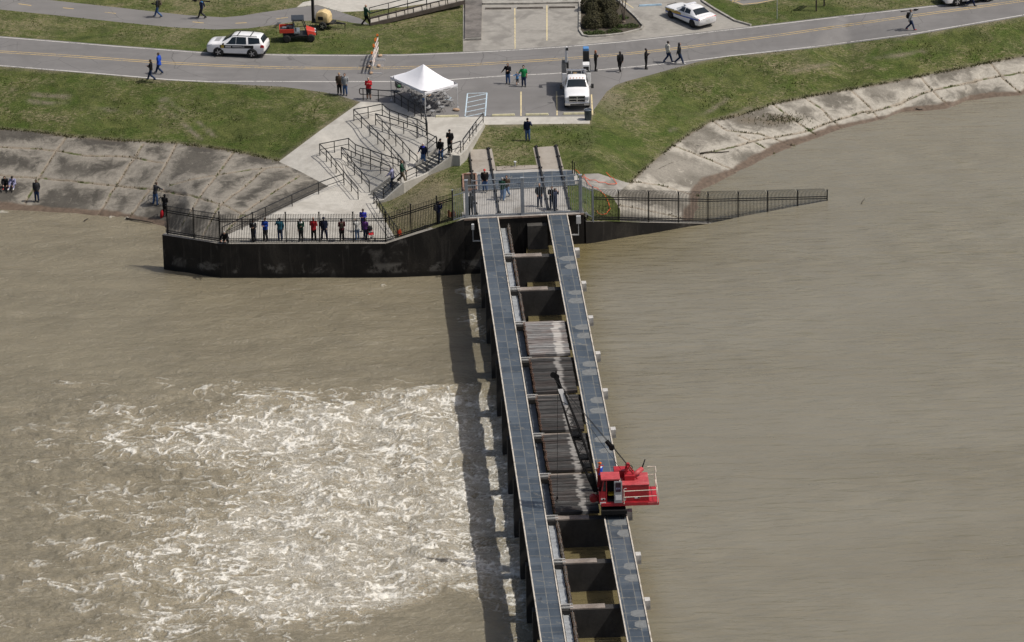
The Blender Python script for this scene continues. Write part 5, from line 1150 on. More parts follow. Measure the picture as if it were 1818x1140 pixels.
def suv(label, loc, rz, group="white patrol vehicles"):
    t = thing("patrol_suv", label, "car", loc, rz, group)
    B = Body([(2.48, .42, .76, .82, .66, .74, .62), (2.40, .30, .92, 1.0, .86, .88, .74), (2.1, .27, 1.02, 1.14, .95, .96, .76), (1.2, .27, 1.10, 1.24, .97, .99, .78), (.30, .27, 1.11, 1.70, .97, .99, .68), (-.35, .27, 1.13, 1.77, .95, .97, .69), (-1.5, .28, 1.15, 1.75, .95, .97, .68), (-2.05, .32, 1.17, 1.68, .93, .95, .64), (-2.38, .40, 1.16, 1.20, .88, .92, .78), (-2.47, .46, .98, 1.0, .82, .86, .74)])
    bd = B.build(PAINT, t); mb = MB()
    B.patch(mb, [(3.1, 6.15), (3.1, 9.85), (3.93, 9.8), (3.93, 6.2)]); mb.obj("windscreen", CARG, t); mb = MB()
    B.patch(mb, [(7.1, 6.2), (7.1, 9.8), (7.85, 9.7), (7.85, 6.3)]); mb.obj("rear_window", CARG, t)
    for c in ([(3.45, 5.04), (4.57, 5.04), (4.57, 5.95), (3.98, 5.93)], [(4.62, 5.04), (5.52, 5.04), (5.48, 5.95), (4.62, 5.95)], [(5.66, 5.08), (7.15, 5.2), (6.85, 5.92), (5.6, 5.95)]): mb = MB(); B.both(mb, c); mb.obj("side_window", CARG, t)
    mb = MB(); mb.box((-.05, 0, .30), (4.2, 1.93, .1)); mb.box((2.42, 0, .36), (.2, 1.3, .16)); mb.box((-2.42, 0, .5), (.16, 1.72, .22)); mb.obj("lower_trim", TRIM, t, bevel=.03)
    mb = MB()
    for s in (-1, 1): mb.tube([(.3, s * .62, 1.70), (.2, s * .64, 1.80), (-1.7, s * .64, 1.80), (-1.8, s * .62, 1.74)], .022, 6)
    for x in (-.15, -1.25): mb.box((x, 0, 1.80), (.07, 1.28, .03))
    mb.obj("roof_rack", TRIM, t)
    for s in (-1, 1):
        mb = MB(); mb.box((.98, s * 1.05, 1.15), (.12, .2, .14)); mb.obj("mirror", TRIM, t, bevel=.03)
        mb = MB(); B.patch(mb, [(.9, 3.6), (2.25, 4.1), (2.2, 5.0), (.95, 5.0)] if s < 0 else [(.9, 12.4), (2.25, 11.9), (2.2, 11.0), (.95, 11.0)], .015); mb.obj("headlight", LAMP, t)
        mb = MB(); B.patch(mb, [(7.2, 3.5), (8.6, 3.5), (8.5, 4.9), (7.4, 4.9)] if s < 0 else [(7.2, 12.5), (8.6, 12.5), (8.5, 11.1), (7.4, 11.1)], .015); mb.obj("tail_light", TAIL, t)
    mb = MB(); B.patch(mb, [(.3, 4.2), (.3, 11.8), (1.05, 11.4), (1.05, 4.6)], .012); mb.obj("grille", TRIM, t)
    mb = MB(); B.both(mb, [(2.9, 3.3), (6.1, 3.4), (6.1, 4.05), (2.9, 4.0)], .01); mb.obj("side_stripe", TRIM, t); mb = MB()
    B.both(mb, [(3.0, 3.35), (3.3, 3.35), (3.3, 4.05), (3.0, 4.05)], .016); mb.obj("emblem", M("gold_badge", (.5, .36, .06), .5), t); mb = MB()
    B.both(mb, [(3.42, 3.5), (3.95, 3.5), (3.95, 3.85), (3.42, 3.85)], .016); mb.obj("unit_lettering", M("pale_wording", (.55, .55, .54), .6, var=.55, scale=26.), t); mb = MB(); B.both(mb, [(4.15, 3.58), (5.4, 3.6), (5.4, 3.8), (4.15, 3.78)], .016); mb.obj("side_wording", M("pale_wording", (.55, .55, .54), .6, var=.55, scale=26.), t)
    mb = MB(); B.patch(mb, [(2.3, 7.2), (2.3, 8.7), (2.75, 8.7), (2.75, 7.2)], .012); mb.obj("bonnet_badge", M("grey_badge", (.3, .3, .3), .6, var=.5, scale=20.), t)
    arches(t, (1.43, -1.43), .385, .98); add_wheels(t, [(x, s * .90) for x in (1.43, -1.43) for s in (-1, 1)], .395, .25)
    mb = MB()
    for s in (-1, 1):
        for x in (.35, -.65): mb.box((x, s * .985, .98), (.16, .02, .03))
    mb.obj("door_handle", TRIM, t); mb = MB(); mb.box((-2.49, 0, .82), (.02, .32, .16)); mb.obj("number_plate", M("plate", (.5, .5, .47), .6), t); return t
p, rz = place(391.5, 100.5, 453, 103.5); back = Vector((-math.sin(rz), math.cos(rz), 0)) * -.97
sv = suv("white patrol SUV with black side stripe on the road edge beside the grass", p + back, rz); sv.location = (p.x - math.sin(rz) * -.0, p.y + .95, ZR)
p, rz = place(1690, 12, 1750, 3.5); suv("white patrol SUV cut off by the photo's top edge at the far right", (p.x, p.y + .95, ZR), rz)
def sedan(label, loc, rz):
    t = thing("police_sedan", label, "car", loc, rz)
    B = Body([(2.5, .40, .66, .70, .66, .74, .64), (2.42, .26, .76, .82, .84, .87, .76), (2.1, .22, .82, .92, .93, .94, .80), (.95, .22, .93, 1.00, .94, .95, .80), (.15, .22, .97, 1.40, .94, .95, .62), (-.5, .22, .99, 1.47, .94, .95, .64), (-1.1, .22, 1.01, 1.42, .94, .95, .60), (-1.85, .24, 1.02, 1.08, .93, .94, .74), (-2.35, .32, .98, 1.04, .88, .91, .76), (-2.5, .44, .90, .94, .82, .86, .74)])
    B.build(PAINT, t); mb = MB(); B.patch(mb, [(3.08, 6.12), (3.08, 9.88), (3.95, 9.8), (3.95, 6.2)]); mb.obj("windscreen", CARG, t)
    mb = MB(); B.patch(mb, [(6.1, 6.2), (6.1, 9.8), (6.9, 9.85), (6.9, 6.15)]); mb.obj("rear_window", CARG, t)
    for c in ([(3.6, 5.12), (4.75, 5.12), (4.7, 5.9), (4.1, 5.86)], [(4.84, 5.12), (6.1, 5.2), (5.85, 5.86), (4.82, 5.9)]): mb = MB(); B.both(mb, c); mb.obj("side_window", CARG, t)
    mb = MB(); mb.box((.02, 0, 1.50), (.28, 1.15, .10)); mb.obj("light_bar", M("light_bar", (.62, .63, .66), .3), t, bevel=.03)
    mb = MB(); B.both(mb, [(1.7, 3.2), (4.2, 3.2), (4.2, 3.9), (1.7, 4.5)], .010); mb.k = 0; mb.obj("gold_stripe", M("gold_stripe", (.45, .30, .05), .45), t)
    mb = MB(); B.both(mb, [(1.7, 2.6), (3.4, 3.2), (2.6, 3.2), (1.7, 3.2)], .014); B.both(mb, [(3.2, 3.0), (8.0, 3.55), (8.0, 3.9), (3.2, 3.25)], .014); mb.obj("blue_stripe", M("blue_stripe", (.025, .09, .42), .45), t)
    mb = MB(); B.both(mb, [(2.55, 3.55), (3.0, 3.6), (3.0, 4.1), (2.55, 4.1)], .018); mb.obj("star_badge", M("star_badge", (.6, .5, .2), .5, var=.4, scale=20.), t)
    mb = MB(); B.patch(mb, [(8.35, 3.9), (8.35, 12.1), (8.85, 12.1), (8.85, 3.9)], .012); mb.obj("tail_light", TAIL, t); mb = MB(); B.patch(mb, [(8.45, 7.2), (8.45, 8.8), (8.7, 8.8), (8.7, 7.2)], .02); mb.obj("boot_panel", PAINT, t)
    for s in (-1, 1):
        mb = MB(); mb.box((.75, s * 1.02, .98), (.12, .2, .12)); mb.obj("mirror", PAINT, t, bevel=.03)
        mb = MB(); B.patch(mb, [(.9, 3.8), (2.1, 4.2), (2.1, 4.9), (.9, 4.9)] if s < 0 else [(.9, 12.2), (2.1, 11.8), (2.1, 11.1), (.9, 11.1)], .014); mb.obj("headlight", LAMP, t)
    mb = MB(); mb.box((0, 0, .24), (4.3, 1.84, .06)); mb.box((2.5, 0, .48), (.1, 1.1, .3)); mb.tube([(2.6, -.45, .3), (2.62, -.45, .8), (2.62, .45, .8), (2.6, .45, .3)], .035, 6); mb.obj("push_bumper", TRIM, t)
    arches(t, (1.52, -1.53), .35, .945); add_wheels(t, [(x, s * .87) for x in (1.52, -1.53) for s in (-1, 1)], .35, .24, TRIM)
    mb = MB(); mb.box((-2.5, 0, .70), (.02, .32, .16)); mb.obj("number_plate", M("plate", (.5, .5, .47), .6), t); return t
p, rz = place(1187.5, 31, 1232, 50.5); n = Vector((-math.sin(rz), math.cos(rz), 0)); n = n if n.y > 0 else -n
q = p + n * .92; sedan("white police sedan with blue and gold stripes parked by the planting bed", (q.x, q.y, ZR), rz)
# the service truck
def truck(label, loc, rz):
    t = thing("service_truck", label, "truck", loc, rz); SB = M("service_body_grey", (.52, .53, .54), .4, .1, var=.1); RAN = M("work_blue", (.09, .24, .50), .5)
    B = Body([(3.05, .62, 1.0, 1.05, .80, .84, .74), (2.95, .5, 1.12, 1.20, .93, .94, .78), (2.5, .48, 1.16, 1.28, .98, .99, .80), (1.45, .48, 1.25, 1.36, .98, 1.0, .82), (.85, .48, 1.28, 1.90, .98, 1.0, .70), (.35, .48, 1.30, 1.98, .98, 1.0, .72), (-.1, .48, 1.30, 1.97, .98, 1.0, .72), (-.2, .5, 1.30, 1.92, .97, .99, .70)])
    B.build(PAINT, t); mb = MB(); B.patch(mb, [(3.1, 6.15), (3.1, 9.85), (3.93, 9.75), (3.93, 6.25)]); mb.obj("windscreen", CARG, t)
    mb = MB(); B.both(mb, [(3.75, 5.15), (6.1, 5.15), (6.0, 5.9), (4.2, 5.85)]); mb.obj("side_window", CARG, t)
    mb = MB(); mb.box((3.02, 0, 1.0), (.14, 1.25, .42)); g = mb.obj("grille", TRIM, t, bevel=.03); mb = MB()
    mb.box((3.10, 0, 1.0), (.05, 1.3, .07)); mb.box((3.10, 0, 1.0), (.05, .08, .42)); mb.box((3.09, 0, 1.23), (.05, 1.3, .06)); mb.box((3.09, 0, .78), (.05, 1.3, .05)); mb.obj("grille_bar", CHROME, g)
    mb = MB(); mb.box((3.08, 0, .60), (.22, 1.95, .26)); bmp = mb.obj("bumper", CHROME, t, bevel=.05); mb = MB(); mb.box((3.2, 0, .56), (.02, 1.1, .1)); mb.obj("air_slot", TRIM, bmp)
    for s in (-1, 1):
        mb = MB(); mb.box((2.98, s * .80, 1.02), (.2, .3, .28)); mb.obj("headlight", LAMP, t, bevel=.04)
        mb = MB(); mb.box((1.25, s * 1.24, 1.42), (.14, .22, .36)); mb.bar((1.2, s * 1.0, 1.4), (1.25, s * 1.2, 1.42), .05); mb.obj("mirror", TRIM, t, bevel=.03)
    mb = MB()
    for y in (-.5, -.25, 0, .25, .5): mb.box((.78, y, 1.955), (.1, .08, .04))
    mb.obj("roof_marker", AMBER, t); mb = MB()
    mb.box((-1.6, 0, .62), (3.4, .9, .2)); mb.obj("chassis", TRIM, t); mb = MB()
    mb.box((-2.05, 0, .95), (3.1, 2.0, .1)); bdv = mb.obj("flatbed", TRIM, t)
    for s in (-1, 1):
        mb = MB(); mb.box((-2.05, s * .98, 1.35), (3.2, .36, 1.15)); c_ = mb.obj("tool_cabinet", PAINT, t, bevel=.03); mb = MB()
        mb.box((-2.05, s * .98, 1.95), (3.1, .34, .06)); mb.obj("cabinet_lid", TRIM, c_); mb = MB()
        for k in range(4): mb.box((-3.3 + .82 * k + .0, s * 1.165, 1.35), (.03, .02, 1.0))
        mb.obj("cabinet_seam", TRIM, c_)
    mb = MB(); mb.tube([(-.3, -.75, 1.4), (-.3, -.75, 2.28), (-.3, .75, 2.28), (-.3, .75, 1.4)], .05, 8); mb.tube([(-.32, -.4, 1.4), (-.32, -.4, 2.28)], .03, 6); mb.tube([(-.32, .4, 1.4), (-.32, .4, 2.28)], .03, 6); mb.obj("headache_rack", CHROME, t)
    mb = MB(); mb.box((-1.15, .78, 2.2), (.75, .55, .62)); w = mb.obj("welder", PAINT, t, bevel=.03); mb = MB(); mb.box((-.765, .78, 2.15), (.02, .44, .4)); mb.obj("welder_grille", TRIM, w); mb = MB(); mb.disc((-.72, .74, 1.92), (1, 0, 0), .17, .06, 16); mb.obj("work_lamp", LAMP, w)
    mb = MB(); mb.box((-2.6, .8, 2.55), (.7, .5, 1.15)); c_ = mb.obj("tool_locker", TRIM, t, bevel=.03); mb = MB(); mb.box((-2.6, .8, 3.24), (.55, .46, .22)); mb.obj("blue_case", RAN, c_, bevel=.03)
    mb = MB(); mb.box((-3.0, -.8, 1.75), (.4, .4, .5)); mb.obj("crane_base", TRIM, t); mb = MB(); mb.bar((-3.0, -.8, 1.9), (-2.85, -.78, 3.3), .22, .22); mb.bar((-2.85, -.78, 3.3), (-2.3, -.72, 3.42), .18, .18); j = mb.obj("jib", PAINT, t, bevel=.02); mb = MB(); mb.box((-2.25, -.72, 3.36), (.2, .2, .22)); mb.obj("jib_head", TRIM, j)
    mb = MB(); mb.disc((-1.1, -.1, 1.5), (0, 1, 0), .26, .3, 16); mb.obj("hose_reel", M("brass_reel", (.25, .16, .07), .5, .3), t); mb = MB(); mb.box((-.7, .25, 1.45), (.22, .22, .5)); mb.obj("fuel_can", M("can_red", (.5, .06, .03), .5), t, bevel=.03)
    add_wheels(t, [(2.15, s * .88) for s in (-1, 1)] + [(-1.9, s * .80) for s in (-1, 1)], .42, .28); arches(t, (2.15,), .42, .985)
    mb = MB()
    for s in (-1, 1): mb.box((-2.9, s * .78, .62), (.5, .3, .5))
    mb.obj("mud_flap", TRIM, t); return t
a, b = P(1025, 197, ZR), P(1024, 150, ZR); truck("white service truck with tool cabinets and small jib parked facing the rail slope", (a.x + .02, a.y + 3.1, ZR), R(-90.5))
# the red utility vehicle
def utv(loc, rz):
    t = thing("utility_vehicle", "small red utility vehicle with black roof parked on the grass by the road", "utility vehicle", loc, rz); UR = M("utility_red", (.50, .042, .022), .4, var=.08)
    mb = MB(); mb.hull([(.75, -.62, .45), (1.45, -.52, .5), (1.45, .52, .5), (.75, .62, .45)], [(.62, -.58, 1.08), (1.32, -.42, .88), (1.32, .42, .88), (.62, .58, 1.08)]); mb.obj("bonnet", UR, t, bevel=.06)
    mb = MB(); mb.box((-.98, 0, .92), (1.2, 1.38, .10)); bd = mb.obj("cargo_bed", TRIM, t); mb = MB()
    for s in (-1, 1): mb.box((-.98, s * .68, 1.02), (1.2, .05, .34))
    mb.box((-1.57, 0, 1.02), (.05, 1.36, .34)); mb.obj("bed_side", UR, bd, bevel=.015); mb = MB()
    mb.box((-.8, .1, 1.10), (.35, .5, .22)); mb.box((-1.15, -.25, 1.12), (.4, .4, .26)); mb.box((-.62, -.4, 1.22), (.3, .3, .34)); mb.obj("bed_load", M("jumbled_load", (.12, .12, .13), .6, var=.7, scale=5.), bd, bevel=.02)
    mb = MB(); mb.box((0, 0, .48), (2.6, 1.1, .18)); mb.box((.2, 0, .56), (1.0, 1.36, .06)); mb.obj("chassis", TRIM, t); mb = MB()
    mb.box((-.15, 0, .8), (.5, 1.2, .2)); mb.box((-.38, 0, 1.08), (.14, 1.2, .42)); mb.obj("seat", M("grey_vinyl", (.16, .18, .2), .6), t, bevel=.04); mb = MB()
    for s in (-1, 1): mb.tube([(.62, s * .6, 1.0), (.32, s * .6, 1.86), (-.42, s * .6, 1.86), (-.46, s * .6, .9)], .045, 6)
    mb.tube([(.32, -.6, 1.86), (.32, .6, 1.86)], .03, 6); mb.tube([(-.42, -.6, 1.86), (-.42, .6, 1.86)], .03, 6); mb.obj("roll_cage", TRIM, t)
    mb = MB(); mb.box((-.05, 0, 1.93), (1.05, 1.34, .07)); mb.box((-.05, 0, 1.975), (.95, 1.1, .03)); mb.obj("roof", M("roof_slate", (.032, .038, .046), .5, var=.15), t, bevel=.025); mb = MB(); mb.tube([(.55, .3 + .17 * math.cos(a), 1.18 + .17 * math.sin(a)) for a in np.linspace(0, 6.28, 14)], .018, 5); mb.obj("steering_wheel", TRIM, t)
    for s in (-1, 1): mb = MB(); mb.ell((1.36, s * .34, .78), (.07, .13, .09)); mb.obj("headlight", LAMP, t, True)
    mb = MB(); mb.box((1.5, 0, .62), (.08, .9, .3)); mb.obj("brush_guard", TRIM, t, bevel=.02); add_wheels(t, [(x, s * .62) for x in (1.0, -1.0) for s in (-1, 1)], .33, .26, TRIM)
p, rz = place(552, 74.5, 508.5, 76); utv((p.x, p.y + .62, ZR), rz)
def trailer(loc, rz):
    t = thing("light_tower", "yellow light tower trailer with upright black mast behind the red utility vehicle", "light tower", loc, rz); YP = M("faded_yellow", (.62, .47, .24), .5, var=.12, scale=3.)
    rows = [[(x, y * w, z) for y, z in ((-.5, .55), (-.55, 1.0), (-.42, 1.25 * h), (.42, 1.25 * h), (.55, 1.0), (.5, .55))] for x, w, h in ((-.62, .7, .9), (-.5, 1., 1.08), (0, 1., 1.22), (.45, 1., 1.1), (.62, .75, .88))]
    mb = MB(); mb.ring(rows); c_ = mb.obj("hood", YP, t, angle=50, bevel=.03); mb = MB(); mb.box((-.1, -.565, .95), (.45, .02, .3)); mb.obj("vent", TRIM, c_)
    mb = MB(); mb.box((0, 0, .5), (1.9, .9, .1)); mb.bar((.9, -.2, .48), (1.9, 0, .45), .08); mb.bar((.9, .2, .48), (1.9, 0, .45), .08); mb.bar((1.85, 0, .45), (1.85, 0, .02), .06); mb.obj("drawbar", TRIM, t)
    add_wheels(t, [(.1, -.66), (.1, .66)], .33, .2); mb = MB(); mb.box((-.95, -.05, 2.6), (.15, .15, 4.3)); mb.box((-.86, -.05, 1.6), (.1, .24, 2.2)); ma = mb.obj("mast", TRIM, t); mb = MB()
    mb.box((-.95, 0, 4.8), (.1, 1.5, .1))
    mb.obj("crossbar", TRIM, ma)
    for y in (-.6, -.2, .2, .6): mb = MB(); mb.box((-.85, y, 4.98), (.2, .3, .26)); mb.obj("lamp_head", LAMP, t, bevel=.02)
a, b = P(577, 53, ZR), P(597, 54.5, ZR); trailer((a.x - .1, a.y + .66, ZR), heading(a, b))
# ================================================================ CANOPY, CHAIRS, BARRICADES, SMALL THINGS
FAB = NT("white_canopy_fabric", .8, spec=.2); FAB.set("Base Color", (.80, .80, .83)); FAB.bump(FAB.noise(FAB.pos((1, 1, 1), world=False), 1.3, 4., .6, .5), .35, .06); FAB = FAB.m
POLE = M("white_pole", (.62, .62, .62), .4, .3, var=.08)
c0, c1, c2 = P(748, 208, ZR), P(806, 192.5, ZR), P(701.5, 176, ZR); ca = (c1 - c0); cb_ = (c2 - c0); cen = c0 + ca / 2 + cb_ / 2; rz = math.atan2(ca.y, ca.x); la = ca.length / 2
ux = ca.normalized(); uy = Vector((-ux.y, ux.x, 0)); lb = abs(cb_.dot(uy)) / 2
t = thing("canopy_tent", "white peaked pop-up canopy over rows of folding chairs at the car park edge", "canopy", cen, rz)
he, hp = 1.98, 3.32; rows = []
for f, s in ((1., 1.0), (.72, .74), (.45, .49), (.22, .26), (.05, .07), (0, .0)):
    z = he + (hp - he) * (1 - f) ** 1.25 + .02; r = []
    for k in range(24):
        a = 2 * math.pi * (k + .5) / 24; x, y = math.cos(a), math.sin(a); m_ = max(abs(x), abs(y)); x, y = x / m_, y / m_
        sag = -.10 * f * (1 - max(abs(x), abs(y)) * min(abs(x), abs(y)) ** .5) if 0 < f < 1 else 0
        ridge = .5 * (1 - f)
        r.append((x * la * f, y * (lb * f), z + sag))
    rows.append(r)
roof = MB().ring(rows, caps=False).obj("canopy_roof", FAB, t, True)
mb = MB(); e = [(-la, -lb), (la, -lb), (la, lb), (-la, lb)]
for (x0, y0), (x1, y1) in zip(e, e[1:] + e[:1]):
    n = 10; lo = [(x0 + (x1 - x0) * i / n, y0 + (y1 - y0) * i / n, he - .20 + .05 * math.sin(math.pi * i / n)) for i in range(n + 1)]; hi = [(p[0], p[1], he + .03) for p in lo]
    mb.add(lo + hi, [(i, i + 1, n + 2 + i, n + 1 + i) for i in range(n)])
mb.obj("valance", FAB, t)
for x, y in e:
    x *= .985; y *= .985; MB().box((x, y, he / 2), (.045, .045, he)).box((x, y, .015), (.16, .16, .03)).obj("leg", POLE, t)
mb = MB()
for (x0, y0), (x1, y1) in zip(e, e[1:] + e[:1]):
    n = 4 if abs(y1 - y0) > 1 else 3
    for i in range(n):
        p = (x0 + (x1 - x0) * i / n, y0 + (y1 - y0) * i / n); q = (x0 + (x1 - x0) * (i + 1) / n, y0 + (y1 - y0) * (i + 1) / n)
        mb.bar((*p, he - .05), (*q, he - .35), .025); mb.bar((*p, he - .35), (*q, he - .05), .025)
mb.tube([(0, 0, he - .3), (0, 0, hp - .03)], .03, 6); mb.obj("truss", POLE, t)
# folding chairs
CHM = M("chair_frame", (.045, .045, .047), .45, .4, var=.2); CHS = M("chair_seat", (.30, .30, .30), .5, .2, var=.15)
def fchair(label, loc, rz, group):
    t = thing("folding_chair", label, "chair", loc, rz, group)
    mb = MB()
    for s in (-.21, .21): mb.tube([(s, -.25, .0), (s, -.02, .45), (s, .26, .88)], .012, 5); mb.tube([(s, .24, .0), (s, -.18, .45)], .012, 5)
    mb.obj("frame", CHM, t); MB().box((0, -.03, .45), (.40, .38, .03)).obj("seat", CHS, t, bevel=.01)
    MB().hull([(-.2, .17, .66), (.2, .17, .66), (.2, .185, .66), (-.2, .185, .66)], [(-.2, .25, .86), (.2, .25, .86), (.2, .265, .86), (-.2, .265, .86)]).obj("backrest", CHS, t); return t
rowsC = [((730, 178), (767, 206), "row nearest the ramp railing"), ((753, 170), (784, 199), "middle row"), ((778, 165), (805, 193), "row nearest the blue hatching")]
ch0 = None
for ri, (a, b, nm) in enumerate(rowsC):
    n = 6
    for k in range(n):
        if ri == 2 and k == 5: continue
        p = P(a[0] + (b[0] - a[0]) * k / (n - 1), a[1] + (b[1] - a[1]) * k / (n - 1), ZR); hd = R(64 + rng.uniform(-5, 5))
        lab = "grey folding chair set out by the canopy in the " + nm; g = "folding chairs, " + nm
        if ch0 is None: ch0 = fchair(lab, p, hd, g)
        else: dup(ch0, p, hd, lab, g)
dup(ch0, P(735.5, 167, ZR), R(-8), "lone folding chair with a pale back turned toward us behind the canopy's near leg")
# camp chair
t = thing("camp_chair", "dark folding camp chair with a green bag beside the canopy's far left leg", "camp chair", P(710, 163, ZR), R(25)); CF = M("camp_fabric", (.012, .013, .014), .85, var=.2)
mb = MB()
for s in (-.3, .3):
    mb.tube([(s, -.28, 0), (s, .25, .5), (s * .9, .34, 1.05)], .014, 5); mb.tube([(s, .28, 0), (s, -.28, .6)], .014, 5)
mb.obj("frame", CHM, t); MB().hull([(-.27, -.25, .40), (.27, -.25, .40), (.25, .24, .34), (-.25, .24, .34)], [(-.27, -.25, .43), (.27, -.25, .43), (.25, .24, .37), (-.25, .24, .37)]).obj("seat", CF, t)
MB().hull([(-.27, .22, .36), (.27, .22, .36), (.27, .25, .36), (-.27, .25, .36)], [(-.26, .33, 1.05), (.26, .33, 1.05), (.26, .36, 1.05), (-.26, .36, 1.05)]).obj("backrest", CF, t)
for s in (-.3, .3): MB().box((s, -.02, .61), (.06, .5, .03)).obj("armrest", CF, t)
t = tag(MB().ell((0, 0, .14), (.16, .2, .15)).obj("bag", M("bag_green", (.04, .13, .05), .8), None, True), "small green bag on the dark camp chair", "bag"); t.location = P(708.5, 165, ZR) + Vector((0, 0, .42))
t = thing("cooler_jug", "blue and white drinks jug standing by the canopy's near leg", "jug", P(752.5, 186, ZR)); MB().tube([(0, 0, 0), (0, 0, .42)], .14, 14).obj("body", M("jug_white", (.6, .62, .66), .4), t, angle=40); MB().tube([(0, 0, .42), (0, 0, .52)], [.15, .13], 14).obj("lid", M("jug_blue", (.12, .25, .5), .4), t, angle=40)
BRICK = M("sandbag_tan", (.40, .28, .19), .9, var=.25, scale=4., bump=.3)
def sandbag(px, py, lab, s=1., grp=None):
    mb = MB(); mb.ell((0, 0, .09 * s), (.24 * s, .16 * s, .10 * s), 12, 8); mb.ell((.17 * s, .02, .09 * s), (.10 * s, .12 * s, .07 * s), 8, 6); o = mb.obj("sandbag", BRICK, None, True); o.location = P(px, py, ZR); o.rotation_euler = (0, 0, rng.uniform(0, 3)); tag(o, lab, "sandbag", grp)
sandbag(810.5, 197, "tan sandbag on the asphalt at the canopy's right leg", 1.2); sandbag(761, 171.5, "tan sandbag among the chairs under the canopy", .9)
# barricades
BW = M("barricade_white", (.74, .72, .69), .5, var=.1); BO = M("barricade_orange", (.70, .22, .08), .5, var=.1); OLENS = M("orange_lens", (.75, .20, .03), .25, var=.05)
def barricade(a, b, lab, grp=None):
    """three striped boards between two posts; a, b: photo points of the two feet"""
    A, B = P(*a, ZR), P(*b, ZR); t = thing("barricade", lab, "barricade", A, math.atan2(B.y - A.y, B.x - A.x), "striped barricades across the road"); L = (B - A).length
    for x in (0, L): mb = MB(); mb.box((x, 0, .8), (.05, .05, 1.6)); mb.box((x, 0, .04), (.06, 1.5, .06)); mb.obj("post", BW if False else POLE, t)
    for z in (.62, 1.05, 1.48):
        mb = MB(); x0, x1 = -.15, L + .15; mb.box(((x0 + x1) / 2, -.04, z), (x1 - x0, .025, .21)); bd = mb.obj("board", BW, t); mb = MB(); n = int((x1 - x0) / .3)
        for k in range(n):
            x = x0 + .06 + (x1 - x0 - .1) * k / n; d = .055
            mb.add([(x, -.056, z - .1), (x + d, -.056, z - .1), (x + d + .14, -.056, z + .1), (x + .14, -.056, z + .1)], [(0, 1, 2, 3)]); mb.add([(x, -.024, z - .1), (x + d, -.024, z - .1), (x + d + .14, -.024, z + .1), (x + .14, -.024, z + .1)], [(3, 2, 1, 0)])
        mb.obj("stripe", BO, bd)
    for x in (0, L): mb = MB(); mb.box((x, 0, 1.65), (.08, .1, .1)); l_ = mb.obj("lamp", TRIM, t); mb = MB(); mb.disc((x, 0, 1.79), (1, .25, 0), .1, .09, 14); mb.obj("lens", OLENS, l_)
barricade((661.5, 131), (665, 119), "orange and white striped barricade nearest the canopy on the road"); barricade((664.5, 117), (667.5, 108), "middle orange and white striped barricade at the road's yellow line"); barricade((668, 106), (671, 99), "orange and white striped barricade at the far road edge by the grass")
for x, y, l in ((659, 131, "tan sandbag on the foot of the nearest striped barricade"), (655, 119.5, "left tan sandbag on the yellow line by the barricades"), (672.5, 118.5, "right tan sandbag on the yellow line by the barricades"), (661, 111, "tan sandbag left of the middle striped barricade"), (675, 100.5, "tan sandbag right of the striped barricade at the far road edge")): sandbag(x, y, l)
# wheel stops
STOPY = M("pale_yellow_stop", (.56, .52, .33), .8, var=.2, scale=3., world=True, dirt=(.4, .38, .28)); STOPD = M("stained_stop", (.12, .105, .09), .85, var=.3, scale=3., world=True); STOPB = M("blue_stop", (.30, .42, .52), .75, var=.2, scale=3.)
def stop(a, b, mat, lab, z=ZR, h=.14):
    A, B = P(*a, z), P(*b, z); L = (B - A).length; mb = MB(); mb.hull([(0, -.1, 0), (L, -.1, 0), (L, .1, 0), (0, .1, 0)], [(.04, -.06, h), (L - .04, -.06, h), (L - .04, .06, h), (.04, .06, h)]); o = mb.obj("wheel_stop", mat, None, bevel=.015); o.location = A; o.rotation_euler = (0, 0, math.atan2(B.y - A.y, B.x - A.x)); tag(o, lab, "wheel stop", "wheel stops")
stop((773, 208), (814.5, 207), STOPY, "pale yellow wheel stop below the folding chairs"); stop((873, 206), (914.5, 205), STOPY, "pale yellow wheel stop in the stall right of the blue hatching"); stop((932.5, 205), (974, 204), STOPY, "pale yellow wheel stop in the empty stall left of the service truck"); stop((999.5, 203.5), (1038, 202.5), STOPY, "pale yellow wheel stop in front of the service truck")
stop((861, 16.5), (908, 16), STOPD, "dark wheel stop in the far car park's left stall"); stop((917.5, 15.5), (964.5, 15), STOPD, "dark wheel stop in the far car park's middle stall"); stop((974.5, 14.5), (1021.5, 14), STOPD, "dark wheel stop in the far car park's right stall"); stop((1134, 11.5), (1175, 9.5), STOPB, "blue wheel stop in front of the police sedan")
# litter bin
t = thing("litter_bin", "dark mesh litter bin on the pavement corner in front of the truck", "bin", P(1044, 212.5, ZR)); BINM = M("bin_mesh", (.07, .085, .10), .5, .4, var=.3, scale=14.); mb = MB()
mb.tube([(0, 0, 0), (0, 0, .82)], [.24, .29], 20, caps=True); mb.obj("barrel", BINM, t, angle=40); mb = MB()
for k in range(20): a_ = 2 * math.pi * k / 20; mb.bar((.245 * math.cos(a_), .245 * math.sin(a_), .02), (.296 * math.cos(a_), .296 * math.sin(a_), .82), .016)
mb.obj("slats", M("bin_slats", (.11, .13, .15), .45, .5), t); mb = MB(); mb.tube([(.3 * math.cos(a_), .3 * math.sin(a_), .84) for a_ in np.linspace(0, 2 * math.pi, 22)], .03, 6); mb.obj("rim", M("bin_rim", (.2, .22, .24), .4, .5), t)
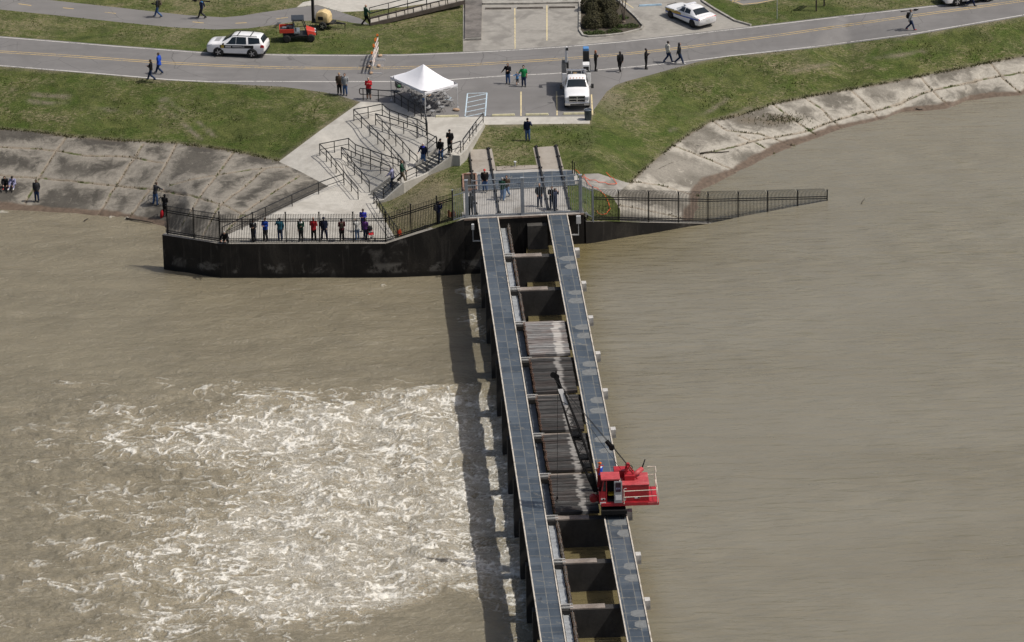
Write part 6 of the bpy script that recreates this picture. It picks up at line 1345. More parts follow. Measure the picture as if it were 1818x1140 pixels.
# posts and signs at the top
t = tag(MB().tube([(0, 0, 0), (0, 0, 2.6)], .03, 6).add([(-.15, -.035, 2.1), (.15, -.035, 2.1), (.15, -.035, 2.55), (-.15, -.035, 2.55)], [(0, 1, 2, 3)]).obj("marker_post", GALV), "thin grey sign post on the grass verge at the top right", "post"); t.location = P(1379.5, 34.5, ZR)
t = thing("roadside_board", "roadside board on two dark square posts at the photo's top right edge", "sign", P(1449, 20, ZR)); q = P(1463, 11, ZR) - P(1449, 20, ZR)
for o_ in (Vector(), q): MB().box(o_ + Vector((0, 0, 1.5)), (.12, .12, 3.0)).obj("post", WOOD, t)
mb = MB(); mb.bar(Vector((0, 0, 2.6)), q + Vector((0, 0, 2.6)), .05, 1.0); mb.obj("board", WOOD, t)
# survey post and light, ropes, orange netting
t = thing("pipe_bollard", "small pale metal pipe post on the concrete sill between the crane tracks", "post", P(914.5, 296, Z(914.5, 296))); MB().tube([(0, 0, 0), (0, 0, .3)], .04, 8).obj("pipe", GALV, t); MB().tube([(0, 0, .28), (0, 0, .42), (0, 0, .44)], [.06, .12, .1], 12).obj("cap", LGREY, t)
t = tag(MB().prism([(p.x, p.y) for p in (P(882, 304, .06), P(956, 300.5, .06), P(955, 293.5, .06), P(881, 296.5, .06))], -.2, .14).obj("concrete_sill", RUST), "rust-stained concrete sill between the two crane tracks", "sill")
ORG = M("orange_netting", (.80, .11, .03), .7, var=.2)
def rope(line, lab, dz=.10, r=.024):
    pts = [G(x, y, dz + .06 * math.sin(i * 2.1)) for i, (x, y) in enumerate(resample(line, 5, False))]; tag(MB().tube(pts, r, 6).obj("orange_rope", ORG, None, True), lab, "rope")
rope([(1020, 303), (1030, 311), (1036, 318), (1052, 322), (1074, 327), (1092, 330), (1095, 327), (1088, 319), (1076, 309), (1072, 304)], "orange rope looped over the concrete apron right of the cover plates")
rope([(1036, 312), (1045, 330), (1066, 340), (1078, 355), (1083, 372), (1076, 383), (1062, 381), (1056, 372)], "orange rope trailing down the grass behind the black fence")
for x, y in ((1016.5, 309), (1020, 312)): 
    o = tag(MB().tube([(0, 0, 0), (0, 0, 1.1)], .035, 6).obj("steel_stake", BLACKI), "dark steel stake at the head of the orange rope, %s" % ("farther one" if x < 1018 else "nearer one"), "stake"); o.location = G(x, y)
def netting(px, py, w, h, lab, zz=None):
    t_ = MB(); n = 10
    lo = [Vector((w * (i / n - .5), .06 * math.sin(i * 1.9), 0)) for i in range(n + 1)]; hi = [p + Vector((0, .1, h * (.8 + .2 * math.sin(i * 1.1)))) for i, p in enumerate(lo)]
    t_.add(lo + hi, [(i, i + 1, n + 2 + i, n + 1 + i) for i in range(n)]); t_.add([p + Vector((0, .02, 0)) for p in lo + hi], [(n + 1 + i, n + 2 + i, i + 1, i) for i in range(n)])
    o = t_.obj("orange_netting", ORG if zz is None else M("rust_orange", (.22, .085, .035), .8, var=.3)); o.location = G(px, py, .02); tag(o, lab, "netting")
netting(802, 386, .6, .55, "faded orange netting bundled behind the fence left of the gate", 1); netting(708.5, 418, .35, .5, "small scrap of orange netting at the bottom of the dry grass")
# driftwood
DW = M("driftwood", (.05, .04, .03), .9, var=.3, scale=4.)
def stick(line, lab, r=.06, z=None, dz=.05):
    pts = [(G(x, y, dz) if z is None else P(x, y, z + dz)) for x, y in line]; tag(MB().tube(pts, [r * (1 - .5 * i / (len(pts) - 1)) for i in range(len(pts))], 7).obj("driftwood", DW, None, True), lab, "driftwood")
stick([(224, 387.5), (235, 389.5), (250, 391.5), (262, 393.5), (272, 395.5)], "long dark branch washed up at the waterline below the cyclist", .08, ZWL, .12); stick([(150, 392), (154, 389), (157, 388)], "short stick floating off the left bank", .05, ZWL, .05)
stick([(1243, 273.5), (1256, 271), (1270, 272), (1283, 271), (1294, 270)], "dark branch lying on the pale right revetment", .06); stick([(1626, 194), (1632, 195.5), (1638, 194.5)], "short stick on the wet edge of the right bank", .05); stick([(1529, 362), (1532, 356), (1536, 352)], "thin twig standing out of the calm water", .03, ZWR, .05)
# shrubs, small tree, low plants in the bed
def leaf_mat(name, a, b):
    t = NT(name, .7, spec=.25); n = t.noise(t.pos(), 1.1, 4., .6); n2 = t.noise(t.pos(), 11., 3., .7)
    t.set("Base Color", t.mix(t.mr(n2, .3, .7), t.ramp(n, (.3, a), (.7, b)), tuple(q * .45 for q in a))); return t.m
SHRUB = leaf_mat("dark_shrub_leaf", (.052, .052, .022), (.105, .092, .046)); PLANT = leaf_mat("bright_leaf", (.045, .075, .016), (.10, .125, .035)); BARK = M("bark", (.14, .11, .085), .9, var=.3, scale=9., bump=.4)
def leaves(n, fn, size):
    vs = []; fs = []
    for i in range(n):
        p, nr = fn(); a = nr.cross(Vector((rng.normal(), rng.normal(), rng.normal()))).normalized(); b = nr.cross(a); s = size * rng.uniform(.6, 1.3); o = len(vs)
        vs += [p - a * s, p - b * s * .5, p + a * s, p + b * s * .5]; fs.append((o, o + 1, o + 2, o + 3))
    return MB().add(vs, fs)
def shrub(px, py, r, h, lab):
    t = thing("shrub", lab, "shrub", G(px, py), 0, "clipped dark shrubs in the bed"); lump_ = [(Vector((rng.normal(), rng.normal(), rng.uniform(0, 1))).normalized(), rng.uniform(.8, 1.12)) for _ in range(26)]
    def f():
        d = Vector((rng.normal(), rng.normal(), abs(rng.normal()) * .9)).normalized(); k = max(lump_, key=lambda q: q[0].dot(d)); rr = k[1] * (1 - .22 * rng.random() ** 2)
        return Vector((d.x * r * rr, d.y * r * rr, .15 + d.z * h * rr)), (d + Vector((rng.normal(), rng.normal(), rng.normal())) * .55).normalized()
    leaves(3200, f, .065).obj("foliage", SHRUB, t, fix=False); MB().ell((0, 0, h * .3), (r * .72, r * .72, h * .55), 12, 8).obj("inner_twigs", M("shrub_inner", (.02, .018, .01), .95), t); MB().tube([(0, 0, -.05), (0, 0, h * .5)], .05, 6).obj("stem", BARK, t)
shrub(1053, 47, 1.05, 1.25, "rounded dark clipped shrub at the near left corner of the bed"); shrub(1081, 45, 1.0, 1.2, "rounded dark clipped shrub nearest the bare tree in the bed"); shrub(1050, 20, 1.0, 1.2, "rounded dark clipped shrub at the far left of the bed"); shrub(1077, 18, 1.0, 1.25, "rounded dark clipped shrub behind the others beside the sedan's stall")
def lowplant(px, py, r, n, lab):
    t = thing("low_plant", lab, "plant", G(px, py))
    def f(): a = rng.uniform(0, 6.28); q = r * math.sqrt(rng.random()); z = rng.uniform(.03, .32) * (1.15 - q / r); return Vector((q * math.cos(a), q * math.sin(a) * .8, z)), Vector((rng.normal(), rng.normal(), 1.)).normalized()
    leaves(n, f, .07).obj("foliage", PLANT, t, fix=False)
for x, y, r, l in ((1045, 61, .6, "leafy low plant at the near left of the bed"), (1062, 59.5, .65, "bright leafy low plant in front of the near shrubs"), (1090, 57, .7, "spreading low plant near the bed's front kerb"), (1120, 47, .7, "low green plant at the right tip of the bed"), (1104, 32, .6, "low green plant beside the bare tree's foot"), (1098, 48, .6, "low green plant between the shrub and the bare tree")): lowplant(x, y, r, 420, l)
t = thing("bare_tree", "slim bare tree with three leaning stems in the planting bed", "tree", G(1107, 40)); mb = MB()
tw = []
for k, (dx_, dy_) in enumerate(((-.55, .2), (-.1, -.1), (.42, .15))):
    pts = [Vector((dx_ * .1, dy_ * .1, -.05))] + [Vector((dx_ * f * 1.2 + .05 * math.sin(f * 5 + k), dy_ * f, 3.6 * f)) for f in (.2, .45, .7, 1.)]; mb.tube(pts, [.055, .045, .038, .028, .014], 6); tw += [(pts[i].lerp(pts[i + 1], q)) for i in (2, 3) for q in (.1, .4, .7, 1.)]
mb.ell((0, 0, .05), (.2, .18, .14)); mb.obj("trunk", BARK, t, True); mb = MB()
for p in tw:
    for _ in range(3): d = Vector((rng.normal(), rng.normal(), .8 + abs(rng.normal()))).normalized(); mb.tube([p, p + d * .35, p + d * .7 + Vector((rng.normal() * .1, rng.normal() * .1, .1))], [.012, .009, .004], 4)
mb.obj("twigs", BARK, t)
# grass tufts and weeds: low stuff
def tufts(pxs, pys, name, mat, hmin, hmax, w, label=None):
    z = ZZ(pxs, pys); pos = PP(pxs, pys, z); n = len(pos)
    a = rng.uniform(0, 6.28, n); h = rng.uniform(hmin, hmax, n); ww = w * rng.uniform(.6, 1.3, n); lean = rng.uniform(-.5, .5, (n, 2))
    c, s = np.cos(a) * ww, np.sin(a) * ww; v = np.empty((n, 3, 3)); v[:, 0] = pos + np.stack([-c, -s, -.03 + 0 * a], 1); v[:, 1] = pos + np.stack([c, s, -.03 + 0 * a], 1); v[:, 2] = pos + np.stack([lean[:, 0] * h, lean[:, 1] * h, h], 1)
    me = bpy.data.meshes.new(name); me.vertices.add(3 * n); me.vertices.foreach_set("co", v.ravel()); me.loops.add(3 * n); me.loops.foreach_set("vertex_index", np.arange(3 * n, dtype=np.int32)); me.polygons.add(n); me.polygons.foreach_set("loop_start", np.arange(n, dtype=np.int32) * 3); me.update(calc_edges=True)
    me.materials.append(mat); o = bpy.data.objects.new(name, me); COL.objects.link(o); return tag(o, label, "grass" if label else None, None, "stuff")
def tuft_mat(name, cs):
    t = NT(name, .85, spec=.15); n = t.noise(t.pos(), .5, 5., .65, .6); n2 = t.noise(t.pos(), 4., 3., .6)
    t.set("Base Color", t.ramp(t.math('ADD', t.math('MULTIPLY', n, .65), t.math('MULTIPLY', n2, .4)), (.35, cs[0]), (.52, cs[1]), (.68, cs[2]))); return t.m
N = 150000; tx = rng.uniform(-10, 1830, N); ty = rng.uniform(-10, 432, N); k = inpoly(tx, ty, EDGE)
for nme, p in SURF: k &= ~inpoly(tx, ty, p)
cl = fbm(tx * .045, ty * .09, 4, 71); k &= (rng.random(N) < .30 + .9 * np.clip(cl, -.3, 1)); tx, ty = tx[k], ty[k]
tufts(tx, ty, "grass_tufts", tuft_mat("tuft_grass", ((.038, .056, .012), (.082, .104, .027), (.18, .165, .075))), .03, .12, .045, "short rough grass tufts covering the banks on both sides")
lx = []; ly = []
for ln, pr in [(q, .10) for q in JL] + [(q, .2) for q in JR] + [(REV_TOP_L, 1.1), (REV_TOP_R, 1.1)]:
    for x, y in resample(ln, .35, False):
        if rng.random() < pr and vnoise(np.array([x * .11]), np.array([y * .11]), 5)[0] > (.0 if pr < 1 else -.35): lx.append(x + rng.normal() * (.8 if pr < 1 else 2.2)); ly.append(y + rng.normal() * (.5 if pr < 1 else 1.2))
for _ in range(420): lx.append(1388 + rng.normal() * 26); ly.append(212 + rng.normal() * 5)
lx, ly = np.array(lx), np.array(ly); k = (lx > -30) & (lx < 1850); tufts(lx[k], ly[k], "joint_weeds", tuft_mat("weed_grass", ((.04, .05, .015), (.08, .085, .03), (.16, .13, .075))), .05, .2, .05, "weeds growing in the joints and along the tops of the concrete banks")
# ================================================================ PEOPLE
def cloth(name, col, var=.22): return M("cloth_" + name, col, .85, 0., var, 5., .35, spec=.15)
CL = {k: cloth(k, c) for k, c in dict(black=(.012, .012, .013), charcoal=(.035, .036, .04), navy=(.014, .02, .05), denim=(.055, .105, .22), darkdenim=(.022, .038, .085), paledenim=(.14, .22, .36), blue=(.018, .07, .42), royal=(.03, .035, .30),
      red=(.42, .022, .03), maroon=(.10, .02, .025), brown=(.085, .06, .042), khaki=(.12, .10, .07), olive=(.045, .055, .03), green=(.02, .23, .075), forest=(.02, .06, .04), teal=(.02, .10, .15), grey=(.26, .27, .28), lilac=(.24, .24, .36), sky=(.10, .28, .55),
      white=(.62, .62, .60), cream=(.50, .48, .42), purple=(.12, .04, .20), tan=(.30, .24, .17), orange=(.70, .16, .03), cap_red=(.48, .05, .05)).items()}
SKIN = M("skin", (.42, .26, .19), .55, var=.08, spec=.35); SKIN2 = M("brown_skin", (.15, .085, .055), .55, var=.08, spec=.35); FACE = M("eyes_mouth", (.05, .025, .02), .5)
HAIRC = {k: M("hair_" + k, c, .7, var=.3, scale=14.) for k, c in dict(black=(.012, .01, .009), brown=(.06, .035, .02), grey=(.30, .29, .27), white=(.55, .53, .50), ginger=(.25, .085, .03), blond=(.32, .22, .10)).items()}
SHOE = {k: M("shoe_" + k, c, .6, var=.2) for k, c in dict(black=(.012, .012, .012), white=(.6, .6, .58), brown=(.06, .035, .02), red=(.35, .03, .03)).items()}
def skel(legs, arms, lean, turn):
    J = {}; V = Vector; pz = .93; py = 0.
    if legs == 'sit': pz = .20
    if legs == 'walk': pz = .905
    if legs == 'crouch': pz = .42
    pel = V((0, py, pz)); la = math.sin(lean); lc = math.cos(lean)
    def tor(x, y, z): return pel + V((x, y * lc + z * la, z * lc - y * la))     # a point of the upper body, leaning forward
    for s, k in ((-1, 'l'), (1, 'r')):
        J['hip' + k] = pel + V((s * .088, 0, 0))
        if legs == 'stand': kn, an = V((s * .10, .02, .50)), V((s * .115, -.03, .085))
        elif legs == 'wide': kn, an = V((s * .15, .03, .50)), V((s * .20, -.03, .085))
        elif legs == 'walk':
            f = s; kn = V((s * .09, .17 if f > 0 else .04, .50)); an = V((s * .09, .30, .10) if f > 0 else (s * .09, -.33, .17))
        elif legs == 'down': kn, an = (V((s * .10, .10, .52)), V((s * .10, .02, .09))) if s < 0 else (V((s * .10, .16, .50)), V((s * .10, .22, -.07)))
        elif legs == 'sit': kn, an = V((s * .15, .36, .46 + .04 * s)), V((s * .17, .60 + .05 * s, .07))
        else: kn, an = V((s * .16, .30, .50)), V((s * .14, .02, .085))
        J['knee' + k], J['ank' + k] = kn, an; J['toe' + k] = an + V((s * .03, .17, -.045 if not (legs == 'walk' and s < 0) else -.09))
        sh = tor(s * .185, -.01, .51); J['sh' + k] = sh; a = arms[0 if s < 0 else 1]
        d = {'down': ((.06, -.03, -.29), (.065, .05, -.54)), 'swingf': ((.06, .10, -.27), (.05, .27, -.46)), 'swingb': ((.06, -.14, -.26), (.06, -.20, -.50)), 'pocket': ((.055, -.06, -.29), (.005, .07, -.50)),
             'bent': ((.045, .02, -.29), (-.09, .24, -.24)), 'phone': ((.04, .05, -.28), (-.08, .24, -.14)), 'face': ((.12, .14, -.20), (-.06, .16, .08)), 'rail': ((.08, .14, -.24), (.06, .36, -.38)), 'camera': ((.10, .12, -.22), (-.09, .25, .08)),
             'shoulder': ((.10, .10, -.22), (.0, .12, .02)), 'out': ((.14, .0, -.25), (.28, .06, -.42)), 'outup': ((.16, .02, -.18), (.34, .05, -.08)), 'fold': ((.06, .02, -.28), (-.16, .20, -.20)), 'knee': ((.06, .16, -.23), (-.02, .36, -.36)), 'back': ((.10, -.12, -.25), (-.08, -.17, -.40)), 'bars': ((.06, .20, -.20), (.10, .42, -.32))}[a]
        up = [V((s * q[0], q[1], q[2])) for q in d]; J['el' + k] = sh + up[0]; J['wr' + k] = sh + up[1]
        fw = (J['wr' + k] - J['el' + k]).normalized(); J['ha' + k] = J['wr' + k] + fw * .085; J['fd' + k] = fw
    J['pel'] = pel; J['ch'] = tor(0, 0, .40); J['nk'] = tor(0, -.005, .55); J['hd'] = tor(0, .025, .70); J['tor'] = tor; return J
PEOPLE = []
def person(px, py, face, label, top='black', bottom='denim', hair=('short', 'brown'), arms=('down', 'down'), legs='stand', lean=0., look=0., h=1.75, shoe='black', short=False, skin=SKIN, yoke=None, z=None, longcoat=0., shorts=False, bulk=1., group=None):
    """face: degrees turned left from facing straight away from us (0 away, 90 to the left, 180 towards us, -90 to the right)"""
    J = skel(legs, arms, R(lean), look); s = h * 1.05 / 1.75; mb = MB(); b = bulk * (1.17 if h > 1.3 else 1.05); T = J['tor']
    def te(z, rx, ry, y=0., n=14): return [T(rx * math.cos(t), y + ry * math.sin(t), z) for t in np.linspace(0, 2 * math.pi, n, endpoint=False)]
    mb.ring([te(-.09, .10 * b, .085 * b), te(-.05, .155 * b, .115 * b), te(.03, .165 * b, .118 * b), te(.16, .152 * b, .115 * b, .005), te(.30, .172 * b, .125 * b, .005), te(.42, .195 * b, .118 * b), te(.50, .185 * b, .098 * b), te(.545, .12, .075), te(.57, .06, .055)])
    for k in 'lr':
        mb.tube([J['hip' + k] + Vector((0, 0, .03)), J['hip' + k].lerp(J['knee' + k], .4), J['knee' + k], J['knee' + k].lerp(J['ank' + k], .35), J['ank' + k]], [.100 * b, .092 * b, .070 * b, .068 * b, .056 * b], 10)
        mb.ell(J['knee' + k], (.064, .064, .064), 10, 6); f = (J['toe' + k] - J['ank' + k]).normalized(); an = J['ank' + k]
        mb.tube([an + Vector((0, -.06, -.04)), an + Vector((0, 0, -.03)), an.lerp(J['toe' + k], .6), J['toe' + k], J['toe' + k] + f * .03], [.038, .048, .044, .036, .015], 8)
        mb.ell(J['sh' + k], (.072, .066, .066), 10, 6); mb.tube([J['sh' + k], J['sh' + k].lerp(J['el' + k], .5), J['el' + k], J['el' + k].lerp(J['wr' + k], .4), J['wr' + k]], [.070 * b, .062 * b, .054 * b, .050 * b, .038], 9); mb.ell(J['el' + k], (.047,) * 3, 8, 6)
        mb.tube([J['wr' + k] - J['fd' + k] * .02, J['wr' + k].lerp(J['ha' + k], .5), J['ha' + k]], [.030, .038, .034], 8)
    if longcoat: mb.ring([te(-.09 - longcoat, .185 * b, .15 * b), te(-.02, .178 * b, .135 * b), te(.05, .165 * b, .12 * b)])
    mb.tube([J['nk'] - Vector((0, 0, .06)), J['nk'] + Vector((0, .005, .03)), J['hd'] - Vector((0, 0, .05))], [.062, .053, .05], 10)
    q = Matrix.Rotation(R(look), 3, 'Z') @ Matrix.Rotation(-R(lean) * .6, 3, 'X'); H = J['hd']
    mb.ell(H + q @ Vector((0, -.005, .03)), (.079, .098, .098), 14, 10, rot=q); mb.ell(H + q @ Vector((0, .022, -.045)), (.060, .070, .066), 12, 8, rot=q); mb.ell(H + q @ Vector((0, .098, -.01)), (.016, .024, .026), 6, 6, rot=q)
    for e in (-1, 1): mb.ell(H + q @ Vector((e * .080, .0, .0)), (.013, .022, .034), 6, 6, rot=q)
    o = mb.obj("person", SKIN); r = o.modifiers.new("join", 'REMESH'); r.mode = 'VOXEL'; r.voxel_size = .017
    gp = P(px, py, z) if z is not None else G(px, py)
    PEOPLE.append((o, J, dict(top=top, bottom=bottom, hair=hair, shoe=shoe, short=short, skin=skin, yoke=yoke, q=q, s=s, shorts=shorts, longcoat=longcoat, legs=legs)))
    o.location = gp; o.rotation_euler = (0, 0, R(face)); o.scale = (s, s, s); tag(o, label, "person", group); return o, J
def on(o, J, name, mb, mat, label, cat, smooth=False):
    """something a person carries: its own top-level object, placed in the carrier's frame"""
    c = mb.obj(name, mat, None, smooth); c.matrix_world = Matrix.Translation(o.location) @ Matrix.Rotation(o.rotation_euler.z, 4, 'Z') @ Matrix.Scale(o.scale.x, 4); return tag(c, label, cat)
def backpack(o, J, label, mat='black', w=.30, h=.44):
    mb = MB(); c = J['ch'] + Vector((0, -.20, -.04)); mb.box(c, (w, .17, h), top=.82); mb.box(c + Vector((0, -.1, -.08)), (w * .75, .07, h * .5))
    for s in (-1, 1): mb.tube([c + Vector((s * .1, .08, h * .42)), c + Vector((s * .12, .2, h * .48)), c + Vector((s * .13, .335, .08)), c + Vector((s * .15, .24, -.2)), c + Vector((s * .12, .08, -.18))], .02, 5)
    b = on(o, J, "backpack", mb, CL[mat], label, "backpack"); return b
def camera_in(o, J, label, big=False):
    c = J['har'].lerp(J['hal'], .5) + Vector((0, .03, 0)); mb = MB(); mb.box(c, (.14, .07, .10)); mb.disc(c + Vector((0, .08, 0)), (0, 1, 0), .04, .12, 12); return on(o, J, "camera", mb, CL['black'], label, "camera")
A = person; DD = ('down', 'down')
# on the bike path and the road
o, J = A(281, 31, 78, "person in dark jacket and blue jeans walking on the bike path with a camera", 'charcoal', 'denim', ('cap', 'black'), ('bent', 'down'), 'walk', z=ZR); backpack(o, J, "dark backpack on the person in jeans walking the bike path", 'khaki')
c = J['hal']; mb = MB(); mb.box(c + Vector((0, .05, -.03)), (.15, .1, .11)); mb.disc(c + Vector((0, .14, -.03)), (0, 1, 0), .045, .14); on(o, J, "camera", mb, CL['black'], "black camera carried by the person walking the bike path", "camera")
o, J = A(359, 33, 84, "person in dark vest and pale sleeves carrying a tripod on the bike path", 'navy', 'charcoal', ('short', 'brown'), ('shoulder', 'swingb'), 'walk', z=ZR, yoke='sky')
def tripod(o, J, side, lab, tilt=.1):
    sh = J['sh' + side] + Vector((0, 0, .10)); mb = MB(); sx = .06 if side == 'r' else -.06
    for dx in (-.04, 0, .04): mb.tube([sh + Vector((sx + dx, -.75, .02 + dx * .8)), sh + Vector((sx + dx * .4, .35, .06))], .022, 5)
    mb.box(sh + Vector((sx, .45, .08)), (.12, .22, .14)); mb.disc(sh + Vector((sx, .62, .08)), (0, 1, 0), .05, .16); on(o, J, "tripod", mb, CL['black'], lab, "tripod")
tripod(o, J, 'l', "black tripod with camera on the shoulder of the person on the bike path")
A(650, 45, -60, "person in dark green jacket walking to the foot of the timber stair", 'forest', 'black', ('bald', 'grey'), ('swingf', 'rail'), 'walk', z=ZR)
A(269, 143, 80, "person in black jacket walking along the road's grass edge at the left", 'black', 'darkdenim', ('short', 'brown'), ('bent', 'bent'), 'walk', z=ZR)
o, J = A(283, 131, 72, "person in bright blue raincoat walking on the road at the left", 'blue', 'darkdenim', ('short', 'brown'), ('pocket', 'pocket'), 'walk', z=ZR, bulk=1.12, longcoat=.1)
A(603, 167.5, 178, "person in brown jacket and black trousers standing on the asphalt by the grass corner", 'brown', 'black', ('short', 'blond'), ('pocket', 'pocket'), z=ZR)
A(613, 169.5, 168, "person in grey sweatshirt and jeans standing beside the brown jacket at the grass corner", 'grey', 'denim', ('short', 'brown'), ('pocket', 'pocket'), z=ZR, h=1.78)
A(655, 176, 178, "person in red jacket leaning at the head of the black ramp railing", 'red', 'charcoal', ('short', 'grey'), ('phone', 'phone'), z=ZR, shorts=True, bulk=1.1)
o, J = A(902, 149, 165, "person in black top and jeans holding a small child's hand on the asphalt", 'black', 'denim', ('long', 'brown'), ('bent', 'out'), z=ZR, h=1.68); 
A(918.5, 151, 178, "small child in blue shirt walking between two adults on the asphalt", 'sky', 'charcoal', ('short', 'blond'), ('outup', 'outup'), 'walk', z=ZR, h=1.08, shorts=True, shoe='white')
A(930, 154, 175, "person in green T-shirt and dark jeans holding the small child's hand", 'green', 'darkdenim', ('bun', 'black'), ('down', 'out'), z=ZR, h=1.7, short=True)
o, J = A(1057.5, 126, -95, "red-haired person in black standing behind the service truck with a phone", 'black', 'black', ('long', 'ginger'), ('phone', 'phone'), z=ZR, h=1.68)
A(1101, 127.5, 20, "long-haired person in black with wide trousers walking on the road's edge line", 'black', 'black', ('long', 'black'), ('pocket', 'down'), 'walk', z=ZR, h=1.68)
A(1147, 122.5, -100, "person in black with curly hair looking at a phone on the road's edge line", 'black', 'black', ('bun', 'black'), ('phone', 'phone'), z=ZR, h=1.65, skin=SKIN2)
A(1186, 111.5, -60, "person in cream jacket and jeans walking on the road", 'cream', 'darkdenim', ('short', 'black'), ('pocket', 'pocket'), 'walk', z=ZR, h=1.8, skin=SKIN2)
A(1206, 114, -86, "person in dark grey hooded top and jeans walking ahead of the cream jacket", 'charcoal', 'darkdenim', ('hood', 'charcoal'), ('pocket', 'swingb'), 'walk', z=ZR, h=1.78, shoe='white')
o, J = A(1616, 54, -80, "person in pale top and dark trousers walking the road with a tripod on the shoulder", 'grey', 'darkdenim', ('short', 'brown'), ('shoulder', 'swingb'), 'walk', z=ZR, shoe='red'); backpack(o, J, "black backpack on the person carrying a tripod along the road"); tripod(o, J, 'l', "dark tripod on the shoulder of the person on the road at the right")
A(1723, 11, -90, "person in dark trousers at the photo's top edge beside the patrol car", 'charcoal', 'navy', ('short', 'brown'), DD, 'walk', z=ZR)
A(937, 250, 176, "person in blue jacket and jeans phoning on the grass by the crane tracks", 'navy', 'denim', ('cap', 'black'), ('face', 'down'), h=1.8)
# on the stairs
A(784, 285, 150, "person in black jacket and blue jeans holding the handrail at the upper stair's top", 'black', 'denim', ('cap', 'black'), ('rail', 'down'), 'down', z=.62, lean=8, h=1.76)
A(799, 270.5, 160, "person all in black with a cap at the top landing of the stairs", 'black', 'black', ('cap', 'black'), ('pocket', 'bent'), z=.9, h=1.8)
A(753, 291.5, 150, "white-haired person in blue and black jacket halfway down the upper stairs", 'navy', 'denim', ('short', 'white'), ('down', 'rail'), 'down', z=-.10, yoke='royal', lean=6, h=1.7, shoe='white', bulk=1.1)
o, J = A(713.5, 324, -95, "person in dark green jacket and brown trousers on the middle stair landing", 'forest', 'khaki', ('short', 'brown'), ('down', 'rail'), 'walk', z=-.4, h=1.76)
A(698, 335, 75, "person in pale lilac shirt and jeans coming down the lower stairs", 'lilac', 'darkdenim', ('short', 'grey'), ('rail', 'rail'), 'down', z=-.95, lean=8, shoe='white')
# on the deck behind the gate
A(861, 340, 178, "person in red cap, black jacket and jeans on the deck between the crane rails", 'black', 'denim', ('cap', 'cap_red'), ('pocket', 'pocket'), z=.08, yoke='brown', bulk=1.12)
A(892, 355.5, -30, "person in dark green jacket and jeans on the deck by the second rail", 'forest', 'paledenim', ('short', 'grey'), ('bent', 'bent'), z=0., shoe='white')
A(900, 351, 160, "person in patterned brown top standing close to the green jacket on the deck", 'brown', 'paledenim', ('short', 'brown'), ('bent', 'bent'), 'walk', z=0.)
A(958, 367, -165, "person in black jacket and dark trousers behind the gate right of its middle post", 'black', 'navy', ('bald', 'grey'), ('pocket', 'pocket'), z=0., h=1.8, yoke=None)
A(980, 371, 165, "taller person in black coat behind the gate, left of the last crane rail", 'black', 'darkdenim', ('short', 'brown'), ('down', 'bent'), z=0., longcoat=.15)
A(986, 373.5, -120, "person in dark navy jacket beside the black coat behind the gate", 'navy', 'navy', ('short', 'black'), ('camera', 'camera'), z=0., h=1.7)
A(836, 382.5, 10, "person in black standing just behind the gate's left post", 'black', 'black', ('hood', 'black'), ('bent', 'bent'), z=0.)
o, J = A(779, 397.5, -70, "person with a dark backpack looking through the sloping black fence", 'navy', 'charcoal', ('short', 'black'), ('camera', 'camera'), z=-.55); backpack(o, J, "dark backpack on the person at the sloping black fence", 'charcoal')
# along the promenade fence
FB = (430.0, ZP)
A(450.5, 428.5, 176, "person in black and white patterned top at the promenade fence, leftmost of the standing row", 'charcoal', 'navy', ('long', 'black'), ('bent', 'bent'), z=ZP, yoke='grey', h=1.68)
A(471.5, 427, 150, "person in bright blue jacket with cap at the promenade fence", 'blue', 'charcoal', ('short', 'brown'), ('bent', 'bent'), z=ZP)
A(497.5, 427, 10, "person in teal jacket holding up a phone at the promenade fence", 'teal', 'darkdenim', ('short', 'black'), ('camera', 'down'), z=ZP)
A(535, 427.5, 172, "person in dark white-collared jacket at the promenade fence left of the red coat", 'forest', 'charcoal', ('short', 'black'), ('bent', 'pocket'), z=ZP, yoke='white', h=1.72)
A(557.5, 426.5, -12, "person in red coat and black trousers at the promenade fence", 'red', 'black', ('bald', 'grey'), ('bent', 'bent'), z=ZP, longcoat=.05)
A(576, 426.5, 176, "person in dark navy sweater and trousers at the fence right of the red coat", 'navy', 'navy', ('cap', 'navy'), ('pocket', 'pocket'), 'wide', z=ZP, h=1.8)
o, J = A(607.5, 427.5, 5, "person in maroon top and black trousers with a brown backpack at the fence", 'maroon', 'black', ('short', 'black'), ('bent', 'bent'), z=ZP, h=1.72); backpack(o, J, "brown backpack on the person in maroon at the promenade fence", 'khaki', .26, .36)
A(634.5, 425.5, 20, "person in white jacket and jeans at the fence beside the stroller", 'white', 'paledenim', ('short', 'white'), ('camera', 'camera'), z=ZP, h=1.62)
A(645.5, 411, 170, "person in royal blue jacket standing back from the fence near the stroller", 'royal', 'navy', ('short', 'black'), ('bent', 'bent'), z=ZP, skin=SKIN2)
A(649, 425, -20, "person in purple top and dark jeans pushing the stroller by the fence", 'purple', 'darkdenim', ('short', 'brown'), ('bent', 'bent'), z=ZP, h=1.6)
A(402.5, 431.5, 165, "person in black crouching at the corner of the promenade fence", 'black', 'black', ('short', 'grey'), ('knee', 'knee'), 'crouch', z=ZP, lean=38, yoke=None)
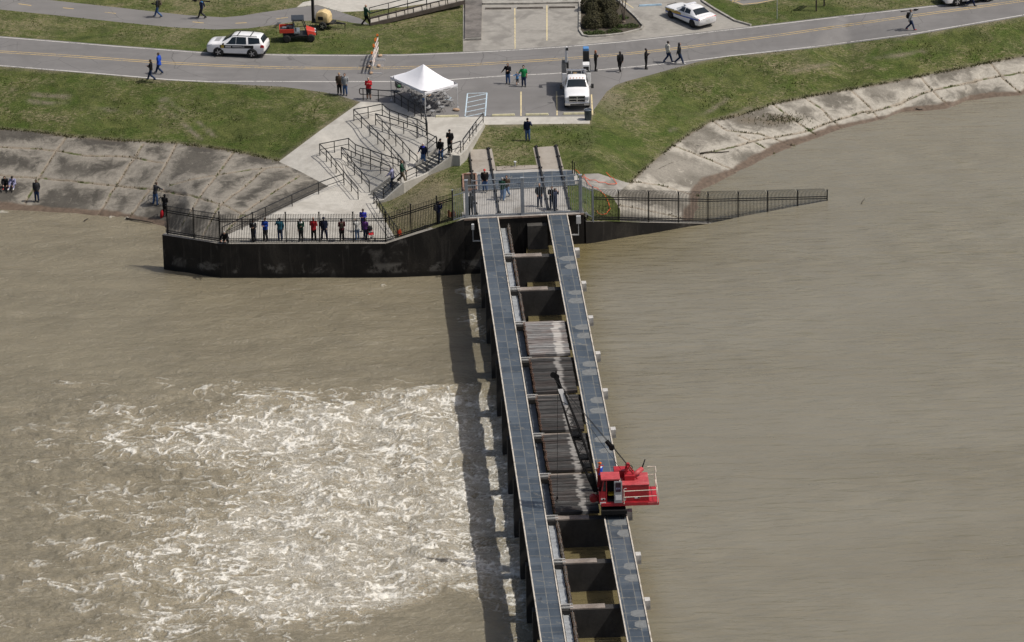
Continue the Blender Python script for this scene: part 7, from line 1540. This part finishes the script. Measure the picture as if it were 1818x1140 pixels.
# on the left bank
A(9, 331, -172, "person in black hood and jeans sitting on the left concrete bank", 'black', 'denim', ('hood', 'black'), ('knee', 'knee'), 'sit', lean=22, shoe='red', h=1.65)
A(25, 331.5, 165, "person in pale lilac sweatshirt and light jeans sitting on the left concrete bank", 'lilac', 'paledenim', ('cap', 'black'), ('knee', 'knee'), 'sit', lean=24, shoe='white', h=1.75)
A(66, 358, 176, "person in grey jacket over dark red shirt standing at the left waterline", 'charcoal', 'darkdenim', ('short', 'black'), ('pocket', 'pocket'), 'stand', h=1.78, skin=SKIN2)
A(276.5, 363, -40, "person in dark jacket and jeans straddling a bicycle on the left bank", 'charcoal', 'denim', ('short', 'brown'), ('bars', 'bars'), 'wide', lean=14)
o, J = A(293.5, 383, -25, "person in black jacket leaning at the end post of the black fence", 'black', 'black', ('hood', 'black'), ('bent', 'bent'), 'stand', lean=4, h=1.7); 
A(1066, 866, 60, "worker in blue and white shirt and orange cap on the walkway behind the crane cab", 'blue', 'navy', ('cap', 'orange'), ('bent', 'bent'), z=.02, yoke='white', short=True)
# join, colour and finish every figure
bpy.context.view_layer.update(); dg = bpy.context.evaluated_depsgraph_get(); done = [bpy.data.meshes.new_from_object(o.evaluated_get(dg)) for o, _, _ in PEOPLE]
for (o, J, a), me in zip(PEOPLE, done):
    o.modifiers.clear(); old = o.data; o.data = me; bpy.data.meshes.remove(old); me.name = "person"; me.materials.clear()
    ms = [a['skin'], CL[a['top']], CL[a['bottom']], SHOE[a['shoe']], CL[a['yoke'] or a['top']], FACE]
    n = len(me.polygons); c = np.empty(n * 3); me.polygons.foreach_get("center", c); c = c.reshape(-1, 3)
    segs = [('hd', 'hd', .10, 0), ('nk', 'hd', .055, 0), ('pel', 'ch', .15, 1), ('ch', 'nk', .12, 4)]
    for k in 'lr': segs += [('hip' + k, 'knee' + k, .09, 2), ('knee' + k, 'ank' + k, .06, 0 if a['shorts'] else 2), ('ank' + k, 'toe' + k, .05, 3), ('sh' + k, 'el' + k, .06, 1), ('el' + k, 'wr' + k, .045, 0 if a['short'] else 1), ('wr' + k, 'ha' + k, .036, 0)]
    best = np.full(n, 9.); lab = np.zeros(n, int)
    for p, q, r, m in segs:
        p, q = np.array(J[p]), np.array(J[q]); d = q - p; L = max(d @ d, 1e-9); t = np.clip((c - p) @ d / L, 0, 1); ds = np.linalg.norm(c - p - t[:, None] * d, axis=1) - r
        w = ds < best; best[w] = ds[w]; lab[w] = m
    T = J['tor']; up = np.array(T(0, 0, 1.) - T(0, 0, 0)); hz = (c - np.array(J['pel'])) @ up
    lab[(lab == 2) & (hz > -.02 - a['longcoat'])] = 1; lab[(lab == 1) & (hz < -.09 - a['longcoat']) & (best < .08) & (np.abs(c[:, 0]) < .16) & (a['legs'] not in ('sit', 'crouch'))] = 2
    lab[(lab == 0) & (hz < .54) & (hz > .2) & (np.abs(c[:, 0]) < .12) & (c[:, 1] < .16)] = 4
    for m in ms: me.materials.append(m)
    me.polygons.foreach_set("material_index", lab.astype(np.int32)); me.polygons.foreach_set("use_smooth", [True] * n); me.update()
    bm = bmesh.new(); bm.from_mesh(me); ex = MB()
    for k, s in (('l', -1), ('r', 1)):                 # five fingers on each hand
        fd = J['fd' + k]; sd_ = fd.cross(Vector((0, 0, 1))); sd_ = (sd_ if sd_.length > .1 else Vector((0, 1, 0))).normalized(); nr = fd.cross(sd_); h0 = J['ha' + k]
        for i, ln in enumerate((.070, .080, .074, .058)):
            b0 = h0 + sd_ * (.024 - .016 * i) + fd * .012; ex.tube([b0 - fd * .02, b0 + fd * ln * .5 + nr * .006, b0 + fd * ln * .85 + nr * .026], [.0095, .0088, .0072], 5, 0)
        t0 = J['wr' + k].lerp(h0, .35) + sd_ * .03; ex.tube([t0, t0 + sd_ * .022 + fd * .03, t0 + sd_ * .024 + fd * .062 + nr * .01], [.0125, .011, .0085], 5, 0)
    for e in (-1, 1): ex.ell(J['hd'] + a['q'] @ Vector((e * .033, .087, .012)), (.012, .008, .007), 6, 4, 5)
    ex.ell(J['hd'] + a['q'] @ Vector((0, .089, -.058)), (.024, .007, .006), 8, 4, 5)
    t_ = ex.mesh("x", ms); bm.from_mesh(t_); bm.to_mesh(me); bm.free(); bpy.data.meshes.remove(t_)
    kind, col = a['hair']; H = J['hd']; q = a['q']; f = lambda x, y, z: H + q @ Vector((x, y, z))
    if kind != 'bald':
        mb = MB()
        if kind in ('short', 'long', 'bun'):
            mb.ell(f(0, -.022, .042), (.090, .100, .098), 14, 10, rot=q); m = HAIRC[col]
            if kind == 'long': mb.ell(f(0, -.055, -.07), (.092, .062, .17), 12, 8, rot=q)
            if kind == 'bun': mb.ell(f(0, -.05, .10), (.09, .085, .08), 12, 8, rot=q)
            nm = "hair"
        elif kind == 'cap':
            m = CL[col]; nm = "cap"; mb.ell(f(0, -.01, .048), (.088, .106, .092), 14, 8, rot=q); mb.hull([f(-.065, .07, .055), f(.065, .07, .055), f(.05, .175, .04), f(-.05, .175, .04)], [f(-.065, .07, .068), f(.065, .07, .068), f(.05, .175, .05), f(-.05, .175, .05)])
        else: m = CL[col]; nm = "hood"; mb.ell(f(0, -.03, .02), (.098, .108, .125), 14, 10, rot=q); mb.ell(f(0, -.05, -.10), (.09, .075, .06), 12, 8, rot=q)
        ho = mb.obj(nm, m, o, True)
# ---- bicycle, stroller, bag on the bank
def bicycle(loc, rz):
    t = thing("bicycle", "bicycle with large wheels under the person in jeans on the left bank", "bicycle", loc, rz); BF = M("bike_frame", (.03, .03, .032), .4, .3)
    for x in (-.53, .53):
        w = MB().tube([(.335 * math.cos(a), 0, .335 * math.sin(a)) for a in np.linspace(0, 2 * math.pi, 30)], .022, 6, caps=False).obj("wheel", TYRE, t, True); w.location = (x, 0, .355); mb = MB(); mb.tube([(.312 * math.cos(a), 0, .312 * math.sin(a)) for a in np.linspace(0, 2 * math.pi, 30)], .012, 5, caps=False)
        for k in range(14): mb.bar((0, 0, 0), (.31 * math.cos(k * .449), 0, .31 * math.sin(k * .449)), .004)
        mb.disc((0, 0, 0), (0, 1, 0), .03, .09, 8); mb.obj("rim", CHROME, w)
    mb = MB()
    for a, b in (((-.53, .355), (-.1, .30)), ((-.1, .30), (-.2, .78)), ((-.2, .76), (-.53, .355)), ((-.2, .74), (.33, .80)), ((.36, .68), (-.1, .30)), ((.32, .92), (.38, .65)), ((.38, .65), (.53, .355))): mb.tube([(a[0], 0, a[1]), (b[0], 0, b[1])], .018, 6)
    mb.obj("frame", BF, t); mb = MB(); mb.ell((-.22, 0, .86), (.14, .08, .03)); mb.tube([(-.2, 0, .76), (-.22, 0, .86)], .014, 6); mb.obj("saddle", TRIM, t, True); mb = MB(); mb.tube([(.22, -.3, .98), (.34, -.2, 1.0), (.34, .2, 1.0), (.22, .3, .98)], .015, 6); mb.tube([(.32, 0, .92), (.34, 0, 1.0)], .016, 6); mb.obj("handlebar", BF, t); mb = MB(); mb.disc((-.1, 0, .30), (0, 1, 0), .09, .02, 14); mb.bar((-.1, -.08, .30), (.02, -.08, .18), .02); mb.bar((-.1, .08, .30), (-.22, .08, .42), .02); mb.obj("crank", CHROME, t)
bicycle(G(279, 363), R(47 - 0) * 0 + R(-32))
t = thing("stroller", "dark folding stroller with a red and white cover at the promenade fence", "stroller", P(658, 425.5, ZP), R(-70)); mb = MB()
for s in (-.22, .22): mb.tube([(.35, s, .1), (-.1, s, .6), (-.45, s, 1.0)], .013, 5); mb.tube([(-.35, s, .1), (.1, s, .65)], .013, 5)
mb.tube([(-.45, -.22, 1.0), (-.45, .22, 1.0)], .015, 5); mb.obj("frame", CHM, t); mb = MB(); mb.hull([(-.15, -.2, .42), (.25, -.2, .45), (.25, .2, .45), (-.15, .2, .42)], [(-.25, -.2, .85), (.05, -.2, .6), (.05, .2, .6), (-.25, .2, .85)]); mb.obj("seat", CL['red'], t, bevel=.03); mb = MB(); mb.ell((-.12, 0, .82), (.28, .23, .25), 12, 8, zmin=-.05); mb.obj("hood", CL['black'], t, True)
mb = MB(); mb.box((.0, 0, .66), (.22, .3, .1)); mb.obj("blanket", CL['white'], t, bevel=.03)
wl0 = MB().disc((0, 0, 0), (0, 1, 0), .11, .04, 14).mesh("wheel", TYRE)
for x in (-.35, .35):
    for s in (-.24, .24): inst(wl0, "wheel", t, (x, s, .11))
t = thing("folded_bag", "bright red bag on the wet bank at the foot of the black fence's end post", "bag", G(287, 386.5)); mb = MB(); mb.tube([(0, 0, .02), (.02, 0, .25), (.05, 0, .5), (.09, 0, .66)], [.10, .14, .12, .05], 10); mb.obj("body", CL['red'], t, True); mb = MB(); mb.tube([(.0, .12, .5), (.12, .16, .66), (.16, .06, .5)], .015, 5); mb.obj("strap", CL['black'], t)
